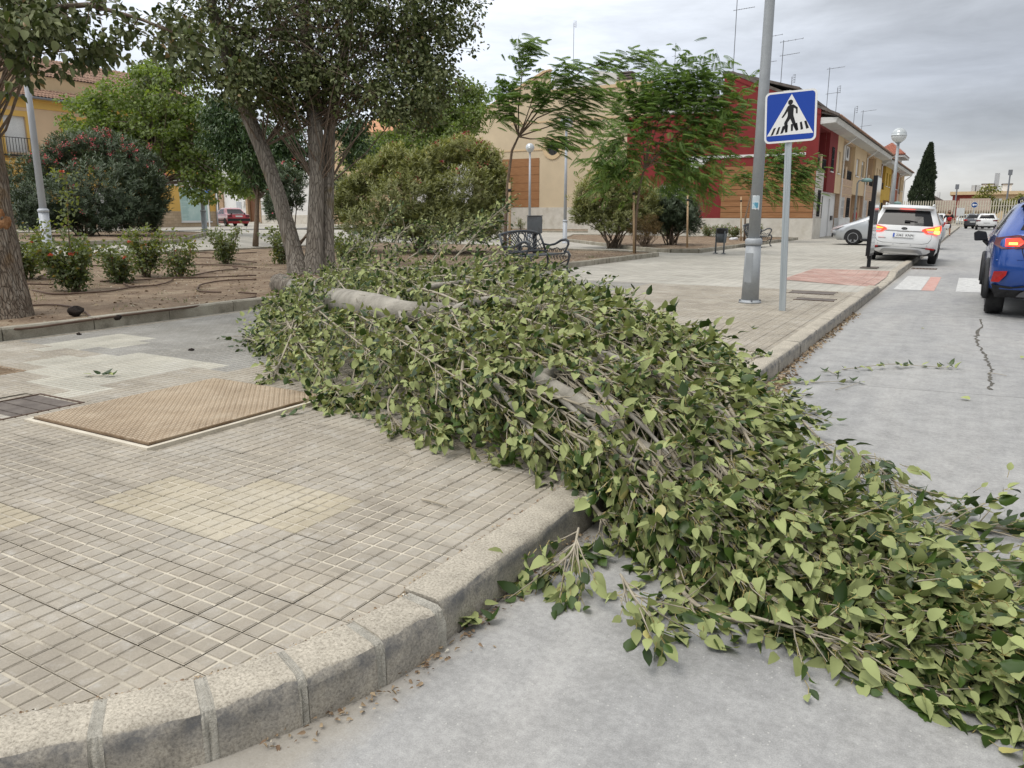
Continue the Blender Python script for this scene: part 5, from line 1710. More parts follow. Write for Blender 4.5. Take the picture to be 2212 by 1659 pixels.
def globe_lamp(p, h, label, sc_=1.0, rg=0.28, m='lamppale', cap='cap', base_r=0.105):
    t = thing('globe_lamp', label, 'street lamp', p, 0, 'globe street lamps on the plaza')
    hb = 1.0
    MB().lathe([(base_r * 1.45, -0.05), (base_r * 1.45, 0.02), (base_r * 1.15, 0.03), (base_r, 0.06), (base_r * 0.98, hb - 0.03)], n=14).build('base', M[m], t, True, False)
    MB().lathe([(base_r * 1.1, hb - 0.03), (base_r * 1.1, hb + 0.02), (base_r * 0.8, hb + 0.05)], n=14).build('collar', M[m], t, True, False)
    MB().lathe([(base_r * 0.72, hb + 0.04), (base_r * 0.5, h - rg)], n=14).build('shaft', M[m], t, True, False)
    MB().lathe([(0.06, h - rg - 0.02), (0.11, h - rg + 0.02), (0.12, h - rg + 0.06)], n=14).build('neck', M[m], t, True, False)
    g_ = MB()
    k = 9
    if cap == 'cap':
        prof = [(rg * math.sin(math.pi * i / (2 * k)) if i else 0.002, -rg * math.cos(math.pi * i / (2 * k))) for i in range(k + 1)]
        g_.lathe(prof, (0, 0, h), 20)
        g = g_.build('globe', M['globe'], t, True, False)
        c = MB()
        prof = [(rg * 1.035, -0.012), (rg * 1.035, 0.012)] + [(rg * math.cos(math.pi * i / (2 * k)) if i < k else 0.002, 0.013 + rg * math.sin(math.pi * i / (2 * k))) for i in range(k + 1)]
        c.lathe(prof, (0, 0, h), 20)
        c.build('globe_cap', M['globecap'], g, True, False)
    else:
        g_.lathe([(0.14, -0.22), (0.23, -0.02)], (0, 0, h), 20)
        g = g_.build('lantern', M['globe'], t, True, False)
        MB().lathe([(0.30, -0.03), (0.31, 0.0), (0.27, 0.06), (0.18, 0.15), (0.06, 0.17), (0.002, 0.172)], (0, 0, h), 20).build('lantern_cap', M['globecap'], g, True, False)
    return t
def seg_h(p, py, px):
    """height above p at which the image row py is reached, at p's own distance"""
    d = depth_of(p)
    return at(px, py, d)[2] - p[2]
p = Gh(105, 547)
globe_lamp(p, 5.9, 'pale globe lamp post standing among the rose bushes left of the oleander', base_r=0.115)
p = Gh(443, 505)
globe_lamp(p, seg_h(p, 236, 412), 'lamp post with flat lantern cap before the yellow shop', cap='flat', base_r=0.115)
p = G(1220, 525)
globe_lamp(p, seg_h(p, 272, 1217), 'globe lamp post between the bench and the pink oleander, tallest before the cream wall', rg=0.29)
p = at(1144, 500, 44)
p[2] = 0.14
globe_lamp(p, seg_h(p, 323, 1144), 'globe lamp post behind the grey bin, in front of timber panel', rg=0.24)
p = at(1926, 520, 38)
p = np.array([-2.45, 31.5, 0.14])
p[0] = PYc(1927, 440, 31.5)[0]
globe_lamp(p, seg_h(p, 298, 1933), 'dark globe lamp post behind the white car, beside the cypress', rg=0.25, m='lampgrey', base_r=0.095)
p = np.array([-2.69, 11.43, 0.14])
t = thing('tall_lamp_post', 'tall tapered grey lamp post with a torn sticker beside the crossing sign', 'lamp post', p)
MB().lathe([(0.158, 0), (0.158, 0.022), (0.132, 0.03), (0.128, 0.045)], n=20).build('flange', M['lampgrey'], t, True, False)
mb = MB()
for a in range(4):
    an = a * math.pi / 2 + 0.4
    mb.lathe([(0.012, 0.02), (0.012, 0.05)], (0.143 * math.cos(an), 0.143 * math.sin(an), 0), 6)
mb.build('anchor_bolts', M['metalpale_d'], t, world=False)['kind'] = 'stuff'
MB().lathe([(0.124, 0.03), (0.106, 0.83)], n=20).build('base', M['lampgrey'], t, True, False)
MB().bar((-0.02, -0.112, 0.30), (-0.02, -0.106, 0.72), 0.10, 0.012).build('access_door', M['lampgrey'], t, world=False)
MB().lathe([(0.115, 0.83), (0.120, 0.85), (0.120, 0.90), (0.10, 0.925)], n=20).build('collar', M['lampgrey'], t, True, False)
mb = MB()
lx = 0.0
mb.tube([(0, 0, 0.91), (0.0, 0, 3.0), (0.01, 0, 6.0), (0.02, 0, 9.0)], [0.082, 0.072, 0.058, 0.045], 18)
mb.build('shaft', M['lampgrey'], t, True, False)
mb = MB(); mb.tube([(0.02, 0, 8.95), (0.35, 0, 9.35), (1.1, 0, 9.5)], [0.04, 0.035, 0.03], 10); mb.build('arm', M['lampgrey'], t, True, False)
mb = MB(); mb.box(0.95, 1.65, -0.14, 0.14, 9.45, 9.58); bevel(mb.build('lamp_head', M['teal'], t, world=False), 0.05)
M['sticker'] = mat('torn_sticker_paper', (0.50, 0.57, 0.60), (0.70, 0.73, 0.74), scale=9, rough=0.7, lo=0.45, hi=0.55)
M['sticker2'] = mat('sticker_blue_print', (0.10, 0.30, 0.42), (0.45, 0.60, 0.66), scale=14, rough=0.7, lo=0.45, hi=0.55)
def wrap(z0, z1, a0, a1, r, m, name):
    mb = MB(); k = 8
    vs = []
    for i in range(k + 1):
        a = a0 + (a1 - a0) * i / k
        j = random.uniform(-.008, .008)
        for z in (z0 + j, z1 + j):
            vs.append((r * math.cos(a), r * math.sin(a), z))
    mb.add(vs, [(2 * i, 2 * i + 2, 2 * i + 3, 2 * i + 1) for i in range(k)])
    return mb.build(name, m, t, True, False)
va = math.atan2(-11.43, 2.69)
wrap(1.33, 1.52, va - 0.75, va + 0.55, 0.0815, M['sticker'], 'sticker')
wrap(1.34, 1.42, va - 0.60, va + 0.35, 0.0825, M['sticker2'], 'sticker')
p = np.array([-2.08, 10.68, 0.14])
sg = thing('crossing_sign', 'square blue pedestrian crossing sign with a black walking figure on a white triangle', 'road sign', p)
M['galv'] = mat('galvanised_steel', (0.36, 0.40, 0.42), (0.46, 0.50, 0.52), scale=1.2, rough=0.45, metal=0.35, stretch=(10, 10, 0.6), grain=0.04)
lean = -0.036
mb = MB()
H_ = at(1711, 225, depth_of(p + np.array([0, 0, 2.2])))[2] - 0.14
prof = [(-.04, -.02), (-.016, -.02), (-.012, -.014), (.012, -.014), (.016, -.02), (.04, -.02), (.04, .02), (-.04, .02)]
vs = []
for z in (0, H_):
    for a, b in prof:
        vs.append((a + lean * z, b, z))
k = len(prof)
mb.add(vs, [(i, (i + 1) % k, k + (i + 1) % k, k + i) for i in range(k)] + [tuple(range(k - 1, -1, -1)), tuple(range(k, 2 * k))])
mb.build('post', M['galv'], sg, world=False)
ang = R(4)
ux = Vector((math.cos(ang), math.sin(ang), 0))
uy = Vector((0, 0, 1))
roll = R(2.4)
ux, uy = ux * math.cos(roll) + uy * math.sin(roll), uy * math.cos(roll) - ux * math.sin(roll)
nn = ux.cross(uy)
cz_ = at(1711, 253, depth_of(p + np.array([0, 0, 2.2])))[2] - 0.14
c = Vector((lean * cz_ + 0.018, -0.035, cz_))
hw = 0.312
KS = hw / 0.362
def rrect(w, h, r, n=6):
    pts = []
    for cx_, cy_, a0 in ((w - r, -h + r, -math.pi / 2), (w - r, h - r, 0), (-w + r, h - r, math.pi / 2), (-w + r, -h + r, math.pi)):
        for i in range(n + 1):
            a = a0 + math.pi / 2 * i / n
            pts.append((cx_ + r * math.cos(a), cy_ + r * math.sin(a)))
    return pts
mb = MB(); mb.prism(rrect(hw, hw, 0.06), c - nn * 0.022, ux, uy, 0.026); mb.build('plate', M['signwhite'], sg, world=False)
pf = mb = MB(); mb.prism(rrect(hw - 0.024, hw - 0.024, 0.042), c + nn * 0.0042, ux, uy, 0.0015)
pl_ = mb.build('blue_field', M['signblue'], sg, world=False)
mb = MB(); mb.prism([(-0.325 * KS, -0.255 * KS), (0.325 * KS, -0.255 * KS), (0.01, 0.315 * KS)], c + nn * 0.006, ux, uy, 0.0012)
mb.build('white_triangle', M['signwhite'], sg, world=False)
zx = lambda x: (x - 690) / 440 * 0.70 * KS
zy = lambda y: -(y - 1010) / 460 * 0.74 * KS
def fig(pts, name):
    q = [(zx(a), zy(b) + 0.07 * (zx(a))) for a, b in pts]
    ar = sum(q[i][0] * q[(i + 1) % len(q)][1] - q[(i + 1) % len(q)][0] * q[i][1] for i in range(len(q)))
    if ar < 0:
        q = q[::-1]
    mb = MB(); mb.prism(q, c + nn * 0.0074, ux, uy, 0.0012)
    return mb.build(name, M['signblack'], sg, world=False)
fig([(688 + 22 * math.cos(a), 885 + 23 * math.sin(a)) for a in np.linspace(0, 2 * math.pi, 21)[:-1]], 'figure_head')
fig([(680, 908), (715, 908), (752, 940), (752, 992), (738, 990), (737, 950), (718, 938), (716, 1000), (735, 1062), (760, 1135), (738, 1137), (714, 1085), (690, 1030), (668, 1058), (665, 1145), (648, 1145), (636, 1060), (660, 1018), (666, 1000), (666, 960), (640, 995), (625, 1012), (612, 1008), (640, 965), (664, 918)], 'walking_figure')
for x0_, x1_, xb0, xb1 in ((545, 566, 518, 540), (587, 604, 563, 587), (624, 655, 605, 628), (722, 752, 742, 764), (775, 792, 784, 806), (812, 830, 832, 856)):
    fig([(x0_, 1080 - (x0_ - 690) * 0.085 + 0), (x1_, 1078 - (x1_ - 690) * 0.085), (xb1, 1142 - (xb1 - 690) * 0.05), (xb0, 1146 - (xb0 - 690) * 0.05)], 'stripe')
fig([(655, 1082), (672, 1080), (668, 1142), (648, 1144)], 'stripe')
fig([(697, 1078), (716, 1078), (716, 1138), (698, 1139)], 'stripe')
mb = MB(); mb.bar(c - nn * 0.03 + ux * -0.25 + uy * .12, c - nn * 0.03 + ux * 0.25 + uy * .12, 0.03, 0.012); mb.build('bracket', M['galv'], sg, world=False)
p = np.array([-2.10, 20.75, hz(-2.10, 20.75)])
to = thing('slim_totem', 'slim upright dark panel seen edge on, standing on a plate by the red tiles', 'panel', p)
MB().box(-0.16, 0.22, -0.28, 0.28, 0.0, 0.016).build('base_plate', M['castdark'], to, world=False)
lx = 0.008
def tbox(x0, x1, y0, y1, z0, z1):
    mb = MB()
    mb.add([(x0 + lx * z0, y0, z0), (x1 + lx * z0, y0, z0), (x1 + lx * z0, y1, z0), (x0 + lx * z0, y1, z0), (x0 + lx * z1, y0, z1), (x1 + lx * z1, y0, z1), (x1 + lx * z1, y1, z1), (x0 + lx * z1, y1, z1)],
           [(0, 3, 2, 1), (4, 5, 6, 7), (0, 1, 5, 4), (1, 2, 6, 5), (2, 3, 7, 6), (3, 0, 4, 7)])
    return mb
tbox(-0.035, 0.045, -0.05, 0.05, 0.016, 0.30).build('leg', M['iron'], to, world=False)
tbox(-0.045, 0.045, -0.45, 0.45, 0.30, 2.16).build('frame', mat('glossy_black_frame', (0.010, 0.010, 0.012), rough=0.3), to, world=False)
tbox(0.0455, 0.052, -0.40, 0.44, 0.36, 2.12).build('glass_face', mat('reflecting_panel', (0.55, 0.58, 0.60), rough=0.12, metal=0.7), to, world=False)
for px, py, Y, xx, h_, lab in ((1857, 391, 52, None, 0, 'small teal headed street lamp nearest, before the cream houses'), (1925, 440, 70, None, 0, 'small teal headed street lamp farther along, beside globe post'), (1958, 450, 95, None, 0, 'farthest small street lamp before the cypress')):
    xq = {52: -6.0, 70: -5.2, 95: -5.0}[Y]
    yq = xq / PYc(px - 4, py, 1.0)[0]
    zq = PYc(px, py, yq)[2]
    t = thing('street_lamp', lab, 'street lamp', (xq, yq, 0.14), 0, 'small street lamps in front of the houses')
    MB().tube([(0, 0, 0), (0, 0, zq - 0.25), (0.08, -0.05, zq - 0.12), (0.3, -0.2, zq - 0.08)], [0.07, 0.05, 0.045, 0.04], 8).build('post', M['lampgrey'], t, True, False)
    mb = MB()
    mb.lathe([(0.05, -0.1), (0.26, -0.08), (0.30, -0.03), (0.25, 0.06), (0.12, 0.12), (0.002, 0.13)], (0.5, -0.25, zq - 0.12), 14)
    mb.build('lamp_head', M['teal'], t, True, False)
M['castiron'] = mat('bench_cast_iron', (0.055, 0.06, 0.068), (0.095, 0.105, 0.115), scale=6, rough=0.42, metal=0.45, bump=0.15, bscale=90)
def bench(p, rz, label):
    """local: width along x (-w..w), the sitter looks along -y; z up"""
    t = thing('iron_bench', label, 'bench', p, rz, 'cast iron benches on the plaza')
    w = 0.88
    def bk(x, s):     # a point of the raked, slightly curved backrest plane; s 0..1 from seat to top
        return Vector((x, 0.26 + 0.16 * s - 0.05 * (x / w) ** 2 * 0, 0.46 + 0.46 * s - 0.05 * s * (x / w) ** 2))
    mb = MB()
    top = [bk(x, 1.0) for x in np.linspace(-w * 0.97, w * 0.97, 15)]
    top = [Vector((v.x, v.y, v.z - 0.02 * (v.x / w) ** 4)) for v in top]
    mb.tube(top, 0.026, 8)
    mb.tube([bk(x, 0.02) + Vector((0, -0.03, 0.03 - 0.03 * (x / w) ** 2)) for x in np.linspace(-w, w, 13)], 0.026, 8)
    for sx in (-1, 1):
        mb.tube([bk(sx * w, 0.0), bk(sx * w * 1.0, 0.5), bk(sx * w * 0.97, 1.0)], 0.026, 8)
    mb.build('back_frame', M['castiron'], t, True, False)
    mb = MB()
    for sx in (-1, 1):
        cx_ = sx * 0.12
        for a in np.linspace(0.12, 1.45, 8):
            dx, ds = math.cos(a) * sx, math.sin(a)
            L = min((w - 0.14) / max(1e-6, abs(dx)), 0.93 / ds * 0.62)
            pts = [bk(cx_ + dx * L * q, min(0.97, ds * L * q / 0.62 + 0.06)) for q in np.linspace(0.12, 1, 6)]
            mb.tube(pts, 0.011, 5)
        for rr_ in (0.20, 0.34, 0.48, 0.62):
            pts = []
            for a in np.linspace(0.05, 1.5, 9):
                x = cx_ + math.cos(a) * sx * rr_; s_ = math.sin(a) * rr_ / 0.62 + 0.06
                pts.append(bk(x, min(0.95, s_)))
            mb.tube(pts, 0.010, 5)
    o = mb.build('back_fans', M['castiron'], t, True, False)
    o['kind'] = 'stuff'
    mb = MB()
    for sx in (-1, 1):
        pts = [bk(sx * x, s_) for x, s_ in ((0.02, 0.9), (0.10, 0.92), (0.13, 0.75), (0.06, 0.6), (0.05, 0.45), (0.12, 0.38), (0.17, 0.5), (0.2, 0.75))]
        mb.tube(pts, 0.014, 6)
        mb.tube([bk(sx * x, s_) for x, s_ in ((0.0, 0.32), (0.14, 0.28), (0.24, 0.12))], 0.018, 6)
    mb.build('centre_scroll', M['castiron'], t, True, False)
    mb = MB()
    for x in np.linspace(-w * .85, w * .85, 12):
        mb.tube([bk(x - 0.05, 0.97), bk(x, 0.86), bk(x + 0.05, 0.97)], 0.010, 5)
    o = mb.build('scroll_band', M['castiron'], t, True, False)
    o['kind'] = 'stuff'
    mb = MB()
    mb.box(-w + 0.03, w - 0.03, -0.26, -0.22, 0.415, 0.45)
    bevel(mb.build('seat_front_rail', M['castiron'], t, world=False), 0.01)
    for k in range(7):
        y0 = -0.215 + k * 0.068
        MB().box(-w + 0.035, w - 0.035, y0, y0 + 0.05, 0.422, 0.44).build('seat_slat', M['castiron'], t, world=False)
    for sx in (-1, 1):
        x = sx * (w + 0.0)
        V3 = lambda y, z: Vector((x, y, z))
        mb = MB()
        mb.tube([V3(0.30, 0.62), V3(0.16, 0.60), V3(0.02, 0.63), V3(-0.12, 0.71), V3(-0.24, 0.73), V3(-0.30, 0.69), V3(-0.30, 0.62), V3(-0.24, 0.50), V3(-0.20, 0.43)], [0.024, 0.024, 0.026, 0.028, 0.03, 0.03, 0.026, 0.022, 0.02], 8)
        mb.build('arm_rest', M['castiron'], t, True, False)
        mb = MB()
        mb.tube([V3(-0.20, 0.47), V3(-0.30, 0.46), V3(-0.335, 0.38), V3(-0.31, 0.27), V3(-0.27, 0.15), V3(-0.29, 0.05), V3(-0.35, 0.012)], [0.024, 0.03, 0.03, 0.025, 0.022, 0.024, 0.026], 8)
        mb.build('front_leg', M['castiron'], t, True, False)
        mb = MB()
        mb.tube([V3(0.26, 0.46), V3(0.22, 0.34), V3(0.20, 0.2), V3(0.25, 0.08), V3(0.33, 0.012)], [0.026, 0.025, 0.022, 0.024, 0.026], 8)
        mb.build('rear_leg', M['castiron'], t, True, False)
        mb = MB()
        for k in range(6):
            a0 = k * 1.05
            yy = -0.22 + 0.075 * k
            mb.tube([V3(yy, 0.42), V3(yy + 0.05, 0.36), V3(yy + 0.02, 0.29 - 0.02 * (k % 2)), V3(yy - 0.03, 0.33), V3(yy, 0.38)], 0.010, 5)
        mb.tube([V3(-0.30, 0.30), V3(-0.12, 0.20), V3(0.06, 0.20), V3(0.21, 0.28)], 0.014, 6)
        mb.tube([V3(-0.26, 0.56), V3(-0.12, 0.50), V3(-0.02, 0.55), V3(0.1, 0.5), V3(0.26, 0.56)], 0.011, 5)
        for k in range(5):
            yy = -0.2 + k * 0.1
            mb.tube([V3(yy, 0.46), V3(yy + 0.04, 0.54), V3(yy + 0.08, 0.46)], 0.010, 5)
        o = mb.build('side_scrolls', M['castiron'], t, True, False)
        o['kind'] = 'stuff'
    mb = MB()
    mb.tube([(-w, -0.1, 0.2), (-0.2, 0.05, 0.16), (0.2, 0.05, 0.16), (w, -0.1, 0.2)], 0.014, 6)
    mb.build('stretcher', M['castiron'], t, True, False)
    return t
bench((-7.95, 14.6, hz(-7.95, 14.6)), R(90), 'black cast iron bench with fan patterned back behind the fallen branches')
bench((-7.45, 32.4, 0.14), R(90), 'black cast iron bench at the far bed, half hidden by the lamp post')
M['binbox'] = mat('bin_grey_steel', (0.12, 0.135, 0.145), (0.16, 0.175, 0.19), scale=3, rough=0.5, metal=0.2, grain=0.05, stain=(0.09, 0.08, 0.075), stscale=4)
M['binbag'] = mat('black_bin_bag', (0.012, 0.012, 0.013), (0.03, 0.03, 0.03), scale=9, rough=0.35, bump=0.8, bscale=30)
d = 21.5
p = at(1155, 505, d)
p[2] = 0.14
zt = at(1155, 466, d)[2] - 0.14; zb = at(1155, 504, d)[2] - 0.14
t = thing('litter_bin', 'square grey steel litter bin standing behind the near bench', 'litter bin', p, R(28))
mb = MB(); mb.box(-0.21, 0.21, -0.17, 0.17, zb, zt - 0.02); bevel(mb.build('box', M['binbox'], t, world=False), 0.025)
mb = MB(); mb.box(-0.22, 0.22, -0.18, 0.18, zt - 0.019, zt + 0.01); bevel(mb.build('rim', M['binbox'], t, world=False), 0.008)
MB().box(-0.17, 0.17, -0.175, -0.171, zb + 0.06, zt - 0.07).build('door_panel', M['binbox'], t, world=False)
MB().tube([(0, 0, 0), (0, 0, zb)], 0.06, 10).build('post', M['iron'], t, True, False)
MB().box(-0.12, 0.12, -0.12, 0.12, 0, 0.012).build('foot_plate', M['iron'], t, world=False)
p = np.array([-7.2, 26.1, 0.14])
t = thing('litter_bin', 'grey litter bin with black bag between two posts at the far bed', 'litter bin', p, R(20))
mb = MB(); mb.lathe([(0.15, 0.36), (0.175, 0.72)], n=14); mb.build('bucket', M['binbox'], t, True, False)
mb = MB(); mb.lathe([(0.172, 0.66), (0.196, 0.69), (0.19, 0.78), (0.196, 0.83), (0.17, 0.84), (0.15, 0.70)], n=18); mb.build('bin_bag', M['binbag'], t, True, False)
for s_ in (-1, 1):
    MB().tube([(s_ * 0.12 - 0.05, -0.16 * s_ - 0.05, 0.0), (s_ * 0.12 - 0.05, -0.16 * s_ - 0.05, 0.74)], 0.026, 8).build('post', M['binbox'], t, True, False)
    MB().lathe([(0.09, 0), (0.07, 0.02), (0.03, 0.03)], (s_ * 0.12 - 0.05, -0.16 * s_ - 0.05, 0), 10).build('foot', M['binbox'], t, True, False)
M['pipe'] = mat('brown_drip_pipe', (0.085, 0.05, 0.035), (0.13, 0.085, 0.06), scale=5, rough=0.7)
kz = lambda x, y: (x * 0.45805 / 1.8228, (700 + y * 0.45805) / 1.8228)
pp = Gh(300, 640)
ip = thing('irrigation_pipe', 'brown drip irrigation pipe laid in loops over the bare rose bed', 'irrigation pipe', (pp[0], pp[1], pp[2]))
RUNS = [[(-60, 1315), (0, 1305), (300, 1285), (700, 1235), (850, 1215), (1500, 1140), (1800, 1095), (2130, 1035), (2200, 1022)],
        [(230, 1105), (400, 1098), (520, 1100), (650, 1120), (740, 1160), (800, 1210), (860, 1222)],
        [(280, 975), (450, 1000), (600, 1000), (900, 985), (1080, 955), (1170, 940), (1330, 935), (1420, 910), (1490, 878)],
        [(1060, 885), (1066, 915), (1110, 940), (1200, 942)],
        [(860, 885), (1200, 880), (1500, 865), (1800, 862), (2205, 850)],
        [(2205, 880), (2000, 885), (1850, 895), (1720, 925), (1690, 960), (1720, 975), (1900, 990)],
        [(300, 770), (560, 760), (900, 752), (1300, 754), (1650, 750), (2000, 760), (2205, 770)],
        [(1640, 838), (1900, 800), (2020, 788), (2046, 776), (2000, 768)],
        [(230, 915), (460, 915)], [(1680, 680), (1850, 690), (2205, 728)],
        [(500, 828), (400, 830), (325, 855), (350, 872), (480, 880)], [(300, 782), (470, 775), (560, 768)], [(2050, 998), (2205, 1003)], [(1660, 648), (1900, 655), (2205, 640)]]
for r_ in RUNS:
    pts = []
    for i in range(len(r_) - 1):
        k = 6
        for q in range(k):
            a = np.array(r_[i]) * (1 - q / k) + np.array(r_[i + 1]) * q / k
            pts.append(a)
    pts.append(np.array(r_[-1]))
    W = []
    for a in pts:
        g_ = Gh(*kz(a[0], a[1]), 0.105)
        W.append((g_[0], g_[1], hz(g_[0], g_[1]) + 0.085 + 0.04 * mnoise.noise(Vector((g_[0] * .9, g_[1] * .9, 3.1))) + 0.025))
    for _ in range(2):
        W = [W[0]] + [tuple((np.array(W[i - 1]) + 2 * np.array(W[i]) + np.array(W[i + 1])) / 4) for i in range(1, len(W) - 1)] + [W[-1]]
    MB().tube(W, 0.013, 7).build('pipe_run', M['pipe'], ip, True)
def bark(name, c1, c2, c3=None, sx=9.0, sz=1.2, bump=1.0, moss=None):
    m, nt, b = pmat(name)
    t = N(nt, 'ShaderNodeTexCoord')
    mp_ = N(nt, 'ShaderNodeMapping')
    mp_.inputs['Scale'].default_value = (sx, sx, sz)
    nt.links.new(t.outputs['Object'], mp_.inputs[0])
    n1 = N(nt, 'ShaderNodeTexNoise', i_Scale=1.6, i_Detail=8.0, i_Roughness=0.65, i_Distortion=0.8)
    nt.links.new(mp_.outputs[0], n1.inputs['Vector'])
    v = N(nt, 'ShaderNodeTexVoronoi', i_Scale=3.6, feature='DISTANCE_TO_EDGE')
    mp2 = N(nt, 'ShaderNodeMapping')
    mp2.inputs['Scale'].default_value = (sx, sx, sz * 0.38)
    nt.links.new(t.outputs['Object'], mp2.inputs[0])
    ds = N(nt, 'ShaderNodeTexNoise', i_Scale=1.3, i_Detail=3.0)
    nt.links.new(mp2.outputs[0], ds.inputs['Vector'])
    vd = mix(nt, 0.22, mp2.outputs[0], ds.outputs[1])
    nt.links.new(vd, v.inputs['Vector'])
    c = ramp(nt, n1.outputs[0], [(0.32, c1), (0.52, c2), (0.7, c3 or c2)])
    c = mix(nt, ramp(nt, v.outputs['Distance'], [(0.0, 0.6), (0.10, 0.0)]), c, tuple(x * 0.5 for x in c1))
    if moss:
        n2 = N(nt, 'ShaderNodeTexNoise', i_Scale=2.2, i_Detail=6.0)
        nt.links.new(t.outputs['Object'], n2.inputs['Vector'])
        c = mix(nt, ramp(nt, n2.outputs[0], [(0.60, 0.0), (0.68, 0.7)]), c, moss)
    nt.links.new(c, b.inputs['Base Color'])
    b.inputs['Roughness'].default_value = 0.95
    b.inputs['Specular IOR Level'].default_value = 0.15
    h = mth(nt, 'ADD', mth(nt, 'MULTIPLY', ramp(nt, v.outputs['Distance'], [(0.0, 0.0), (0.12, 1.0)]), 0.6), n1.outputs[0])
    bn = N(nt, 'ShaderNodeBump', i_Strength=bump, i_Distance=0.025)
    nt.links.new(h, bn.inputs['Height'])
    nt.links.new(bn.outputs[0], b.inputs['Normal'])
    return m
M['bark_grey'] = bark('poplar_bark', (0.16, 0.135, 0.11), (0.27, 0.24, 0.20), (0.36, 0.325, 0.28), sx=7, sz=1.4, moss=(0.16, 0.12, 0.05))
M['bark_old'] = bark('old_tree_bark', (0.13, 0.095, 0.07), (0.25, 0.205, 0.16), (0.37, 0.33, 0.28), sx=11, sz=1.6, bump=1.0, moss=(0.22, 0.14, 0.07))
M['bark_thin'] = bark('young_tree_bark', (0.13, 0.09, 0.06), (0.22, 0.165, 0.12), sx=25, sz=6, bump=0.4)
M['bark_twig'] = mat('twig_bark', (0.13, 0.095, 0.07), (0.21, 0.165, 0.125), scale=14, rough=0.9)
M['stake'] = mat('wooden_stake', (0.36, 0.25, 0.14), (0.46, 0.33, 0.20), scale=3, rough=0.85, stretch=(12, 12, 1))
M['scar'] = mat('cut_wood_scar', (0.20, 0.085, 0.03), (0.36, 0.19, 0.09), scale=12, rough=0.9, bump=0.6, bscale=40)
M['poplar'] = leafmat('poplar_leaf_crown', (0.030, 0.048, 0.014), (0.10, 0.13, 0.034), back=(0.15, 0.17, 0.075), rough=0.45, trans=0.10, yellow=(0.22, 0.15, 0.06), ylo=0.93)
M['mulberry'] = leafmat('bright_green_leaf', (0.09, 0.145, 0.03), (0.28, 0.36, 0.085), back=(0.24, 0.30, 0.13), trans=0.38)
M['orange_l'] = leafmat('orange_tree_leaf', (0.024, 0.055, 0.017), (0.085, 0.14, 0.042), rough=0.35, trans=0.12)
M['olean_d'] = leafmat('oleander_leaf_dark', (0.036, 0.058, 0.031), (0.145, 0.19, 0.11), rough=0.45, trans=0.12)
M['olean_y'] = leafmat('oleander_leaf_yellowing', (0.06, 0.08, 0.03), (0.36, 0.37, 0.14), rough=0.5, trans=0.2, yellow=(0.62, 0.52, 0.17), ylo=0.80)
M['feather'] = leafmat('feathery_leaf', (0.06, 0.12, 0.026), (0.20, 0.30, 0.065), rough=0.55, trans=0.32)
M['rose_l'] = leafmat('rose_leaf', (0.045, 0.085, 0.022), (0.24, 0.28, 0.07), back=(0.15, 0.18, 0.09), rough=0.45, trans=0.25, yellow=(0.33, 0.24, 0.08), ylo=0.92)
M['cypress'] = leafmat('cypress_foliage', (0.020, 0.035, 0.016), (0.062, 0.082, 0.036), rough=0.8, trans=0.05)
M['dryshrub'] = leafmat('dry_shrub_leaf', (0.075, 0.055, 0.022), (0.22, 0.145, 0.06), rough=0.8, trans=0.15)
M['yellowgreen'] = leafmat('yellow_green_leaf', (0.14, 0.15, 0.03), (0.30, 0.29, 0.08), rough=0.6, trans=0.25)
M['pink'] = leafmat('oleander_flower_pink', (0.62, 0.07, 0.13), (0.78, 0.24, 0.27), rough=0.6, trans=0.2)
M['darkred'] = leafmat('oleander_flower_faded', (0.16, 0.035, 0.03), (0.50, 0.06, 0.09), rough=0.6, trans=0.1)
M['whitefl'] = leafmat('oleander_flower_white', (0.70, 0.70, 0.66), (0.82, 0.82, 0.80), rough=0.6, trans=0.2)
M['rosefl'] = leafmat('rose_flower', (0.45, 0.05, 0.05), (0.70, 0.22, 0.12), rough=0.6, trans=0.1)
def crown(name, m, parent, clumps, L, W, per, tmpl='ovate', droop=0.35, outw=0.6, fold=0.3, curl=0.2, core=None, wind=None, tshift=0.0):
    """leaves in clumps: (centre, radii) list; per = leaves per clump"""
    lv = Leaves()
    for c, r in clumps:
        n = max(3, int(per * rng.uniform(0.6, 1.4)))
        P, d = clump_points(c, r, n, 0.5)
        D = unit(d * outw + rng.normal(0, 0.5, (n, 3)) + np.array([0, 0, -droop]) + (np.array(wind) if wind is not None else 0))
        Nn = unit(rng.normal(0, 0.55, (n, 3)) + np.array([0, 0, 0.8]))
        t = np.clip(rng.normal(0.42 + tshift + rng.normal(0, 0.13), 0.2, n), 0, 0.92)
        t = np.where(rng.random(n) < 0.03, 1.0, t)
        lv.add(P, D, Nn, L * rng.uniform(0.65, 1.2, n), W * rng.uniform(0.7, 1.15, n), fold, curl * rng.uniform(0.2, 1.6, n), tmpl, t)
    return lv.build(name, m, parent)
def ell_clumps(ells, n, size, zmin=None, shell=0.45):
    """clump centres spread through a list of ellipsoids (centre, radii, weight)"""
    out = []
    w = np.array([e[2] for e in ells], float); w /= w.sum()
    for c, r, ww in ells:
        k = int(round(n * ww / sum(e[2] for e in ells)))
        P, d = clump_points(c, r, k, shell)
        for p in P:
            if zmin is not None and p[2] < zmin:
                continue
            out.append((p, tuple(size * rng.uniform(0.6, 1.3) * np.array([1, 1, 0.7]))))
    return out
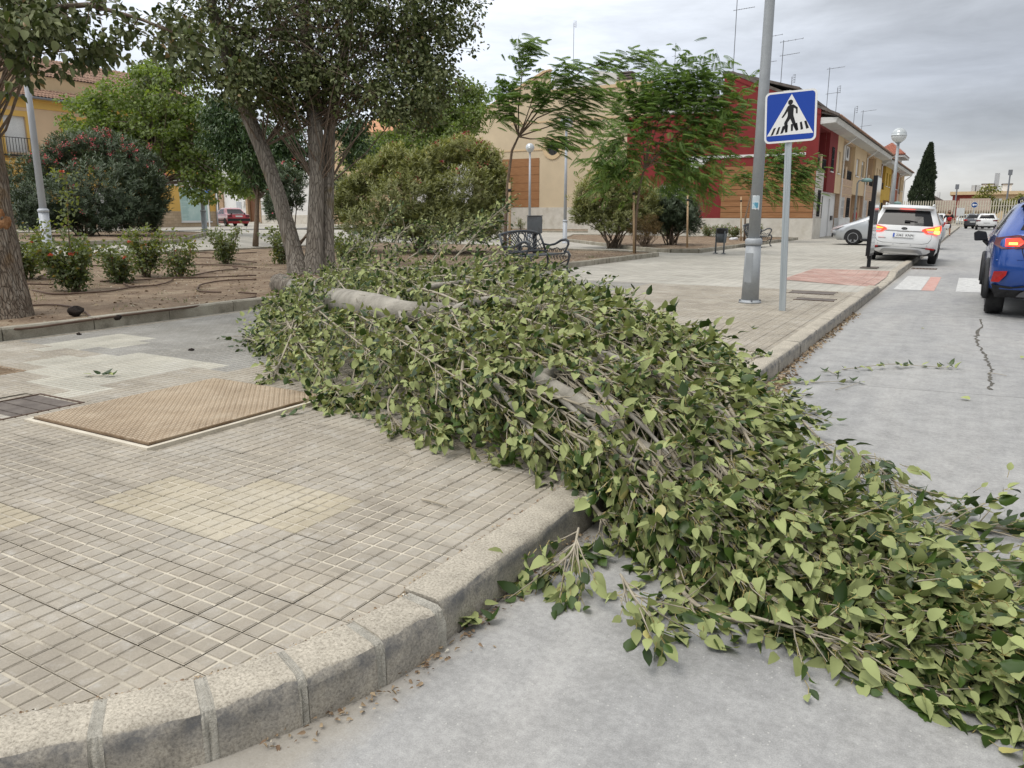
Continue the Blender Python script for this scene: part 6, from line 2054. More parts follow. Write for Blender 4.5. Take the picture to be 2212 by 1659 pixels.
def limbs(parent, base, clumps, frac, r0, m, name='limbs', sag=0.1):
    """thin branches from points of the stem to some of the clumps"""
    mb = MB()
    for c, r in clumps:
        if rng.random() > frac:
            continue
        b = np.array(base[int(rng.integers(len(base)))], float)
        c = np.asarray(c)
        md = (b + c) / 2 + np.array([0, 0, sag * np.linalg.norm(c - b)]) + rng.normal(0, 0.08, 3)
        mb.tube([b, (b + md) / 2 + rng.normal(0, .04, 3), md, (md + c) / 2 + rng.normal(0, .04, 3), c], [r0, r0 * .75, r0 * .5, r0 * .33, r0 * .18], 5, cap=False)
    o = mb.build(name, m, parent, True)
    o['kind'] = 'stuff'
    return o
def rough_trunk(name, pts, rad, m, parent, n=28, ridge=0.06, sub=14, flare=0.0):
    """a trunk with furrowed bark: displaced rings"""
    P = []; Rr = []
    for i in range(len(pts) - 1):
        for q in range(sub):
            t = q / sub
            P.append(np.array(pts[i]) * (1 - t) + np.array(pts[i + 1]) * t)
            Rr.append(rad[i] * (1 - t) + rad[i + 1] * t)
    P.append(np.array(pts[-1])); Rr.append(rad[-1])
    for _ in range(4):
        P = [P[0]] + [(P[i - 1] + P[i] * 2 + P[i + 1]) / 4 for i in range(1, len(P) - 1)] + [P[-1]]
    def jit(p, a, i):
        q = Vector((math.cos(a) * 2.6, math.sin(a) * 2.6, p.z * 1.1))
        k = mnoise.noise(q * 2.2) * ridge + abs(mnoise.noise(Vector((math.cos(a) * 6, math.sin(a) * 6, p.z * 2.0)))) * ridge * 0.9
        k += mnoise.noise(Vector((math.cos(a) * 1.2, math.sin(a) * 1.2, p.z * 0.8))) * ridge * 1.3
        return 1 + k
    mb = MB()
    mb.tube(P, Rr, n, jit=jit)
    return mb.build(name, m, parent, True)
DP = 15.6
pb = at(668, 592, DP)
zb = hz(pb[0], pb[1]) + 0.02
PT = thing('poplar_tree', 'big multi stemmed poplar with grey trunks standing in the rose bed', 'tree', (pb[0], pb[1], zb))
a_ = lambda x, y, d=DP: at(x, y, d)
s1 = [a_(650, 612, DP - .1), a_(636, 545), a_(604, 430), a_(566, 320), a_(532, 240), a_(500, 150, DP - .5), a_(470, 60, DP - 1), a_(440, -60, DP - 1.6)]
rough_trunk('trunk', s1, [0.24, 0.165, 0.150, 0.145, 0.14, 0.12, 0.10, 0.07], M['bark_grey'], PT)
s2 = [a_(676, 606), a_(680, 540), a_(684, 400), a_(682, 280), a_(668, 150, DP + .2), a_(655, 0, DP + .4), a_(640, -160, DP + .6)]
rough_trunk('trunk', s2, [0.25, 0.165, 0.150, 0.150, 0.13, 0.11, 0.07], M['bark_grey'], PT)
s3 = [a_(708, 604, DP + .15), a_(708, 530, DP + .2), a_(709, 400, DP + .2), a_(712, 280, DP + .2), a_(735, 150, DP + .4), a_(760, 20, DP + .8), a_(790, -140, DP + 1)]
rough_trunk('trunk', s3, [0.18, 0.125, 0.115, 0.115, 0.10, 0.085, 0.05], M['bark_grey'], PT)
ells = []
for x, y, d, rx, rz, w in ((700, 60, DP, 190, 110, 10), (860, 70, DP + .5, 130, 100, 8), (930, 120, DP + .3, 80, 100, 4), (960, 30, DP, 75, 60, 3), (620, 160, DP - .4, 120, 70, 6), (770, 190, DP, 110, 55, 5),
                           (560, 190, DP - .8, 90, 55, 4), (470, 110, DP - 1.3, 110, 80, 4), (890, 190, DP - .2, 90, 60, 4), (520, 30, DP - 1, 120, 70, 4), (870, 235, DP - .4, 55, 35, 2), (640, 240, DP + .3, 110, 35, 3),
                           (720, -90, DP, 260, 110, 5), (800, -220, DP, 210, 100, 3), (600, -220, DP, 200, 100, 3)):
    s_ = d / F
    ells.append((at(x, y, d), (rx * s_, 1.2, rz * s_), w))
cl_ = ell_clumps(ells, 820, 0.30)
crown('crown', M['poplar'], PT, cl_, 0.088, 0.064, 44, wind=(0.25, 0.1, -0.1))
base = [np.array(p) for p in s1[3:] + s2[2:] + s3[2:]]
limbs(PT, base, cl_, 0.30, 0.018, M['bark_twig'], sag=0.12)
cl2 = [(at(x, y, DP - 1.4), (0.22, 0.22, 0.12)) for x, y in ((400, 60), (370, 30), (350, 95), (420, 120), (330, 60), (310, 130), (380, 150), (345, 165), (290, 90), (450, 170), (410, 190), (300, 175), (360, 205))]
crown('outer_twigs', M['poplar'], PT, cl2, 0.085, 0.06, 26, wind=(0.4, 0.0, -0.2))
limbs(PT, [np.array(s1[5]), np.array(s1[6])], cl2, 0.5, 0.010, M['bark_twig'], name='outer_limbs')
DL = 8.9
lb = at(15, 700, DL)
LT = thing('old_tree', 'thick furrowed old tree trunk at the left edge with an orange cut scar', 'tree', (lb[0], lb[1], 0.16))
s1 = [at(8, 722, DL), at(2, 660, DL), at(-8, 580, DL), at(-20, 480, DL), at(-38, 340, DL), at(-60, 180, DL), at(-80, 0, DL)]
rough_trunk('trunk', s1, [0.34, 0.285, 0.255, 0.235, 0.215, 0.19, 0.15], M['bark_old'], LT, n=40, ridge=0.09, sub=16)
mb = MB()
c = at(-4, 478, DL - 0.06)
ring = []
mb.sphere((0, 0, 0), 0.13, 16, 10, sz=1.35)
mb.v = [tuple(np.array(v) * (1 + 0.45 * mnoise.noise(Vector(v) * 9) + .2 * mnoise.noise(Vector(v) * 25))) for v in mb.v]
o = mb.build('cut_scar', M['scar'], LT, True, False)
o.matrix_parent_inverse = Matrix()
o.parent = None
o.parent = LT
o.matrix_parent_inverse = wm(LT).inverted()
o.location = c
o.scale = (1.0, 0.8, 0.9)
ells = []
for x, y, d, rx, rz, w in ((40, 25, DL - .8, 125, 55, 6), (90, 70, DL - 1.2, 80, 45, 4), (15, 125, DL - 1.0, 45, 45, 2.2), (-20, 60, DL, 90, 80, 4), (-150, 60, DL, 180, 160, 4), (60, -120, DL, 260, 120, 4), (150, 110, DL - 1.0, 50, 30, 1.2)):
    s_ = d / F
    ells.append((at(x, y, d), (rx * s_, 0.7, rz * s_), w))
cl_ = ell_clumps(ells, 170, 0.17)
crown('crown', M['poplar'], LT, cl_, 0.088, 0.066, 20, wind=(0.25, 0.1, -0.3))
limbs(LT, [np.array(p) for p in s1[4:]], cl_, 0.5, 0.02, M['bark_twig'])
bough = [at(-30, 60, DL - .6), at(80, 20, DL - .8), at(190, 10, DL - .9), at(300, 40, DL - 1.0), at(400, 80, DL - 1), at(470, 115, DL - 1)]
bb = MB(); bb.tube(bough, [0.045, 0.035, 0.026, 0.018, 0.012, 0.006], 7); bb.build('bough', M['bark_twig'], LT, True)
cl3 = []
for t in np.linspace(0.15, 1, 44):
    i = min(4, int(t * 5)); q = t * 5 - i
    p = np.array(bough[i]) * (1 - q) + np.array(bough[i + 1]) * q
    cl3.append((p + rng.normal(0, 0.14, 3) + np.array([0, 0, -0.05 + 0.12 * math.sin(t * 20)]), (0.16, 0.16, 0.10)))
cl3 += [(at(x, y, DL - 1), (0.15, 0.15, .1)) for x, y in ((210, 75), (240, 95), (190, 110), (160, 60), (260, 60), (225, 125), (200, 140), (290, 70), (330, 105), (360, 120), (140, 150), (20, 190))]
crown('bough_leaves', M['poplar'], LT, cl3, 0.085, 0.066, 17, wind=(0.35, 0.0, -0.3), tshift=-0.05)
limbs(LT, [np.array(p) for p in bough[1:5]], cl3, 0.3, 0.007, M['bark_twig'], name='bough_twigs')
lm = Leaves(); lm.add(np.zeros((1, 3)), np.array([[1, 0, -0.2]]), np.array([[0, 0, 1.0]]), 0.10, 0.078, 0.3, 0.25, 'rich', 0.6)
lmesh = lm.mesh('leaf', M['poplar'])
for x, y in ((14, 18), (28, 60), (55, 40), (70, 100), (95, 60), (18, 130), (60, 130), (40, 110), (108, 115), (84, 120), (118, 95), (30, 88), (130, 120), (10, 170), (20, 180), (150, 130), (50, 75)):
    o = link('leaf', lmesh, LT)
    o.matrix_basis = Matrix.Translation(Vector(at(x + rng.normal(0, 6), y + rng.normal(0, 6), DL - 1.7))) @ (Vector((rng.normal(0.2, .5), rng.normal(0, .5), -0.8)).to_track_quat('X', 'Z').to_matrix().to_4x4()) @ Matrix.Rotation(rng.uniform(-.8, .8), 4, 'X')
def bg_tree(name, label, base_px, depth, ells_px, m, L, W, n, per, size, trunk_r=0.12, tmpl='ovate', bark_=None, droop=0.3, top=None, wind=None, tshift=0, ry=None):
    p = at(base_px[0], base_px[1], depth)
    p[2] = hz(p[0], p[1])
    t = thing(name, label, 'tree', p)
    ells = []
    for x, y, rx, rz, w in ells_px:
        s_ = depth / F
        ells.append((at(x, y, depth + rng.uniform(-.6, .6)), (rx * s_, (ry or rx * s_ * 0.8), rz * s_), w))
    cl_ = ell_clumps(ells, n, size)
    c = np.mean([e[0] for e in ells], axis=0)
    tp = top if top is not None else c
    mid = (p + tp) / 2 + np.array([0.1, 0, 0])
    st = [p, p * .6 + mid * .4, mid, tp]
    MB().tube(st, [trunk_r * 1.3, trunk_r, trunk_r * .85, trunk_r * .5], 10).build('trunk', bark_ or M['bark_grey'], t, True)
    limbs(t, [mid, mid * .5 + tp * .5, tp], cl_, 0.25, trunk_r * 0.3, M['bark_twig'])
    crown('crown', m, t, cl_, L, W, per, tmpl, droop, wind=wind, tshift=tshift)
    return t
bg_tree('leafy_tree', 'bright green leafy tree behind the pink oleander, before the yellow building', (330, 500), 33, [(330, 230, 130, 95, 6), (230, 280, 110, 70, 4), (420, 300, 90, 90, 4), (300, 340, 120, 70, 4), (440, 380, 60, 60, 2), (350, 165, 70, 35, 2), (190, 225, 60, 22, 1), (520, 390, 60, 40, 2)], M['mulberry'], 0.15, 0.12, 560, 50, 0.42, 0.16)
bg_tree('orange_tree', 'dark glossy leaved orange tree seen between the poplar stems', (549, 490), 27, [(500, 290, 75, 70, 5), (560, 330, 90, 70, 5), (480, 240, 50, 35, 2), (630, 330, 50, 60, 3), (590, 380, 60, 30, 1.5), (760, 300, 40, 60, 2)], M['orange_l'], 0.16, 0.055, 380, 60, 0.38, 0.085, droop=0.7, bark_=M['bark_thin'], top=at(552, 330, 27))
bg_tree('leafy_tree', 'light green tree rising behind the yellowing oleander, right of the poplar crown', (930, 500), 38, [(960, 240, 90, 75, 5), (900, 290, 110, 60, 4), (1010, 250, 50, 60, 2.5), (850, 330, 90, 45, 3), (1020, 200, 40, 30, 1), (790, 330, 60, 40, 2)], M['mulberry'], 0.15, 0.11, 400, 48, 0.42, 0.16, tshift=-0.12)
bg_tree('leafy_tree', 'distant yellow green tree behind the pale fence', (2130, 480), 128, [(2131, 432, 22, 30, 3), (2165, 445, 30, 20, 2.5), (2205, 440, 28, 24, 3)], M['yellowgreen'], 0.4, 0.3, 70, 40, 0.8, 0.12, ry=1.5)
def oleander(label, base_px, depth, ells_px, m, n_sh, flowers, fl_mat, Lf=0.15, stems=22, tshift=0.0, top_y=None, ry=1.6):
    p = at(base_px[0], base_px[1], depth)
    p[2] = hz(p[0], p[1]) + 0.08
    t = thing('oleander_bush', label, 'bush', p)
    s_ = depth / F
    ells = [(at(x, y, depth + dd), (rx * s_, ry * min(1, rx * s_ / 1.5), rz * s_), w) for x, y, dd, rx, rz, w in ells_px]
    W_ = np.array([e[2] for e in ells]); W_ = W_ / W_.sum()
    lv = Leaves()
    tips = []
    for (c, r, w), wf in zip(ells, W_):
        k = int(n_sh * wf * 2.5)
        d = rdir(k, -0.75, 1.0)
        q = rng.random(k) ** 0.22 * np.where(rng.random(k) < 0.3, rng.uniform(1.0, 1.24, k), 1.0)
        P = np.asarray(c) + d * q[:, None] * np.asarray(r)
        P = P[P[:, 2] > p[2] + 0.25]
        d = d[:len(P)]
        up_ = unit((P - np.asarray(c)) / np.asarray(r) * 0.7 + np.array([0, 0, 0.85]) + rng.normal(0, 0.22, P.shape))
        tips.append((P, up_))
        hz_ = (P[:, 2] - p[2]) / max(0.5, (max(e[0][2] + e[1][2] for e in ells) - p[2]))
        for j in range(13):
            a = rng.uniform(0, 2 * np.pi, len(P))
            u1 = unit(np.cross(up_, np.array([0.3, 0.2, 0.9])[None] + rng.normal(0, .01, P.shape)))
            u2 = np.cross(up_, u1)
            rad = u1 * np.cos(a)[:, None] + u2 * np.sin(a)[:, None]
            back = rng.uniform(0, 0.22, len(P))
            D = unit(up_ * (0.9 - back * 2.6)[:, None] + rad * 0.8)
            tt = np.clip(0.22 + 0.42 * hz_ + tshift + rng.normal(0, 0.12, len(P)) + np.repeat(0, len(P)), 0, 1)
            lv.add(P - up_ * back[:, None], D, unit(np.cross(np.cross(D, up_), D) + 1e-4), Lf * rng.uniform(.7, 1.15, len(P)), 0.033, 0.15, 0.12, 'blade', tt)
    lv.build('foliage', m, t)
    mb = MB()
    zb = p[2] - 0.1
    for k in range(stems):
        a = rng.uniform(0, 2 * math.pi)
        c, r, w = ells[int(rng.integers(len(ells)))]
        b = np.array([p[0], p[1], zb]) + np.array([math.cos(a), math.sin(a), 0]) * rng.uniform(0.05, 0.35) * r[0]
        e = np.asarray(c) + rdir(1)[0] * np.asarray(r) * 0.7
        mb.tube([b, b * .6 + e * .4 + np.array([0, 0, .2]), e], [0.028, 0.02, 0.01], 5, cap=False)
    mb.build('stems', M['bark_twig'], t, True)['kind'] = 'stuff'
    if flowers:
        P = np.concatenate([a for a, b in tips]); U = np.concatenate([b for a, b in tips])
        tocam = unit(np.array([0, 0, EYE]) - P)
        sc_ = (U * tocam).sum(1) + 0.9 * (P[:, 2] - P[:, 2].mean()) / max(0.3, P[:, 2].std()) * 0.5 + rng.normal(0, 0.55, len(P))
        ok = np.argsort(-sc_)[:flowers]
        fl = Leaves()
        for i in ok:
            k = int(rng.integers(5, 16))
            pp_ = P[i] + U[i] * 0.04 + rng.normal(0, 0.045, (k, 3))
            fl.add(pp_, rdir(k, -.3, 1), rdir(k, 0, 1), 0.05, 0.045, 0.3, 0.3, 'ovate', rng.random(k))
        fl.build('flowers', fl_mat, t)
    return t
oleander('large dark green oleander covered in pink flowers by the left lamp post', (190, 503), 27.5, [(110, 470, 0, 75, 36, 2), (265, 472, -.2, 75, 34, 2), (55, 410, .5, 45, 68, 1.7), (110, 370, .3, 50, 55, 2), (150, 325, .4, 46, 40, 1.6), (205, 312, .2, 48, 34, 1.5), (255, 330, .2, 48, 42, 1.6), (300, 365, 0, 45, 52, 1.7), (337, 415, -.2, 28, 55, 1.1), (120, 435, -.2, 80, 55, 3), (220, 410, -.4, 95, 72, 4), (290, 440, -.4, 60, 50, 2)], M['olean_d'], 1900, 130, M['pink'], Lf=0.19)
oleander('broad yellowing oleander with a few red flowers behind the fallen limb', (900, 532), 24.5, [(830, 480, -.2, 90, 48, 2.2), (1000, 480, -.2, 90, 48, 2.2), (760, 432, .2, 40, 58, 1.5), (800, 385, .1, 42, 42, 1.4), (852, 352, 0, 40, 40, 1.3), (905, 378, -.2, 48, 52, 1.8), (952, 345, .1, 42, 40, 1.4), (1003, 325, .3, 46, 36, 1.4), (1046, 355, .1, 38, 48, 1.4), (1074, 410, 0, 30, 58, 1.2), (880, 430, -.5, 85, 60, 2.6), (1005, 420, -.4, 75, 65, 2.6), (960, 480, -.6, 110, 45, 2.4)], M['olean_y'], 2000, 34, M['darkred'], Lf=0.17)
oleander('green oleander sprays half hidden between the poplar trunks', (625, 500), 25.5, [(620, 405, 0, 38, 55, 3), (600, 440, 0, 30, 40, 2), (740, 430, 0, 30, 60, 2)], M['olean_d'], 330, 8, M['pink'], Lf=0.17, stems=8, tshift=0.15)
oleander('yellow topped oleander with small pink flowers behind the staked tree', (1325, 513), 30.0, [(1300, 430, 0, 62, 60, 4), (1370, 440, 0, 55, 55, 3), (1330, 392, .2, 60, 30, 2.4), (1265, 455, 0, 34, 32, 1.3), (1340, 475, -.2, 60, 32, 2)], M['olean_y'], 900, 22, M['pink'], Lf=0.17)
oleander('dark green oleander with white flowers before the red wall', (1450, 517), 31.0, [(1450, 450, 0, 55, 50, 4), (1480, 470, 0, 35, 42, 2), (1420, 470, 0, 35, 42, 2), (1450, 425, 0, 40, 25, 1)], M['olean_d'], 640, 24, M['whitefl'], Lf=0.17, tshift=0.05)
p = at(1392, 522, 28.8); p[2] = hz(p[0], p[1]) + 0.08
t = thing('dry_shrub', 'rounded shrub with browning leaves below the oleanders', 'shrub', p)
cl_ = ell_clumps([(at(1392, 493, 28.8), (0.62, 0.6, 0.5), 1)], 90, 0.16)
crown('foliage', M['dryshrub'], t, cl_, 0.055, 0.022, 60, 'blade', 0.0)
limbs(t, [np.array(p)], cl_, 0.5, 0.014, M['bark_twig'], sag=0)
def fronds(lv, base, D, L, npair=11):
    """bipinnate fronds: curved rachis with paired pinnae"""
    n = len(base)
    D = unit(D)
    S = unit(np.cross(D, np.array([0, 0, 1.0])) + 1e-5)
    Up = np.cross(S, D)
    L = np.broadcast_to(L, (n,))
    tt = np.clip(rng.normal(0.45, 0.22, n), 0, 1)
    for k in range(npair):
        s = 0.12 + 0.88 * k / (npair - 1)
        P = base + D * (L * s)[:, None] - np.array([0, 0, 1.0]) * (0.35 * L * s * s)[:, None]
        dd = unit(D - np.array([0, 0, 0.7]) * s)
        pl = L * 0.36 * math.sin(math.pi * (0.18 + 0.72 * s)) 
        for sg in (-1, 1):
            lv.add(P, dd * 0.55 + S * sg * 0.85 - np.array([0, 0, 0.22]), Up + rng.normal(0, 0.15, (n, 3)), pl, 0.026, 0.2, 0.25, 'blade', np.clip(tt + rng.normal(0, .08, n), 0, 1))
    lv.add(base, D - np.array([0, 0, 0.25]), S, L, 0.006, 0, 0.12, 'blade', 0.1)
def feathery(label, base_px, depth, trunk_px, branches_px, n_fr, L, wind, stake_px=None, spread=0.28, lean_=None, r=0.045):
    p = at(base_px[0], base_px[1], depth); p[2] = hz(p[0], p[1]) + 0.07
    t = thing('young_tree', label, 'tree', p)
    tp = [p] + [at(x, y, depth) for x, y in trunk_px]
    MB().tube(tp, list(np.linspace(r * 1.2, r * 0.6, len(tp))), 9).build('trunk', M['bark_thin'], t, True)
    lv = Leaves()
    mb = MB()
    tot = sum(len(b) for b in branches_px)
    for br in branches_px:
        dd = rng.normal(0, 0.5)
        pts = [np.array(tp[-1] if len(br[0]) == 2 else tp[br[0][2]])] + [at(q[0], q[1], depth + dd * (i + 1) / len(br)) for i, q in enumerate(br)]
        mb.tube(pts, list(np.linspace(r * 0.5, 0.006, len(pts))), 6, cap=False)
        k = max(4, int(n_fr * len(br) / tot))
        s = rng.uniform(0.45, 1.0, k) * (len(pts) - 1)
        i = np.minimum(s.astype(int), len(pts) - 2)
        q = (s - i)[:, None]
        A = np.array(pts)
        B = A[i] * (1 - q) + A[i + 1] * q + rng.normal(0, spread * 0.35, (k, 3))
        dirb = unit(A[i + 1] - A[i])
        D = dirb * 0.5 + rdir(k, -0.5, 0.6) * 0.75 + np.array(wind)
        fronds(lv, B, D, L * rng.uniform(0.7, 1.2, k))
    mb.build('branches', M['bark_thin'], t, True)
    lv.build('feathery_leaves', M['feather'], t)
    if stake_px:
        sx, sy0, sy1, sd = stake_px
        a = at(sx, sy0, sd); a[2] = hz(a[0], a[1]) + 0.05
        b = at(sx + (sy0 - sy1) * 0.0, sy1, sd)
        st = thing('tree_stake', 'wooden stake beside the ' + label.split(',')[0], 'stake', a, 0, 'wooden stakes tied to the young trees')
        MB().tube([a, b], 0.034, 8).build('post', M['stake'], st, True)
        MB().tube([b + (a - b) * 0.1 + np.array([0, 0, -.02]), b + (a - b) * 0.1 + np.array([0, 0, .05])], 0.05, 8).build('tie', M['iron'], st, True)
    return t
wR = (0.62, 0.36, 0.05)
feathery('windblown young tree behind the near bench', (1090, 545), 20.5, [(1092, 480), (1097, 390), (1106, 325), (1120, 295)],
         [[(1105, 250), (1095, 200), (1085, 190)], [(1120, 230), (1128, 160), (1118, 105), (1140, 95)], [(1150, 240), (1185, 200), (1200, 160), (1240, 140)], [(1190, 205), (1260, 150), (1330, 130), (1400, 118)],
          [(1160, 255), (1230, 225), (1300, 205)], [(1150, 285), (1210, 265), (1290, 260)], [(1110, 245), (1080, 245), (1070, 210)], [(1170, 230), (1240, 190), (1310, 180)], [(1135, 260), (1150, 215), (1160, 190)], [(1145, 300), (1190, 300), (1240, 305)]], 760, 0.40, wR,
         stake_px=(1101, 548, 395, 20.3), spread=0.42)
feathery('bushy young tree at the near bed corner', (1370, 556), 24.2, [(1374, 470), (1382, 400), (1392, 365)],
         [[(1370, 320), (1340, 300), (1310, 345)], [(1390, 310), (1370, 250), (1350, 200)], [(1410, 300), (1430, 240), (1440, 190), (1450, 160)], [(1440, 310), (1500, 270), (1560, 240)], [(1430, 330), (1500, 320), (1590, 300)], [(1420, 350), (1490, 370), (1540, 390)],
          [(1450, 260), (1520, 200), (1570, 175)], [(1380, 340), (1330, 370), (1300, 375)], [(1410, 270), (1460, 220), (1490, 185), (1510, 150)], [(1400, 330), (1440, 340), (1470, 390)], [(1470, 280), (1540, 260), (1600, 230)], [(1400, 300), (1390, 230), (1400, 190)]], 2700, 0.42, (0.2, 0.11, 0.08),
         stake_px=(1369, 553, 405, 24.0), spread=1.0)
feathery('small young tree between lamp post and far bench', (1608, 517), 36.0, [(1610, 470), (1622, 420)],
         [[(1620, 390), (1600, 380)], [(1650, 390), (1690, 350), (1720, 325)], [(1660, 400), (1720, 380), (1760, 350)], [(1670, 410), (1720, 410), (1745, 420)], [(1640, 380), (1660, 340), (1690, 320)], [(1640, 400), (1680, 420)], [(1650, 370), (1700, 365), (1750, 380)]], 800, 0.46, (0.35, 0.2, 0.0),
         stake_px=(1601, 517, 425, 36.0), spread=0.7)
a = at(1484, 541, 28.6); a[2] = hz(a[0], a[1]) + .06
st = thing('tree_stake', 'lone wooden stake before the white oleander', 'stake', a, 0, 'wooden stakes tied to the young trees')
MB().tube([a, at(1486, 418, 28.6)], 0.036, 8).build('post', M['stake'], st, True)
MB().tube([at(1486, 434, 28.6), at(1486, 430, 28.6)], 0.052, 8).build('tie', M['iron'], st, True)
dC = 122.0
pc = at(1983, 462, dC); pc[2] = 0
cy = thing('cypress_tree', 'tall dark pointed cypress at the end of the row of houses', 'tree', pc)
zt_ = at(1997, 311, dC)[2]
hC = zt_ * 0.975
MB().tube([(0, 0, 0), (0.2, 0, hC * 0.8)], [0.35, 0.06], 8).build('trunk', M['bark_old'], cy, True, False)
n = 15000
t_ = rng.random(n) ** 0.75
zz = 0.35 + t_ * (hC - 0.35)
wr_ = 1.85 * np.interp(t_, [0, 0.08, 0.25, 0.45, 0.7, 0.9, 1.0], [0.80, 1.0, 0.98, 0.82, 0.55, 0.25, 0.02])
a = rng.uniform(0, 2 * np.pi, n)
lump = np.array([1 + 0.30 * mnoise.noise(Vector((math.cos(x) * 1.4, math.sin(x) * 1.4, z * 0.55))) + 0.2 * mnoise.noise(Vector((math.cos(x) * 3.5, math.sin(x) * 3.5, z * 1.5))) for x, z in zip(a, zz)])
q = rng.random(n) ** 0.16
rr_ = wr_ * lump * q
P = np.stack([rr_ * np.cos(a) + 0.75 * t_, rr_ * np.sin(a), zz], 1)
D = unit(np.stack([np.cos(a) * .35, np.sin(a) * .35, np.ones(n) * 0.9], 1) + rng.normal(0, .25, (n, 3)))
lv = Leaves()
lv.add(P, D, rdir(n), rng.uniform(0.25, 0.55, n), 0.16, 0.2, 0.1, 'blade', np.clip(0.25 + (lump - 1) * 1.1 + rng.normal(0, .16, n), 0, 1))
link('foliage', lv.mesh('foliage', M['cypress']), cy, world=False)['kind'] = 'stuff'
def rose(label, px, py, h, w, n_lv, flowers=3, tshift=0.0, tall=None):
    p = Gh(px, py, 0.07)
    t = thing('rose_bush', label, 'rose bush', p, 0, 'rose bushes in the bare bed')
    mb = MB()
    pts = []
    k = 9
    for i in range(k):
        a = rng.uniform(0, 2 * math.pi)
        rr_ = w * rng.uniform(0.3, 1.0)
        hh = h * rng.uniform(0.55, 0.95)
        if tall and i == 0:
            hh = tall; rr_ = w * .1
        e = np.array([math.cos(a) * rr_, math.sin(a) * rr_, hh])
        m_ = e * 0.45 + rng.normal(0, 0.03, 3) + np.array([0, 0, h * .02])
        cane = [np.array([math.cos(a) * .03, math.sin(a) * .03, -0.08]), np.array([math.cos(a) * .06, math.sin(a) * .06, 0.08]), m_, e]
        mb.tube(cane, [0.02, 0.014, 0.009, 0.004], 6)
        for q in rng.uniform(0.15, 1.05, max(3, n_lv * 3 // (k * 5))):
            j = 1 if q < 0.5 else 2
            u = (q * 2) % 1 if q < 1 else 1
            pts.append(cane[j] * (1 - u) + cane[j + 1] * u + rng.normal(0, 0.075, 3))
    mb.build('canes', M['bark_thin'], t, True, False)
    lv = Leaves()
    for c in pts:
        n = int(rng.integers(4, 8))
        d = unit(rng.normal(0, 1, (n, 3)) + np.array([0, 0, 0.15]))
        lv.add(c + d * rng.uniform(0.01, 0.06, (n, 1)), d, unit(rng.normal(0, .5, (n, 3)) + np.array([0, 0, 1.0])), rng.uniform(0.04, 0.075, n), 0.044, 0.3, 0.2, 'ovate', np.where(rng.random(n) < .05, 1.0, np.clip(0.25 + tshift + 0.5 * c[2] / h + rng.normal(0, .16, n), 0, .9)))
    o = link('leaves', lv.mesh('leaves', M['rose_l']), t, world=False)
    o['kind'] = 'stuff'
    fl = Leaves()
    for i in range(flowers):
        c = pts[int(rng.integers(len(pts)))] * 1.0
        c[2] = max(c[2], h * .6)
        if tall and i == 0:
            c = np.array([0, 0, tall + .02])
        d = rdir(14, -.2, 1)
        fl.add(c + d * 0.012, d + np.array([0, 0, .5]), rdir(14), 0.035, 0.035, 0.3, -0.3, 'ovate', rng.random(14))
    if flowers:
        link('flowers', fl.mesh('flowers', M['rosefl']), t, world=False)['kind'] = 'stuff'
    return t
rose('large rose bush nearest the kerb, with one tall red rose', 165, 632, 0.95, 0.62, 950, 4, -0.08, tall=1.75)
rose('compact dark green rose bush right of the largest one', 262, 612, 0.72, 0.42, 480, 3, -0.1)
rose('rose bush with yellowing leaves on a thick gnarled stump', 318, 598, 0.95, 0.42, 560, 3, 0.12)
rose('thin rose bush with bare low stems in the middle of the bed', 388, 602, 0.85, 0.42, 330, 2, 0.2)
rose('lone rose bush at the back of the bed near the path', 488, 571, 0.95, 0.5, 520, 0, 0.0)
rose('yellow green rose bush behind the old tree trunk', 62, 604, 1.0, 0.5, 620, 2, 0.22)
rose('rose bush beside the leaning poplar stem', 610, 572, 0.95, 0.35, 420, 0, 0.05)
rose('yellowish rose bush right of the poplar trunks', 748, 572, 0.75, 0.5, 420, 0, 0.3)
rose('small rose bush right of the yellow one, under the oleander', 790, 566, 0.6, 0.3, 240, 0, 0.1)
for px, py, lab in ((1440, 511, 'low rose bush left of the white oleander base'), (1528, 512, 'low rose bush before the white plinth, left one'), (1555, 513, 'low rose bush with pink buds near the far bin'), (1585, 514, 'low dark rose bush behind the far litter bin'), (1625, 514, 'low rose bush nearest the far bench')):
    rose(lab, px, py, 0.75, 0.55, 420, 3, 0.05)
for px, py, lab in ((1125, 497, 'small weedy bush against the timber panel'), (1160, 497, 'small weedy bush before the cream wall plinth')):
    rose(lab, px, py, 1.0, 0.6, 260, 2, 0.1)
lv = Leaves()
polyA = BEDS[0][1]
n = 5200
P = []
while len(P) < n:
    x = rng.uniform(-18, -8.5); y = rng.uniform(2.5, 24)
    if in_poly(x, y, polyA):
        P.append((x, y))
for nm_ in (2,):
    pb_ = BEDS[nm_][1]
    k = 0
    while k < 900:
        x = rng.uniform(-21, -8.1); y = rng.uniform(26.5, 44)
        if in_poly(x, y, pb_):
            P.append((x, y)); k += 1
P = np.array(P)
Z = np.array([hz(x, y) + 0.092 + mnoise.noise(Vector((x * .9, y * .9, 3.1))) * 0.04 + mnoise.noise(Vector((x * 3, y * 3, 1.1))) * 0.015 for x, y in P])
P3 = np.column_stack([P, Z])
lv.add(P3, rdir(len(P3), -.1, .25), rdir(len(P3), 0.5, 1), rng.uniform(0.02, 0.07, len(P3)), rng.uniform(0.008, 0.035, len(P3)), 0.3, 0.3, 'ovate', rng.random(len(P3)))
lit = leafmat('dry_leaf_litter', (0.16, 0.10, 0.06), (0.40, 0.31, 0.20), rough=0.9, trans=0.0, yellow=(0.55, 0.52, 0.44), ylo=0.9)
M['litter'] = lit
tag(link('leaf_litter', lv.mesh('leaf_litter', lit)), 'dry leaves and bits scattered over the planting beds', 'leaf litter', kind='stuff')
lv = Leaves()
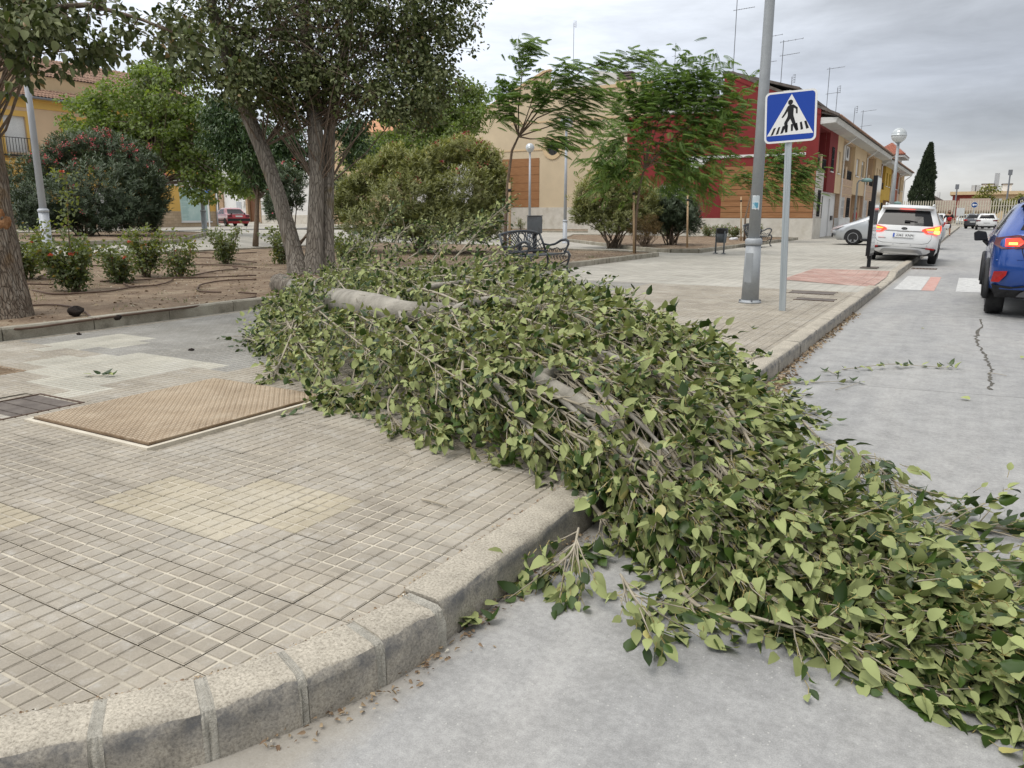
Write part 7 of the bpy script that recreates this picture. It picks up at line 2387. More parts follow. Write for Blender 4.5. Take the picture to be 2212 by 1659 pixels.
for _ in range(90):
    x = rng.uniform(-15, -8.8); y = rng.uniform(4, 20)
    k = int(rng.integers(5, 16))
    c = np.array([x, y, hz(x, y) + 0.085]) + np.column_stack([rng.normal(0, .06, (k, 2)), np.zeros(k)])
    lv.add(c, rdir(k, 0.4, 1.0), rdir(k), rng.uniform(0.04, 0.11, k), 0.006, 0.1, 0.2, 'blade', np.clip(rng.normal(.4, .2, k), 0, .85))
tag(link('weeds', lv.mesh('weeds', M['rose_l'])), 'small grass tufts and weeds growing in the bare bed', 'weeds', kind='stuff')
M['clod'] = mat('black_clod', (0.012, 0.009, 0.008), (0.03, 0.022, 0.018), scale=20, rough=1.0, bump=1, bscale=30)
M['stone'] = mat('pale_stone', (0.42, 0.38, 0.31), (0.55, 0.50, 0.43), scale=9, rough=0.95, bump=.6, bscale=30)
def lump(name, label, cat, px, py, r, m, sz=0.7, dz=0.09):
    p = Gh(px, py, dz)
    mb = MB()
    mb.sphere((0, 0, 0), r, 14, 9, sz=sz)
    s0 = rng.uniform(0, 50)
    mb.v = [tuple(np.array(v) * (1 + 0.7 * mnoise.noise(Vector(v) / r * 1.1 + Vector((s0, 0, 0))) + 0.22 * mnoise.noise(Vector(v) / r * 3.2 + Vector((s0, 0, 0))))) for v in mb.v]
    o = mb.build(name, m, None, True)
    o.location = (p[0], p[1], p[2] + r * sz * 0.55)
    tag(o, label, cat)
lump('black_clod', 'larger crumbly black clod in the bare bed near the old tree', 'clod', 162, 681, 0.082, M['clod'])
lump('black_clod', 'smaller black clod sitting on the bed kerb', 'clod', 255, 688, 0.042, M['clod'], dz=0.11)
lump('black_clod', 'tiny dark clod on the paving below the bed kerb', 'clod', 171, 723, 0.026, M['clod'], 0.6, 0.0)
lump('black_clod', 'small dark crumb on the grey paving left of the fallen limb', 'clod', 414, 757, 0.03, M['clod'], 0.5, 0.0)
lump('pale_stone', 'pale stone lying in the bed behind the bench', 'stone', 1185 + 35, 553, 0.16, M['stone'], 0.6)
lump('pale_stone', 'crumpled white litter at the foot of the far stake', 'litter', 1585, 518, 0.16, mat('white_litter', (0.6, 0.61, 0.62), (0.72, 0.73, 0.74), scale=9, rough=.7), 0.5)
M['tyre'] = mat('tyre_rubber', (0.014, 0.014, 0.015), (0.028, 0.028, 0.028), scale=9, rough=0.85)
M['rim'] = mat('alloy_rim', (0.42, 0.43, 0.45), rough=0.3, metal=0.8)
M['arch'] = mat('black_trim_plastic', (0.014, 0.014, 0.016), (0.024, 0.024, 0.025), scale=12, rough=0.6)
M['carglass'] = glass('car_glass', (0.012, 0.013, 0.015), 0.06)
M['carglass'].node_tree.nodes['Principled BSDF'].inputs['Specular IOR Level'].default_value = 0.22
M['seam'] = mat('panel_gap', (0.02, 0.02, 0.02), rough=0.9)
M['lampred'] = mat('tail_lamp_red', (0.30, 0.012, 0.012), (0.40, 0.02, 0.02), scale=20, rough=0.15, spec=0.6)
M['lampdark'] = mat('tail_lamp_smoked', (0.07, 0.008, 0.01), (0.11, 0.012, 0.014), scale=20, rough=0.12, spec=0.6)
M['lampon'] = mat('tail_lamp_lit_red', (0.6, 0.02, 0.01), rough=0.2, emit=(1.0, 0.045, 0.02), es=2.2)
M['lamporange'] = mat('tail_lamp_lit_orange', (0.7, 0.2, 0.02), rough=0.2, emit=(1.0, 0.30, 0.03), es=2.6)
M['lampyellow'] = mat('indicator_lit_yellow', (0.8, 0.4, 0.05), rough=0.2, emit=(1.0, 0.55, 0.10), es=2.8)
M['lampclear'] = mat('clear_lamp_lens', (0.45, 0.40, 0.40), rough=0.12, spec=0.6)
M['chrome'] = mat('chrome_trim', (0.55, 0.56, 0.58), rough=0.15, metal=0.9)
M['platew'] = mat('number_plate_white', (0.62, 0.63, 0.63), rough=0.5)
M['plateb'] = mat('number_plate_blue', (0.02, 0.08, 0.40), rough=0.5)
def paint(name, c, rough=0.28, metal=0.0):
    return mat(name, c, tuple(min(1, v * 1.04) for v in c), scale=0.9, rough=rough, metal=metal, coat=0.7, spec=0.5)
M['paint_w'] = paint('white_car_paint', (0.66, 0.67, 0.67))
M['paint_s'] = paint('silver_car_paint', (0.44, 0.46, 0.48), 0.3, 0.35)
M['paint_b'] = paint('blue_car_paint', (0.010, 0.058, 0.27), 0.22, 0.25)
M['paint_r'] = paint('red_car_paint', (0.36, 0.012, 0.022), 0.3)
M['paint_d'] = paint('dark_grey_car_paint', (0.06, 0.065, 0.075), 0.3, 0.3)
def car(label, loc, rz, pm, slices, seg, glass_z, wheels, Wd, name='parked_car', group='cars in the street', cat='car', cladding=None, rim=True, glassm=None, side_glass=(0.16, 0.84), pillars=()):
    """a car from horizontal slices. local frame: rear at y=0, nose at +y, x to the right.
    slices: (z, y_rear, y_front, half width, corner radius rear, corner radius front)"""
    t = thing(name, label, cat, loc, rz, group)
    n_c, n_r, n_s, n_f = 5, 7, 22, 7
    rings = []
    for (z, yr, yf, hw, rr_, rf) in slices:
        pts = []
        for i in range(n_r):
            q = i / (n_r - 1)
            x = -(hw - rr_) + 2 * (hw - rr_) * q
            bow = 0.05 * (1 - (x / hw) ** 2)
            pts.append((x, yr - bow + 0.05, z))
        for i in range(1, n_c + 1):
            a = -math.pi / 2 + math.pi / 2 * i / (n_c + 1)
            pts.append((hw - rr_ + rr_ * math.cos(a), yr + 0.05 + rr_ * 1.3 + rr_ * 1.3 * math.sin(a), z))
        for i in range(n_s):
            q = i / (n_s - 1)
            y = yr + .05 + rr_ * 1.3 + (yf - rf * 1.4 - yr - .05 - rr_ * 1.3) * q
            pts.append((hw * (1 - 0.02 * (2 * q - 1) ** 2), y, z))
        for i in range(1, n_c + 1):
            a = math.pi / 2 * i / (n_c + 1)
            pts.append((hw - rf + rf * math.cos(a), yf - rf * 1.4 + rf * 1.4 * math.sin(a), z))
        for i in range(n_f):
            q = i / (n_f - 1)
            x = (hw - rf) - 2 * (hw - rf) * q
            pts.append((x, yf + 0.06 * (1 - (x / hw) ** 2) - 0.0, z))
        for i in range(1, n_c + 1):
            a = math.pi / 2 + math.pi / 2 * i / (n_c + 1)
            pts.append((-(hw - rf) + rf * math.cos(a), yf - rf * 1.4 + rf * 1.4 * math.sin(a), z))
        for i in range(n_s):
            q = 1 - i / (n_s - 1)
            y = yr + .05 + rr_ * 1.3 + (yf - rf * 1.4 - yr - .05 - rr_ * 1.3) * q
            pts.append((-hw * (1 - 0.02 * (2 * q - 1) ** 2), y, z))
        for i in range(1, n_c + 1):
            a = math.pi + math.pi / 2 * i / (n_c + 1)
            pts.append((-(hw - rr_) + rr_ * math.cos(a), yr + .05 + rr_ * 1.3 + rr_ * 1.3 * math.sin(a), z))
        rings.append(pts)
    k = len(rings[0])
    vs = [p for r in rings for p in r]
    fs = []; ms = []
    gi = []
    for j in range(len(rings) - 1):
        zc = (slices[j][0] + slices[j + 1][0]) / 2
        for i in range(k):
            i2 = (i + 1) % k
            f = (j * k + i, j * k + i2, (j + 1) * k + i2, (j + 1) * k + i)
            m = 0
            if cladding and zc < cladding:
                m = 1
            fs.append(f); ms.append(m)
            if glass_z[0] < zc < glass_z[1]:
                r0 = n_r; s0 = r0 + n_c; s1 = s0 + n_s; f0 = s1 + n_c; f1 = f0 + n_f; t0 = f1 + n_c; t1 = t0 + n_s
                ok = None
                if i < n_r - 1:
                    ok = 'rear_window'
                elif s0 <= i < s1 - 1:
                    q = (i - s0 + .5) / (n_s - 1)
                    if side_glass[0] < q < side_glass[1] and not any(abs(q - p_) < 0.028 for p_ in pillars):
                        ok = 'side_window'
                elif f0 <= i < f1 - 1:
                    ok = 'windscreen'
                elif t0 <= i < t1 - 1:
                    q = 1 - (i - t0 + .5) / (n_s - 1)
                    if side_glass[0] < q < side_glass[1] and not any(abs(q - p_) < 0.028 for p_ in pillars):
                        ok = 'side_window_l'
                if ok:
                    gi.append((ok, f))
    fs.append(tuple((len(rings) - 1) * k + i for i in range(k))); ms.append(0)
    fs.append(tuple(range(k - 1, -1, -1))); ms.append(1)
    mb = MB(); mb.add(vs, fs)
    mb.m = ms
    body = mb.build('body', [pm, M['arch']], t, True, False)
    body.data.set_sharp_from_angle(angle=R(50))
    gm = {}
    cen = Vector((0, (slices[0][1] + slices[0][2]) / 2, 0))
    for nm, f in gi:
        g_ = gm.setdefault(nm, MB())
        P_ = [Vector(vs[i]) for i in f]
        nn_ = (P_[1] - P_[0]).cross(P_[3] - P_[0]).normalized()
        g_.add([p + nn_ * 0.005 for p in P_], [(0, 1, 2, 3)])
    for nm, g_ in gm.items():
        o = g_.build('side_window' if nm.startswith('side') else nm, glassm or M['carglass'], t, False, False)
    for (wx, wy, r, wd) in wheels:
        sx = 1 if wx > 0 else -1
        w = MB()
        prof = [(r * 0.66, -wd / 2), (r * 0.93, -wd / 2), (r, -wd / 2 + 0.03), (r, wd / 2 - 0.03), (r * 0.93, wd / 2), (r * 0.66, wd / 2)]
        w.lathe(prof, (0, 0, 0), 26)
        Mx = Matrix.Translation((wx, wy, r)) @ Matrix.Rotation(math.pi / 2, 4, 'Y')
        w.v = [tuple(Mx @ Vector(v)) for v in w.v]
        tw_ = w.build('wheel', M['tyre'], t, True, False)
        if rim:
            q = MB()
            ox = wx + sx * (wd / 2 - 0.012)
            for s_ in range(5):
                a = s_ * 2 * math.pi / 5 + .3
                for da in (-0.13, 0.13):
                    q.bar((ox, wy, r), (ox, wy + math.cos(a + da) * r * 0.62, r + math.sin(a + da) * r * 0.62), 0.03, 0.035, upv=(1, 0, 0))
            q.lathe([(r * .60, -0.02), (r * 0.67, -0.02), (r * 0.67, 0.015), (r * .60, 0.015)], (0, 0, 0), 26)
            q.f = q.f[:-2]; q.m = q.m[:-2]
            n0 = len(q.v) - 4 * 26
            Mr = Matrix.Translation((ox, wy, r)) @ Matrix.Rotation(math.pi / 2, 4, 'Y')
            q.v = q.v[:n0] + [tuple(Mr @ Vector(v)) for v in q.v[n0:]]
            q.build('rim', M['rim'], tw_, False, False)
        a_ = MB()
        pts = []
        ra = r * 1.16
        xo = Wd / 2 + 0.004
        poly = [(math.cos(a) * ra, math.sin(a) * ra) for a in np.linspace(-0.25, math.pi + 0.25, 18)]
        poly = [(p[0], p[1]) for p in poly]
        a_.prism(poly if sx > 0 else [(-p[0], p[1]) for p in poly], (sx * (xo - 0.02), wy, r), (0, sx, 0), (0, 0, 1), 0.022)
        a_.build('wheel_arch', M['arch'], t, False, False)
    return t
def patch(t, name, pts, m, th=0.008, o=(0, 0, 0)):
    """a thin shaped panel on the car: pts in the rear plane (x, z) with y; facing -y"""
    mb = MB()
    k = len(pts)
    vs = [(x, y, z) for x, y, z in pts] + [(x, y + th, z) for x, y, z in pts]
    fs = [tuple(range(k)), tuple(range(2 * k - 1, k - 1, -1))]
    for i in range(k):
        j = (i + 1) % k
        fs.append((i, k + i, k + j, j))
    mb.add(vs, fs)
    o_ = mb.build(name, m, t, False, False)
    bmm = bmesh.new(); bmm.from_mesh(o_.data); bmesh.ops.recalc_face_normals(bmm, faces=bmm.faces[:]); bmm.to_mesh(o_.data); bmm.free()
    return o_
def rear_y(z, x, tab, hw=0.9):
    yr = float(np.interp(z, [s[0] for s in tab], [s[1] for s in tab]))
    return yr + 0.05 * (x / hw) ** 2
SW = [(0.26, 0.10, 4.30, 0.84, 0.22, 0.35), (0.36, 0.02, 4.44, 0.895, 0.20, 0.4), (0.55, -0.02, 4.50, 0.90, 0.18, 0.42), (0.72, 0.0, 4.50, 0.90, 0.18, 0.42), (0.86, 0.05, 4.44, 0.895, 0.18, 0.42), (0.97, 0.09, 4.25, 0.885, 0.17, 0.4), (1.05, 0.12, 3.55, 0.87, 0.17, 0.30),
      (1.12, 0.16, 3.35, 0.845, 0.16, 0.26), (1.30, 0.27, 2.98, 0.77, 0.15, 0.22), (1.46, 0.38, 2.66, 0.70, 0.14, 0.2), (1.52, 0.36, 2.52, 0.675, 0.14, 0.2), (1.575, 0.40, 2.40, 0.63, 0.16, 0.2), (1.61, 0.60, 2.1, 0.50, 0.18, 0.2)]
kx = (G(1897, 558, 0.14)[0] + G(2010, 571, 0.0)[0]) / 2 - 0.10
ky = 24.3
kx = PYc(1949, 500, 24.4)[0]
W_ = car('white people carrier with lit tail lamps parked half up on the pavement', (kx, ky, 0.07), R(1.0), M['paint_w'], SW, 0, (1.08, 1.45),
         [(-0.79, 0.86, 0.33, 0.21), (0.79, 0.86, 0.33, 0.21), (-0.79, 3.58, 0.33, 0.21), (0.79, 3.58, 0.33, 0.21)], 1.80, cladding=0.30, pillars=(0.30, 0.55))
W_.rotation_euler = (0, R(2.9), R(1.0))
ry = lambda z, x=0.0: rear_y(z, x, SW)
def wp(name, pts, m, off=0.012, th=0.01, par=None):
    """panel following the tailgate"""
    return patch(par or W_, name, [(x, ry(z, x) - off, z) for x, z in pts], m, th)
for s in (-1, 1):
    L_ = wp('tail_lamp', [(s * 0.895, 1.085), (s * 0.50, 0.985), (s * 0.44, 0.95), (s * 0.56, 0.86), (s * 0.88, 0.845), (s * 0.905, 0.95)], M['lampon'], 0.03, 0.05)
    for nm, pts, mm in (('brake_cell', [(s * 0.86, 1.055), (s * 0.74, 1.025), (s * 0.74, 0.955), (s * 0.86, 0.955)], 'lamporange'), ('brake_cell', [(s * 0.725, 1.0), (s * 0.53, 0.965), (s * 0.55, 0.945), (s * 0.725, 0.945)], 'lamporange'),
                        ('indicator_cell', [(s * 0.885, 0.945), (s * 0.74, 0.945), (s * 0.74, 0.86), (s * 0.87, 0.852)], 'lampyellow'), ('reverse_cell', [(s * 0.73, 0.925), (s * 0.56, 0.925), (s * 0.60, 0.875), (s * 0.73, 0.87)], 'lampclear')):
        wp(nm, pts, M[mm], 0.036, 0.008, L_)
wp('high_brake_lamp', [(-0.20, 1.525), (0.20, 1.525), (0.19, 1.49), (-0.19, 1.49)], M['lampon'], 0.05, 0.03)
mb = MB()
vs = []
for x in np.linspace(-0.66, 0.66, 9):
    k_ = 1 - (x / 0.9) ** 2
    vs += [(x, 0.26 + 0.06 * (1 - k_), 1.53), (x, 0.45, 1.575), (x, 0.45, 1.50), (x, 0.30 + 0.06 * (1 - k_), 1.50)]
fs = []
for i in range(8):
    for j in range(4):
        fs.append((i * 4 + j, i * 4 + (j + 1) % 4, (i + 1) * 4 + (j + 1) % 4, (i + 1) * 4 + j))
fs += [(3, 2, 1, 0), (32, 33, 34, 35)]
mb.add(vs, fs)
mb.build('spoiler', M['paint_w'], W_, True, False)
def strip(t_, name, pts, w, m, rf=None, off=0.008):
    mb = MB()
    mb.tube([(x, (rf or ry)(z, x) - off + 0.004, z) for x, z in pts], w, 5)
    return mb.build(name, m, t_, False, False)
strip(W_, 'tailgate_seam', [(-0.70, 0.90), (-0.70, 0.70), (-0.64, 0.60), (-0.5, 0.565), (0, 0.555), (0.5, 0.565), (0.64, 0.60), (0.70, 0.70), (0.70, 0.90)], 0.005, M['seam'], off=0.004)
strip(W_, 'chrome_strip', [(-0.5, 0.905), (0, 0.895), (0.5, 0.905)], 0.014, M['chrome'], off=0.016)
wp('lower_bumper', [(-0.86, 0.44), (-0.55, 0.47), (0.55, 0.47), (0.86, 0.44), (0.82, 0.25), (-0.82, 0.25)], M['arch'], 0.02, 0.05)
wp('skid_plate', [(-0.50, 0.37), (-0.42, 0.405), (0.42, 0.405), (0.50, 0.37), (0.55, 0.27), (0.48, 0.27), (0.40, 0.32), (-0.40, 0.32), (-0.48, 0.27), (-0.55, 0.27)], M['rim'], 0.03, 0.012)
for s in (-1, 1):
    wp('reflector', [(s * 0.84, 0.455), (s * 0.60, 0.47), (s * 0.60, 0.43), (s * 0.80, 0.415)], M['lampred'], 0.028, 0.012)
    mb = MB(); mb.tube([(s * 0.60, 0.75, 1.60), (s * 0.61, 0.95, 1.645), (s * 0.62, 2.3, 1.63), (s * 0.61, 2.5, 1.58)], 0.018, 7); mb.build('roof_rail', M['paint_w'], W_, True, False)
    mb = MB(); mb.add([(s * 0.92, 2.80, 0.98), (s * 1.07, 2.78, 0.98), (s * 1.09, 2.78, 1.12), (s * 0.94, 2.80, 1.10), (s * 0.92, 2.95, 1.0), (s * 1.06, 2.92, 1.0), (s * 1.07, 2.92, 1.10), (s * 0.94, 2.95, 1.09)],
                      [(0, 1, 2, 3), (7, 6, 5, 4), (0, 4, 5, 1), (1, 5, 6, 2), (2, 6, 7, 3), (3, 7, 4, 0)])
    bevel(mb.build('mirror', M['paint_w'], W_, world=False), 0.02)
    MB().tube([(s * 0.905, 2.1, 0.90), (s * 0.925, 2.05, 0.90), (s * 0.925, 1.92, 0.90), (s * 0.905, 1.88, 0.90)], 0.012, 6).build('door_handle', M['chrome'], W_, True, False)
    MB().tube([(s * 0.905, 1.2, 0.90), (s * 0.925, 1.15, 0.90), (s * 0.925, 1.02, 0.90), (s * 0.905, 0.98, 0.90)], 0.012, 6).build('door_handle', M['chrome'], W_, True, False)
mb = MB(); mb.tube([(0.0, 0.2, 1.16), (0.05, 0.17, 1.175), (0.30, 0.165, 1.155)], [0.02, 0.016, 0.008], 6); mb.box(-0.02, 0.12, 0.12, 0.17, 1.14, 1.19); mb.build('rear_wiper', M['arch'], W_, False, False)
mb = MB(); mb.add([(0.02, 0.62, 1.60), (-0.02, 0.62, 1.60), (0.0, 0.58, 1.68), (0.02, 0.85, 1.61), (-0.02, 0.85, 1.61)], [(0, 1, 2), (0, 2, 3), (1, 4, 2), (3, 2, 4)]); mb.build('shark_fin_aerial', M['paint_w'], W_, False, False)
for x in (-0.62, -0.22, 0.22, 0.62):
    mb = MB(); disc(mb, (x, ry(0.52, x) - 0.012, 0.53), 0.012, (1, 0, 0), (0, 0, 1), -0.006, 10); mb.build('parking_sensor', M['rim'], W_, False, False)
pl_ = wp('number_plate', [(-0.26, 0.835), (0.26, 0.835), (0.26, 0.725), (-0.26, 0.725)], M['platew'], 0.035, 0.02)
wp('plate_band', [(-0.258, 0.833), (-0.215, 0.833), (-0.215, 0.727), (-0.258, 0.727)], M['plateb'], 0.0375, 0.004, pl_)
for s_, x in (('2362', -0.085), ('KNM', 0.155)):
    o = text_mesh('plate_text', s_, 0.098, M['signblack'], None, (0, 0, 0), (1, 0, 0), (0, 0, 1), 0.001)
    for v in o.data.vertices:
        v.co.x = v.co.x * 0.92 + x; v.co.z += 0.78; v.co.y += ry(0.78) - 0.042
    o.parent = pl_
em = MB(); em.prism([(0.075 * math.cos(a), 0.036 * math.sin(a)) for a in np.linspace(0, 2 * math.pi, 25)[:-1]], (0, ry(0.965) - 0.026, 0.965), (1, 0, 0), (0, 0, 1), -0.012)
em.v = [(v[0], v[1] + 0.012, v[2]) for v in em.v]
em_o = em.build('oval_emblem', M['signblack'], W_, False, False)
o = text_mesh('emblem_letters', 'KIA', 0.052, M['chrome'], None, (0, 0, 0), (1, 0, 0), (0, 0, 1), 0.002)
for v in o.data.vertices:
    v.co.x *= 1.2; v.co.z += 0.965; v.co.y += ry(0.965) - 0.031
o.parent = em_o
strip(W_, 'model_badge', [(-0.63, 0.695), (-0.43, 0.695)], 0.009, M['chrome'], off=0.012)
SB = [(0.28, 0.16, 3.95, 0.80, 0.26, 0.35), (0.40, 0.04, 4.1, 0.885, 0.26, 0.4), (0.56, -0.02, 4.18, 0.905, 0.26, 0.42), (0.76, -0.02, 4.19, 0.905, 0.24, 0.42), (0.97, 0.03, 4.12, 0.90, 0.24, 0.42), (1.06, 0.06, 3.9, 0.89, 0.24, 0.4), (1.13, 0.10, 3.25, 0.865, 0.24, 0.3),
      (1.19, 0.15, 3.0, 0.835, 0.23, 0.26), (1.34, 0.34, 2.68, 0.755, 0.22, 0.24), (1.47, 0.50, 2.42, 0.68, 0.2, 0.22), (1.53, 0.48, 2.3, 0.64, 0.2, 0.2), (1.575, 0.58, 2.1, 0.57, 0.2, 0.2), (1.595, 0.8, 1.9, 0.40, 0.2, 0.2)]
bx = 0.26 + 0.90
B_ = car('glossy blue crossover with a lit tail lamp cut by the right edge', (bx, 12.35, 0), R(0.5), M['paint_b'], SB, 0, (1.16, 1.46),
         [(-0.775, 0.80, 0.335, 0.225), (0.775, 0.80, 0.335, 0.225), (-0.775, 3.38, 0.335, 0.225), (0.775, 3.38, 0.335, 0.225)], 1.81, cladding=0.41, pillars=(0.32, 0.56))
rb = lambda z, x=0.0: rear_y(z, x, SB) + 0.03 + max(0, abs(x) - 0.64) ** 2 * 2.4
def bp(name, pts, m, off=0.02, th=0.012, par=None):
    return patch(par or B_, name, [(x, rb(z, x) - off, z) for x, z in pts], m, th)
for s in (-1, 1):
    L_ = bp('tail_lamp', [(s * 0.87, 1.09), (s * 0.62, 1.13), (s * 0.40, 1.09), (s * 0.26, 1.03), (s * 0.40, 0.975), (s * 0.62, 0.95), (s * 0.80, 0.945), (s * 0.885, 1.0)], M['lampdark'], 0.05, 0.07)
    bp('brake_cell', [(s * 0.76, 1.08), (s * 0.60, 1.09), (s * 0.54, 1.03), (s * 0.60, 0.98), (s * 0.76, 0.98)], M['lampon'], 0.053, 0.01, L_)
    bp('brake_bulb', [(s * 0.72, 1.03), (s * 0.62, 1.03), (s * 0.62, 1.0), (s * 0.72, 1.0)], M['lampyellow'], 0.058, 0.01, L_)
    bp('reflector', [(s * 0.85, 0.64), (s * 0.70, 0.655), (s * 0.71, 0.60), (s * 0.78, 0.50), (s * 0.87, 0.50)], M['lampred'], 0.07, 0.06)
    mb = MB(); mb.add([(s * 0.90, 2.50, 0.99), (s * 1.10, 2.46, 0.98), (s * 1.12, 2.46, 1.12), (s * 1.06, 2.47, 1.15), (s * 0.94, 2.50, 1.13), (s * 0.91, 2.66, 1.0), (s * 1.08, 2.62, 1.0), (s * 1.09, 2.62, 1.10), (s * 1.04, 2.62, 1.13), (s * 0.95, 2.66, 1.12)],
                      [(0, 1, 2, 3, 4), (9, 8, 7, 6, 5), (0, 5, 6, 1), (1, 6, 7, 2), (2, 7, 8, 3), (3, 8, 9, 4), (4, 9, 5, 0)])
    bmm = bmesh.new()
    o = mb.build('mirror', M['arch'], B_, world=False)
    bmm.from_mesh(o.data); bmesh.ops.recalc_face_normals(bmm, faces=bmm.faces[:]); bmm.to_mesh(o.data); bmm.free()
    bevel(o, 0.02, 3)
    MB().tube([(s * 0.86, 2.56, 0.90), (s * 0.96, 2.54, 1.0)], 0.035, 8).build('mirror_arm', M['arch'], B_, True, False)
    for wy in (0.80, 3.38):
        mb = MB()
        mb.tube([(s * 0.905, wy + math.cos(a) * 0.42, 0.335 + math.sin(a) * 0.42) for a in np.linspace(-0.2, math.pi + 0.2, 15)], 0.04, 7)
        mb.build('arch_lip', M['arch'], B_, True, False)
    mb = MB(); mb.tube([(s * 0.57, 0.75, 1.58), (s * 0.58, 0.95, 1.63), (s * 0.58, 2.0, 1.62), (s * 0.57, 2.15, 1.57)], 0.018, 7); mb.build('roof_rail', M['arch'], B_, True, False)
    bp('fin_pane', [(s * 0.60, 1.17), (s * 0.46, 1.17), (s * 0.46, 1.18), (s * 0.60, 1.18)], M['arch'], 0.0)
bp('lower_bumper', [(-0.86, 0.46), (-0.60, 0.44), (-0.40, 0.48), (0.40, 0.48), (0.60, 0.44), (0.86, 0.46), (0.80, 0.28), (-0.80, 0.28)], M['arch'], 0.05, 0.08)
bp('diffuser', [(-0.52, 0.36), (-0.40, 0.44), (0.40, 0.44), (0.52, 0.36), (0.56, 0.30), (-0.56, 0.30)], mat('grey_diffuser', (0.16, 0.16, 0.17), rough=0.5), 0.065, 0.02)
strip(B_, 'tailgate_seam', [(-0.56, 1.14), (-0.56, 0.92), (-0.50, 0.74), (-0.40, 0.70), (0, 0.69), (0.40, 0.70), (0.50, 0.74), (0.56, 0.92), (0.56, 1.14)], 0.006, M['seam'], rb, off=0.036)
strip(B_, 'crease', [(-0.84, 0.79), (-0.6, 0.80), (-0.5, 0.80)], 0.01, M['paint_b'], rb, off=0.03)
q_ = bp('badge', [(-0.46, 0.845), (-0.40, 0.855), (-0.34, 0.845), (-0.40, 0.835)], M['chrome'], 0.045, 0.008)
mb = MB(); mb.prism([(-0.26, -0.055), (0.26, -0.055), (0.26, 0.055), (-0.26, 0.055)], (0, rb(.78) - 0.05, 0.80), (1, 0, 0), (0, 0, 1), -0.02)
bmm = bmesh.new(); o = mb.build('number_plate', M['platew'], B_, False, False); bmm.from_mesh(o.data); bmesh.ops.recalc_face_normals(bmm, faces=bmm.faces[:]); bmm.to_mesh(o.data); bmm.free()
patch(B_, 'spoiler', [(-0.60, 0.34, 1.53), (0.60, 0.34, 1.53), (0.62, 0.38, 1.49), (-0.62, 0.38, 1.49)], M['arch'], 0.22)
SS = [(0.20, 0.10, 4.1, 0.82, 0.2, 0.35), (0.36, 0.0, 4.32, 0.89, 0.2, 0.45), (0.58, -0.03, 4.40, 0.90, 0.2, 0.48), (0.74, 0.0, 4.32, 0.90, 0.2, 0.48), (0.86, 0.03, 4.0, 0.89, 0.2, 0.42), (0.96, 0.06, 3.62, 0.87, 0.2, 0.34), (1.02, 0.10, 3.42, 0.85, 0.2, 0.28), (1.25, 0.28, 2.85, 0.74, 0.2, 0.24), (1.42, 0.45, 2.42, 0.66, 0.2, 0.2), (1.50, 0.55, 2.15, 0.60, 0.2, 0.2), (1.53, 0.8, 1.9, 0.45, 0.2, 0.2)]
sp_ = G(1812, 521, 0.14)
S_ = car('silver hatchback parked across the pavement behind the white car', (-2.35, 37.6, 0.14), R(90), M['paint_s'], SS, 0, (0.99, 1.40), [(-0.80, 0.8, 0.315, 0.2), (0.80, 0.8, 0.315, 0.2), (-0.80, 3.46, 0.315, 0.2), (0.80, 3.46, 0.315, 0.2)], 1.80, pillars=(0.36, 0.58))
S_.location = (PYc(1800, 500, 37.6)[0] + 4.40, 37.6, 0.14)
for s in (-1, 1):
    o = MB().add([(s * 0.55, 4.36, 0.62), (s * 0.84, 4.18, 0.68), (s * 0.875, 3.85, 0.80), (s * 0.80, 3.95, 0.82), (s * 0.56, 4.30, 0.72)], [(0, 1, 2, 3, 4)]).build('headlight', M['lampclear'], S_, False, False)
    o.location.z = 0.012
    mb = MB(); mb.box(s * 0.88, s * 1.05, 2.75, 2.92, 0.97, 1.10); bevel(mb.build('mirror', M['paint_s'], S_, world=False), 0.03, 3)
    MB().tube([(s * 0.905, 1.9, 0.80), (s * 0.925, 1.85, 0.80), (s * 0.925, 1.72, 0.80), (s * 0.905, 1.68, 0.80)], 0.014, 6).build('door_handle', M['paint_s'], S_, True, False)
    MB().tube([(s * 0.905, 2.62, 0.30), (s * 0.91, 2.60, 0.6), (s * 0.885, 2.55, 0.97)], 0.006, 5).build('door_seam', M['seam'], S_, False, False)
    MB().box(s * 0.80, s * 0.90, 1.1, 3.1, 0.16, 0.26).build('sill', M['arch'], S_, world=False)
    mb = MB(); disc(mb, (s * 0.70, 4.30, 0.42), 0.09, (1, 0, 0), (0, 0, 1), -0.05, 14); mb.build('fog_lamp', M['arch'], S_, False, False)
    patch(S_, 'tail_lamp', [(s * 0.88, 0.02, 0.98), (s * 0.62, -0.02, 0.94), (s * 0.62, -0.02, 0.82), (s * 0.89, 0.02, 0.80)], M['lampred'], 0.05)
SF = [(0.24, 0.1, 4.15, 0.84, 0.2, 0.35), (0.40, 0.0, 4.34, 0.90, 0.2, 0.42), (0.70, -0.02, 4.38, 0.91, 0.2, 0.42), (0.90, 0.04, 4.2, 0.90, 0.18, 0.4), (1.02, 0.08, 3.4, 0.88, 0.18, 0.3), (1.10, 0.12, 3.2, 0.85, 0.18, 0.28), (1.32, 0.32, 2.78, 0.76, 0.18, 0.22), (1.46, 0.42, 2.5, 0.69, 0.16, 0.2), (1.56, 0.48, 2.3, 0.62, 0.16, 0.2), (1.59, 0.7, 2.0, 0.48, 0.16, 0.2)]
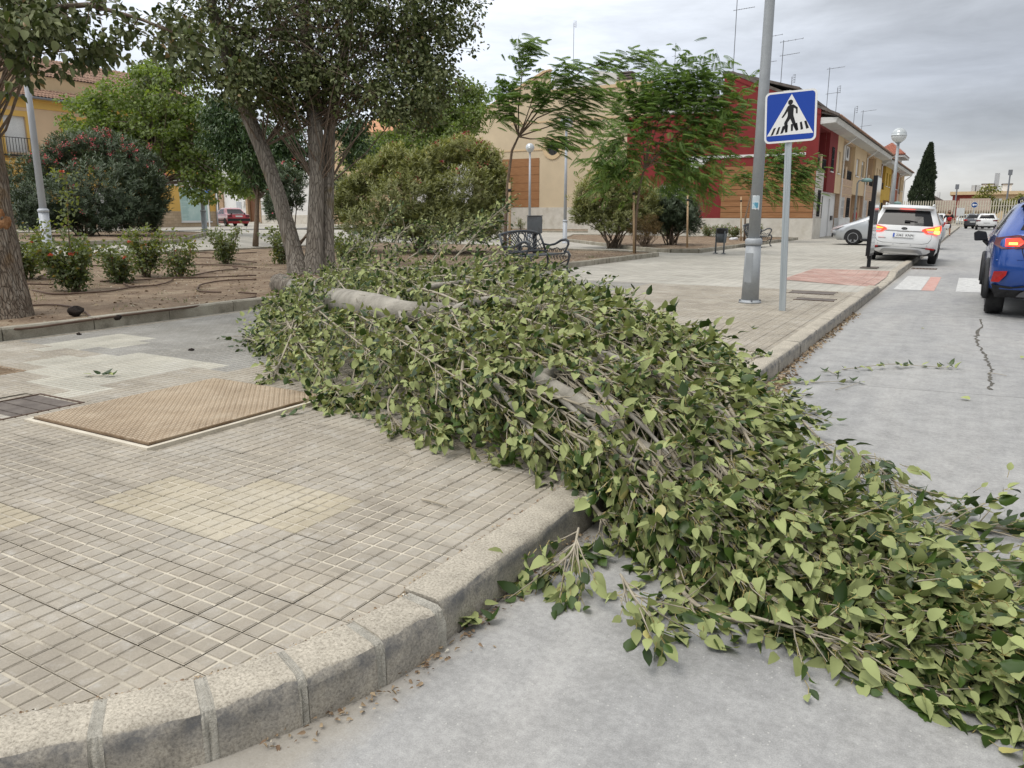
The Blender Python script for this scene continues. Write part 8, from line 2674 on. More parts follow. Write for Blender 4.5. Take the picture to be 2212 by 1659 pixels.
def far_car(label, loc, rz, pm, dark=False):
    t = car(label, loc, rz, pm, SF, 0, (1.06, 1.44), [(-0.80, 0.82, 0.34, 0.21), (0.80, 0.82, 0.34, 0.21), (-0.80, 3.5, 0.34, 0.21), (0.80, 3.5, 0.34, 0.21)], 1.82, cladding=0.38, rim=False, pillars=(0.34, 0.58))
    fr = lambda z, x=0.0: rear_y(z, x, SF)
    for s in (-1, 1):
        patch(t, 'tail_lamp', [(s * 0.90, fr(1, .9) - .01, 1.0), (s * 0.50, fr(.97, .5) - .03, 0.97), (s * 0.56, fr(.86, .5) - .03, 0.86), (s * 0.90, fr(.86, .9) - .01, 0.84)], M['lampdark'] if not dark else M['lampred'], 0.05)
    patch(t, 'number_plate', [(-0.26, fr(.7) - .03, 0.78), (0.26, fr(.7) - .03, 0.78), (0.26, fr(.7) - .03, 0.67), (-0.26, fr(.7) - .03, 0.67)], M['platew'], 0.02)
    patch(t, 'bumper', [(-0.86, fr(.45, .8) - .02, 0.50), (0.86, fr(.45, .8) - .02, 0.50), (0.80, fr(.3, .8) - .04, 0.27), (-0.80, fr(.3, .8) - .04, 0.27)], M['arch'], 0.03)
    for s in (-1, 1):
        mb = MB(); mb.tube([(s * 0.58, 0.75, 1.58), (s * 0.58, 0.95, 1.66), (s * 0.58, 2.1, 1.65), (s * 0.57, 2.25, 1.56)], 0.02, 6); mb.build('roof_rail', M['rim'], t, True, False)
        MB().box(s * 0.90, s * 1.05, 2.7, 2.85, 1.0, 1.13).build('mirror', pm, t, world=False)
    return t
far_car('distant dark grey car parked before the pale fence', (PYc(2101, 480, 98)[0], 98, 0), R(-14), M['paint_d'], True)
far_car('distant white car seen from behind, right of the dark grey one', (PYc(2131, 480, 91)[0], 90, 0), R(0), M['paint_w'])
far_car('silver car parked inside the pale fence', (PYc(2082, 478, 115)[0], 120, 0), R(180), M['paint_s'])
far_car('white car mostly hidden between the man and the white people carrier', (PYc(2024, 480, 84)[0], 84, 0), R(180), M['paint_w'])
SR = [(0.22, 0.1, 4.1, 0.80, 0.14, 0.3), (0.38, 0.0, 4.24, 0.84, 0.12, 0.34), (0.62, -0.02, 4.26, 0.845, 0.12, 0.34), (0.80, 0.02, 4.18, 0.84, 0.12, 0.34), (0.90, 0.10, 3.9, 0.82, 0.12, 0.3), (0.945, 0.55, 3.2, 0.80, 0.14, 0.26), (1.10, 0.82, 2.98, 0.74, 0.14, 0.22), (1.30, 1.12, 2.6, 0.66, 0.14, 0.2), (1.39, 1.3, 2.38, 0.60, 0.14, 0.2), (1.415, 1.5, 2.15, 0.45, 0.14, 0.2)]
pr_ = at(506, 486, 60)
pr_[2] = 0.59
rr_c = car('red saloon with black bumper parked at the corner of the yellow building', (pr_[0] + 1.2, pr_[1] - 0.5, 0.575), R(68), M['paint_r'], SR, 0, (0.93, 1.33), [(-0.74, 0.78, 0.30, 0.19), (0.74, 0.78, 0.30, 0.19), (-0.74, 3.3, 0.30, 0.19), (0.74, 3.3, 0.30, 0.19)], 1.69, pillars=(0.42, 0.6), side_glass=(0.14, 0.84))
fr = lambda z, x=0.0: rear_y(z, x, SR)
for s in (-1, 1):
    patch(rr_c, 'tail_lamp', [(s * 0.83, fr(.8, .8) - .02, 0.86), (s * 0.52, fr(.8, .5) - .03, 0.86), (s * 0.52, fr(.7, .5) - .03, 0.70), (s * 0.83, fr(.7, .8) - .02, 0.70)], M['lampdark'], 0.04)
patch(rr_c, 'bumper', [(-0.84, fr(.5, .8) - .05, 0.60), (0.84, fr(.5, .8) - .05, 0.60), (0.84, fr(.45, .8) - .05, 0.40), (-0.84, fr(.45, .8) - .05, 0.40)], M['arch'], 0.1)
patch(rr_c, 'number_plate', [(-0.26, fr(.75) - .03, 0.82), (0.26, fr(.75) - .03, 0.82), (0.26, fr(.75) - .03, 0.71), (-0.26, fr(.75) - .03, 0.71)], M['platew'], 0.02)
patch(rr_c, 'spoiler', [(-0.66, 0.06, 1.02), (0.66, 0.06, 1.02), (0.66, 0.06, 0.985), (-0.66, 0.06, 0.985)], M['arch'], 0.22)
for s in (-1, 1):
    MB().box(s * 0.5 - .03, s * 0.5 + .03, 0.14, 0.22, 0.88, 0.99).build('spoiler_foot', M['arch'], rr_c, world=False)
    MB().box(s * 0.845, s * 0.858, 0.95, 3.0, 0.42, 0.52).build('rub_strip', M['arch'], rr_c, world=False)
M['skin'] = mat('skin', (0.36, 0.20, 0.135), (0.42, 0.245, 0.17), scale=12, rough=0.6)
M['hair'] = mat('dark_hair', (0.018, 0.013, 0.010), (0.03, 0.022, 0.018), scale=40, rough=0.7)
M['cloth_k'] = mat('black_cloth', (0.018, 0.018, 0.021), (0.03, 0.03, 0.034), scale=9, rough=0.9)
M['cloth_p'] = mat('dark_plum_cloth', (0.035, 0.024, 0.032), (0.055, 0.038, 0.048), scale=9, rough=0.9)
M['cloth_r'] = mat('red_cloth', (0.34, 0.012, 0.02), (0.44, 0.025, 0.03), scale=9, rough=0.85)
M['toolred'] = mat('red_tool_casing', (0.45, 0.03, 0.025), (0.55, 0.05, 0.04), scale=9, rough=0.5)
def skin_fig(name, joints, edges, m, parent, root=0, lev=1):
    """one continuous surface grown over a skeleton: joints = (x, y, z, rx, ry)"""
    me = bpy.data.meshes.new(name)
    me.from_pydata([j[:3] for j in joints], edges, [])
    me.update()
    o = link(name, me, parent, world=False)
    sk = o.modifiers.new('skin', 'SKIN')
    sv = me.skin_vertices[0].data
    for i, j in enumerate(joints):
        sv[i].radius = (j[3], j[4])
        sv[i].use_root = (i == root)
    sk.use_smooth_shade = True
    sb = o.modifiers.new('sub', 'SUBSURF')
    sb.levels = lev; sb.render_levels = lev
    me.materials.append(m)
    return o
def person(label, loc, rz, shirt, trousers, pose, short=True, beard=True, hair=True):
    t = thing('person', label, 'person', loc, rz)
    hx, hy, hz_, head = pose['hip'][0], pose['hip'][1], pose['hip'][2], pose['head']
    J = [(0, 0, .93, .15, .11), (0, 0.0, 1.10, .145, .105), (0, .01, 1.32, .18, .12), (0, .015, 1.44, .12, .09), (0, .005, 1.50, .058, .058), (0, -.005, 1.56, .056, .06)]
    E = [(0, 1), (1, 2), (2, 3), (3, 4), (4, 5)]
    def chain(start, pts):
        p = start
        for q in pts:
            J.append(q); E.append((p, len(J) - 1)); p = len(J) - 1
        return p
    for s in (-1, 1):
        arm = pose['arm_l'] if s < 0 else pose['arm_r']
        chain(3, [(s * .19, .01, 1.42, .062, .062), (*arm[0], .045, .045), (*arm[1], .033, .033), (*arm[2], .036, .022)])
        leg = pose['leg_l'] if s < 0 else pose['leg_r']
        chain(0, [(s * .10, 0, .86, .098, .10), (*leg[0], .062, .066), (leg[0][0] * .5 + leg[1][0] * .5, leg[0][1] * .5 + leg[1][1] * .5 + .015, leg[0][2] * .6 + leg[1][2] * .4, .058, .062), (*leg[1], .036, .04), (leg[1][0], leg[1][1] - .14, .035, .04, .026)])
    skin_fig('body', J, E, M['skin'], t, lev=1)
    mb = MB(); mb.sphere((0, 0, 0), 0.1, 18, 14, sz=1.22)
    mb.v = [(v[0] * (0.80 if v[2] > -.02 else 0.80 - 0.28 * min(1, (-.02 - v[2]) / .1)), v[1] * (0.98 if v[2] > -.03 else 0.9), v[2]) for v in mb.v]
    hd = mb.build('head', M['skin'], t, True, False)
    hd.location = (0, -.01, 1.645)
    mb = MB()
    mb.add([(-.012, -.095, .0), (.012, -.095, .0), (0, -.122, -.028), (0, -.098, .035), (-.016, -.096, -.034), (.016, -.096, -.034)], [(0, 2, 3), (1, 3, 2), (0, 4, 2), (1, 2, 5), (4, 5, 2)])
    o = mb.build('nose', M['skin'], hd, False, False)
    for s in (-1, 1):
        e = MB(); e.sphere((s * .034, -.088, .018), .011, 8, 6); e.build('eye', M['cloth_k'], hd, True, False)
        e = MB(); e.sphere((s * .082, .0, -.005), .022, 8, 6, sz=1.4); e.build('ear', M['skin'], hd, True, False)
    e = MB(); e.box(-.024, .024, -.098, -.088, -.056, -.048); e.build('mouth', mat('lips', (.25, .09, .08), rough=.6), hd, False, False)
    if hair:
        e = MB(); e.sphere((0, .012, .018), .1, 16, 12, sz=1.13)
        e.v = [(v[0] * .86, v[1] * 1.02, v[2]) for v in e.v if True]
        e.f = [f for f in e.f if sum(e.v[i][2] for i in f) / len(f) > (.055 if sum(e.v[i][1] for i in f) / len(f) < -.02 else -.03)]
        e.m = [0] * len(e.f)
        e.build('hair', M['hair'], hd, True, False)
    if beard:
        e = MB(); e.sphere((0, -.012, -.055), .082, 14, 10, sz=1.0)
        e.v = [(v[0] * .82, v[1] * 1.05, v[2]) for v in e.v]
        e.f = [f for f in e.f if sum(e.v[i][2] for i in f) / len(f) < -.045]
        e.m = [0] * len(e.f)
        e.build('beard', M['hair'], hd, True, False)
    J2 = [(0, 0, .90, .165, .125), (0, 0, 1.10, .16, .12), (0, .01, 1.32, .195, .135), (0, .015, 1.445, .13, .10)]
    E2 = [(0, 1), (1, 2), (2, 3)]
    for s in (-1, 1):
        arm = pose['arm_l'] if s < 0 else pose['arm_r']
        a0 = Vector((s * .19, .01, 1.42)); a1 = Vector(arm[0])
        m_ = a0.lerp(a1, .85 if short else 1.0)
        J2.append((*a0, .08, .08)); E2.append((3, len(J2) - 1))
        J2.append((*m_, .066, .066)); E2.append((len(J2) - 2, len(J2) - 1))
        if not short:
            J2.append((*arm[1], .05, .05)); E2.append((len(J2) - 2, len(J2) - 1))
    skin_fig('shirt', J2, E2, shirt, t)
    J3 = [(0, 0, .97, .16, .118), (0, 0, .90, .162, .12)]
    E3 = [(0, 1)]
    for s in (-1, 1):
        leg = pose['leg_l'] if s < 0 else pose['leg_r']
        k0 = Vector((s * .10, 0, .84)); k1 = Vector(leg[0])
        J3.append((*k0, .115, .115)); E3.append((1, len(J3) - 1))
        J3.append((*(k0.lerp(k1, .95)), .092, .095)); E3.append((len(J3) - 2, len(J3) - 1))
        if not short:
            J3.append((*leg[1], .06, .065)); E3.append((len(J3) - 2, len(J3) - 1))
    skin_fig('trousers', J3, E3, trousers, t)
    for s in (-1, 1):
        leg = pose['leg_l'] if s < 0 else pose['leg_r']
        skin_fig('shoe', [(leg[1][0], leg[1][1] + .05, .045, .045, .045), (leg[1][0], leg[1][1] - .06, .045, .05, .042), (leg[1][0], leg[1][1] - .19, .032, .045, .03)], [(0, 1), (1, 2)], M['cloth_k'], t)
        arm = pose['arm_l'] if s < 0 else pose['arm_r']
        h = Vector(arm[2]); d = (h - Vector(arm[1])).normalized()
        side = d.cross(Vector((0, -1, .3))).normalized()
        if side.length < .1:
            side = Vector((1, 0, 0))
        pn = d.cross(side).normalized()
        for k, (of, ln) in enumerate(((-.028, .065), (-.009, .075), (.010, .072), (.027, .058))):
            b = h + side * of + d * .02
            mb = MB(); mb.tube([b, b + d * ln * .5, b + d * ln * .8 + pn * .02, b + d * ln * .85 + pn * .042], [.0095, .009, .0085, .007], 6); mb.build('finger', M['skin'], t, True, False)
        b = h - side * .03 - d * .005
        mb = MB(); mb.tube([b, b - side * .028 + d * .03, b - side * .03 + d * .055 + pn * .015], [.011, .010, .008], 6); mb.build('thumb', M['skin'], t, True, False)
    return t
pm_ = G(2045, 510, 0.0)
pr = person('bearded man in black shirt and dark shorts walking in the road, carrying tools', (pm_[0], pm_[1], 0), R(8), M['cloth_k'], M['cloth_p'],
            dict(hip=(0, 0, .93), head=0, arm_r=[(.30, .02, 1.18), (.27, -.20, 1.10), (.20, -.28, 1.12)], arm_l=[(-.31, .03, 1.17), (-.34, -.06, .95), (-.34, -.10, .87)],
                 leg_l=[(-.13, -.04, .48), (-.17, .06, .09)], leg_r=[(.13, -.03, .48), (.16, -.02, .09)]))
mt = Matrix.Translation(pr.location) @ Matrix.Rotation(R(8), 4, 'Z')
tl = thing('red_bundle', 'red bundle held against the chest of the bearded man', 'bundle', mt @ Vector((.05, -.24, 1.05)), R(8))
mb = MB(); mb.sphere((0, 0, .10), .13, 12, 8, sz=1.0); mb.v = [tuple(np.array(v) * (1 + .35 * mnoise.noise(Vector(v) * 14))) for v in mb.v]
mb.v = [(v[0] * 1.25, v[1] * .6, v[2]) for v in mb.v]
mb.build('wrap', M['cloth_r'], tl, True, False)
MB().tube([(-.13, -.02, .16), (0, -.08, .20), (.13, -.02, .16)], .02, 6).build('strap', M['toolred'], tl, True, False)
cs = thing('chainsaw', 'black chainsaw hanging from the left hand of the bearded man', 'chainsaw', mt @ Vector((-.36, -.12, .80)), R(8))
mb = MB(); mb.box(-.24, .08, -.09, .05, -.14, .06); bevel(mb.build('motor_body', M['arch'], cs, world=False), .03, 3)
MB().tube([(-.16, -.02, .05), (-.14, -.02, .12), (.03, -.02, .12), (.06, -.02, .03)], .017, 7).build('handle', M['cloth_k'], cs, True, False)
mb = MB(); mb.box(.08, .42, -.035, -.015, -.10, -.02); bevel(mb.build('guide_bar', M['rim'], cs, world=False), .008)
MB().box(-.20, .04, -.095, -.0901, -.135, -.115).build('trim', M['platew'], cs, world=False)
yq = 53.0
xq = PYc(1845, 480, yq)[0]
person('person in a red jacket standing by the houses behind the silver car', (xq, yq, 0.14), R(-80), M['cloth_r'], M['cloth_k'],
       dict(hip=(0, 0, .93), head=0, arm_r=[(.26, .02, 1.15), (.24, -.05, .92), (.23, -.10, .84)], arm_l=[(-.26, .02, 1.15), (-.24, -.05, .92), (-.23, -.10, .84)], leg_l=[(-.11, -.02, .48), (-.12, .02, .09)], leg_r=[(.11, -.02, .48), (.12, -.02, .09)]), short=False, beard=False)
def groundz(x, y):
    return hz(x, y) if x < -1.37 else 0.0
M['limb_bark'] = mat('limb_bark_grey', (0.20, 0.185, 0.155), (0.36, 0.335, 0.285), scale=5, rough=0.85, bump=0.4, bscale=50, stretch=(1, 1, 1), grain=0.12, gscale=60)
M['limb_twig'] = mat('limb_twig_bark', (0.27, 0.235, 0.175), (0.43, 0.385, 0.30), scale=9, rough=0.8)
M['petiole'] = mat('leaf_stalk', (0.36, 0.28, 0.10), (0.44, 0.37, 0.15), scale=9, rough=0.7)
M['limb_leaf'] = leafmat('fallen_leaf', (0.016, 0.036, 0.007), (0.060, 0.105, 0.020), back=(0.315, 0.355, 0.145), rough=0.38, trans=0.10, backrough=0.8, yellow=(0.46, 0.42, 0.16), ylo=0.955)
M['broken'] = mat('splintered_wood', (0.52, 0.40, 0.24), (0.64, 0.53, 0.36), scale=8, rough=0.9, stretch=(1, 1, 6))
ST = [((-9.6, 8.6), (-9.6, 9.4), .36), ((-7.4, 6.5), (-7.5, 9.3), .56), ((-5.9, 5.05), (-5.75, 8.9), .68), ((-4.65, 4.2), (-4.25, 8.0), .66), ((-3.5, 3.62), (-2.5, 6.5), .64),
      ((-2.45, 3.28), (-1.32, 5.2), .62), ((-1.5, 3.08), (-0.72, 4.25), .50), ((-0.84, 2.66), (-0.46, 3.55), .34), ((-0.36, 2.60), (-0.02, 3.0), .20), ((0.0, 2.46), (0.19, 2.66), .11), ((0.33, 2.37), (0.39, 2.47), .05)]
nS = len(ST) - 1
def mass(s, w, hfrac=None):
    """the point at station s (0..1) and offset w (-1 left .. 1 right), at a share of the crest height"""
    q = min(max(s, 0), 0.9999) * nS
    i = int(q); t = q - i
    L = np.array(ST[i][0]) * (1 - t) + np.array(ST[i + 1][0]) * t
    Rr = np.array(ST[i][1]) * (1 - t) + np.array(ST[i + 1][1]) * t
    h = ST[i][2] * (1 - t) + ST[i + 1][2] * t
    p = L * (1 - w) / 2 + Rr * (1 + w) / 2
    g = groundz(p[0], p[1])
    prof = max(0.0, 1 - abs(w) ** 2.2) ** 0.62
    gc = min(0.14, max(0.0, (-0.6 - p[0]) / 0.9 * 0.14)) if p[0] > -1.6 else g
    z = max(g, gc if abs(w) < .9 else g) + 0.015 + h * prof * (1 if hfrac is None else hfrac)
    return np.array([p[0], p[1], z])
_sg = np.array([mass(s, w) for s in np.linspace(0, 1, 160) for w in np.linspace(-1, 1, 41)])
def onto(x, y, dz=-.02):
    """the point of the mass's surface met in that direction of view from the survey station"""
    d = 1.8
    while d < 14:
        p = at(x, y, d)
        q = ((_sg[:, :2] - p[:2]) ** 2).sum(1)
        i = int(np.argmin(q))
        top = _sg[i, 2] if q[i] < .02 else groundz(p[0], p[1]) + .02
        if p[2] <= top + dz:
            return p
        d += .03
    return p
FL = thing('fallen_poplar_limb', 'huge fallen poplar limb with leafy branches lying across the pavement and the road', 'fallen branch', (-9.4, 9.1, 0.2))
stem = [at(606, 612, 12.15), at(640, 622, 11.5), at(700, 640, 10.4), onto(760, 655), onto(815, 662), onto(875, 678)] + [mass(s, w, .78) for s, w in ((.40, -.05), (.47, .0), (.54, -.08))] + [onto(1165, 820), onto(1240, 862), onto(1310, 905), onto(1385, 965, -.06)] + [mass(s, w, .7) for s, w in ((.76, -.05), (.86, 0.05), (.95, 0.0))]
zfix = []
for p in stem:
    p = np.array(p, float); p[2] = max(p[2], groundz(p[0], p[1]) + 0.12); zfix.append(p)
stem = zfix
srad = [.165, .155, .135, .12, .105, .09, .08, .072, .064, .050, .043, .036, .034, .028, .016, .006]
rough_trunk('trunk', stem[:2], srad[:2], M['bark_grey'], FL, n=22, ridge=0.12, sub=8)
rough_trunk('leader', stem[1:8], srad[1:8], M['limb_bark'], FL, n=20, ridge=0.035, sub=6)
MB().tube(stem[7:], srad[7:], 12).build('leader', M['limb_bark'], FL, True)
mb = MB()
b0 = stem[0]; dv = (stem[0] - stem[1]) / np.linalg.norm(stem[0] - stem[1])
for k in range(26):
    a = rng.uniform(0, 6.28); r_ = rng.uniform(.02, .15)
    u = np.cross(dv, [0, 0, 1.0]); v = np.cross(dv, u)
    c = b0 + (u * math.cos(a) + v * math.sin(a)) * r_
    mb.tube([c - dv * .05, c + dv * rng.uniform(.03, .20)], [.034, .006], 5)
mb.build('splinters', M['broken'], FL)['kind'] = 'stuff'
branches = []
dense = []
bare = []
def smooth(pts, it=2):
    pts = [np.array(p, float) for p in pts]
    for _ in range(it):
        q = [pts[0]]
        for i in range(len(pts) - 1):
            q += [pts[i] * .75 + pts[i + 1] * .25, pts[i] * .25 + pts[i + 1] * .75]
        q.append(pts[-1]); pts = q
    return pts
def add_branch(ctrl, r0, r1=0.003, obj=True):
    p = smooth(ctrl, 2)
    n = len(p)
    rad = [r0 * min(1, .35 + i * .3) * (1 - i / (n - 1)) ** .8 + r1 * .8 for i in range(n)]
    if obj:
        MB().tube(p, rad, 8 if r0 > .012 else 6).build('branch', M['limb_bark'] if r0 > .014 else M['limb_twig'], FL, True)
    branches.append((p, r0))
    return p
for k in range(74):
    s0 = rng.uniform(0.10, 0.72)
    L = rng.uniform(0.18, 0.42) * (1.15 if s0 > .35 else 0.8)
    s1 = min(0.995, s0 + L)
    w1 = (k % 15) / 7.0 - 1 + rng.normal(0, .06)
    w1 = max(-0.97, min(0.97, w1))
    hf = rng.uniform(0.75, 1.08) if k % 3 else rng.uniform(.3, .8)
    w0 = -0.05
    pts = []
    for t in (0, .2, .45, .7, .9, 1.0):
        e = t ** 0.8
        w = w0 * (1 - e) + w1 * e + rng.normal(0, .03) * (t > 0)
        p = mass(s0 + (s1 - s0) * t, w, (0.6 * (1 - min(1, t * 3)) + hf * min(1, t * 3)) * (1 if t < .9 else .9))
        p[2] += rng.normal(0, .025) * (t > 0)
        p[2] = max(p[2], groundz(p[0], p[1]) + .015)
        pts.append(p)
    add_branch(pts, rng.choice([.008, .011, .014, .018, .026], p=[.32, .28, .2, .14, .06]))
for k in range(95):
    s0 = rng.uniform(0.12, 0.84); L = rng.uniform(.12, .28)
    w0 = rng.uniform(-.9, .9); w1 = max(-1, min(1, w0 + rng.normal(0, .22) + .12 * np.sign(w0)))
    pts = []
    lift = rng.uniform(.98, 1.08)
    for t in (0, .3, .6, .85, 1.0):
        p = mass(min(.995, s0 + L * t), w0 * (1 - t) + w1 * t, lift * (.9 + .1 * math.sin(3.1 * t)))
        p[2] += rng.normal(0, .012)
        pts.append(p)
    add_branch(pts, rng.uniform(.004, .008))
for pts, r in (([(880, 628, 9.6), (980, 612, 9.3), (1060, 606, 9.2), (1130, 615, 9.0), (1200, 630, 8.6)], .030), ([(975, 672, 7.9), (1060, 645, 7.7), (1130, 655, 7.3), (1210, 672, 6.9), (1300, 705, 6.4)], .042), ([(860, 640, 8.9), (865, 690, 8.0), (905, 740, 7.1)], .022),
               ([(1050, 800, 5.2), (1110, 880, 4.6), (1145, 930, 4.3), (1195, 975, 4.05)], .018), ([(1250, 800, 4.9), (1300, 850, 4.5), (1370, 900, 4.1), (1450, 985, 3.7)], .020), ([(1200, 850, 4.5), (1260, 905, 4.2), (1330, 970, 3.8), (1400, 1010, 3.6), (1540, 1015, 3.5)], .016),
               ([(1300, 760, 5.2), (1400, 800, 4.8), (1520, 860, 4.4), (1620, 940, 4.0), (1700, 1000, 3.8)], .015), ([(1500, 800, 4.9), (1600, 805, 4.7), (1680, 850, 4.4), (1760, 940, 4.0), (1860, 1040, 3.7)], .011), ([(1420, 690, 5.9), (1500, 740, 5.5), (1590, 800, 5.0), (1700, 890, 4.4)], .015),
               ([(1390, 1040, 3.45), (1520, 1120, 3.1), (1650, 1180, 2.9), (1790, 1270, 2.65), (1900, 1340, 2.5)], .011), ([(1640, 1100, 3.2), (1760, 1120, 3.1), (1880, 1190, 2.9), (2000, 1250, 2.75), (2120, 1330, 2.6), (2205, 1420, 2.48)], .009), ([(1880, 1290, 2.7), (2000, 1335, 2.6), (2120, 1375, 2.5), (2240, 1420, 2.42)], .008),
               ([(1260, 1130, 3.2), (1340, 1180, 3.0), (1440, 1235, 2.8), (1500, 1290, 2.62)], .009), ([(1460, 1230, 2.9), (1475, 1290, 2.75), (1530, 1330, 2.6), (1640, 1360, 2.5)], .010), ([(900, 700, 7.2), (930, 730, 6.8), (950, 800, 5.9), (940, 880, 5.1)], .012), ([(1000, 780, 5.9), (995, 850, 5.2), (1010, 900, 4.8)], .010),
               ([(700, 660, 9.8), (640, 690, 8.8), (585, 735, 7.6), (527, 728, 7.4)], .012), ([(640, 700, 8.4), (610, 770, 7.0), (590, 820, 6.3)], .008), ([(830, 780, 6.5), (790, 830, 5.8), (720, 860, 5.2)], .010), ([(860, 830, 5.7), (830, 880, 5.2), (870, 935, 4.75)], .008)):
    P_ = []
    for x, y, d in pts:
        p = onto(x, y, 0.0); p[2] = max(p[2], groundz(p[0], p[1]) + .02); P_.append(p)
    add_branch(P_, r)
    bare.append([P_[0]] + P_)
for pts in ([(760, 600, 11.2), (800, 540, 11.4), (830, 480, 11.5), (845, 452, 11.5)], [(860, 590, 11.0), (850, 520, 11.3), (890, 480, 11.4), (930, 490, 11.5)], [(920, 580, 10.8), (960, 530, 11.0), (1010, 490, 11.0), (1050, 478, 11.0)], [(980, 560, 10.6), (1030, 505, 10.7), (1070, 462, 10.7), (1092, 446, 10.7)],
            [(720, 610, 11.0), (740, 560, 11.3), (775, 520, 11.4)], [(1010, 570, 10.2), (1080, 545, 10.0), (1120, 555, 9.8)], [(880, 560, 11), (940, 520, 11.3), (985, 495, 11.4)], [(690, 640, 10.6), (700, 590, 11.0), (760, 570, 11.0)], [(960, 600, 10), (1050, 570, 9.8), (1140, 575, 9.5), (1210, 590, 9.2)], [(800, 600, 10.8), (850, 545, 11), (900, 520, 11.2)], [(1100, 600, 9.3), (1180, 590, 9.0), (1250, 615, 8.6)], [(1180, 640, 8.2), (1290, 630, 7.8), (1350, 660, 7.4)]):
    add_branch([at(*q) for q in pts], .0119)
    dense.append(len(branches) - 1)
for pts in ([(1900, 1090, 3.55), (1990, 1130, 3.45), (2090, 1140, 3.45), (2165, 1150, 3.42)], [(1960, 1180, 3.1), (2060, 1200, 3.05), (2150, 1222, 3.0)], [(2000, 1220, 2.95), (2100, 1250, 2.9), (2160, 1290, 2.85), (2195, 1290, 2.9)], [(1700, 1330, 2.55), (1850, 1420, 2.38), (1990, 1490, 2.25), (2120, 1530, 2.2)], [(1800, 1330, 2.5), (2000, 1430, 2.33), (2180, 1520, 2.2)],
            [(1620, 1330, 2.58), (1760, 1370, 2.48), (1900, 1450, 2.33)], [(1340, 1240, 2.75), (1370, 1290, 2.62), (1390, 1320, 2.56)], [(1250, 1140, 3.05), (1240, 1190, 2.95), (1200, 1225, 2.9)], [(1820, 960, 3.95), (1900, 1010, 3.8), (1950, 1060, 3.65)], [(1600, 1240, 2.85), (1800, 1340, 2.55), (2000, 1400, 2.43)], [(1700, 1200, 2.9), (1900, 1260, 2.75), (2080, 1350, 2.55)], [(1500, 1180, 2.95), (1640, 1270, 2.7), (1760, 1350, 2.5)],
            [(545, 760, 7.3), (580, 770, 7.1), (640, 760, 7.3)], [(680, 860, 5.4), (740, 890, 5.1), (800, 880, 5.15)], [(900, 930, 4.8), (950, 955, 4.65), (1010, 970, 4.6)], [(1080, 990, 4.5), (1120, 1030, 4.3), (1190, 1050, 4.1)]):
    P_ = []
    for q in pts:
        p = at(*q); p[2] = max(p[2], groundz(p[0], p[1]) + .02); P_.append(p)
    add_branch(P_, .004)
    dense.append(len(branches) - 1)
tw = MB()
LP, LD, LN, LL = [], [], [], []
PB = []
def leaf_run(p, d, n, size):
    """n leaves strung along from p towards d"""
    for i in range(n):
        a = rng.normal(0, 1, 3)
        dd = d * 1.0 + a * 0.38 + np.array([0, 0, -0.14])
        dd /= np.linalg.norm(dd)
        st = dd * rng.uniform(.015, .045)
        b = p + d * (0.035 * i) + rng.normal(0, .008, 3)
        g = groundz(b[0], b[1])
        e = b + st
        e[2] = max(e[2], g + rng.uniform(.006, .02))
        sz = size * rng.uniform(.5, 1.15)
        if e[2] + dd[2] * sz < g + .006:
            dd = np.array([dd[0], dd[1], max(dd[2], (g + .008 - e[2]) / sz)])
        nn = rng.normal(0, 1, 3) * (1.3 if rng.random() < .5 else .45) + np.array([0.0, 0.0, 1.0 if rng.random() < .53 else -1.0])
        LP.append(e); LD.append(dd); LN.append(nn); LL.append(sz)
        PB.append((b, e))
for bi, (p, r0) in enumerate(branches):
    A = np.array(p)
    seg = np.linalg.norm(np.diff(A, axis=0), axis=1)
    tot = seg.sum()
    cum = np.concatenate([[0], np.cumsum(seg)])
    near = np.linalg.norm(A.mean(0)[:2]) < 5.5
    n = int(tot / (0.058 if near else 0.062)) + 3
    if bi in dense:
        n = int(n * 2.2)
    start = 0.22 if r0 > .012 else 0.06
    for u in rng.uniform(start, 1.0, n):
        i = min(len(seg) - 1, int(np.searchsorted(cum, u * tot) - 1)); i = max(0, i)
        t = (u * tot - cum[i]) / max(1e-6, seg[i])
        b = A[i] * (1 - t) + A[i + 1] * t
        d = (A[i + 1] - A[i]) / max(1e-6, seg[i])
        tdir = d * 0.9 + rng.normal(0, .38, 3) + np.array([0, 0, -.14])
        tdir /= np.linalg.norm(tdir)
        ln = rng.uniform(.05, .26)
        e = b + tdir * ln
        g = groundz(e[0], e[1])
        e[2] = max(e[2], g + .015)
        tw.tube([b, b * .5 + e * .5 + rng.normal(0, .006, 3), e], [.0036, .0028, .0018], 4, cap=False)
        td = (e - b) / max(1e-6, np.linalg.norm(e - b))
        leaf_run(b * .35 + e * .65 - td * .02, td, int(rng.integers(3, 8)), 0.066)
k = 0
while k < 3900:
    s = rng.uniform(0.06, 0.99); w = rng.uniform(-1, 1)
    i = min(nS - 1, int(s * nS))
    width = np.linalg.norm(np.array(ST[i][0]) - np.array(ST[i][1]))
    if rng.random() > width / 3.4 + .12:
        continue
    hfr = rng.beta(2.2, 1.3) * .95
    p = mass(s, w, hfr)
    q = mass(min(1, s + .04), w * 1.02, hfr)
    d = q - p
    d = d / max(1e-6, np.linalg.norm(d)) + rng.normal(0, .35, 3)
    d /= np.linalg.norm(d)
    leaf_run(p, d, int(rng.integers(3, 6)), .066)
    k += 1
o = tw.build('twigs', M['limb_twig'], FL, True)
o['kind'] = 'stuff'
LP = np.array(LP); LD = np.array(LD); LN = np.array(LN); LL = np.array(LL)
def far_from(P, path, r):
    ok = np.ones(len(P), bool)
    for a, b in zip(path[:-1], path[1:]):
        for t in np.linspace(0, 1, 7):
            c = np.array(a) * (1 - t) + np.array(b) * t
            dq = P - c
            ok &= ~((np.linalg.norm(dq, axis=1) < r) & (dq[:, 2] > -.04))
    return ok
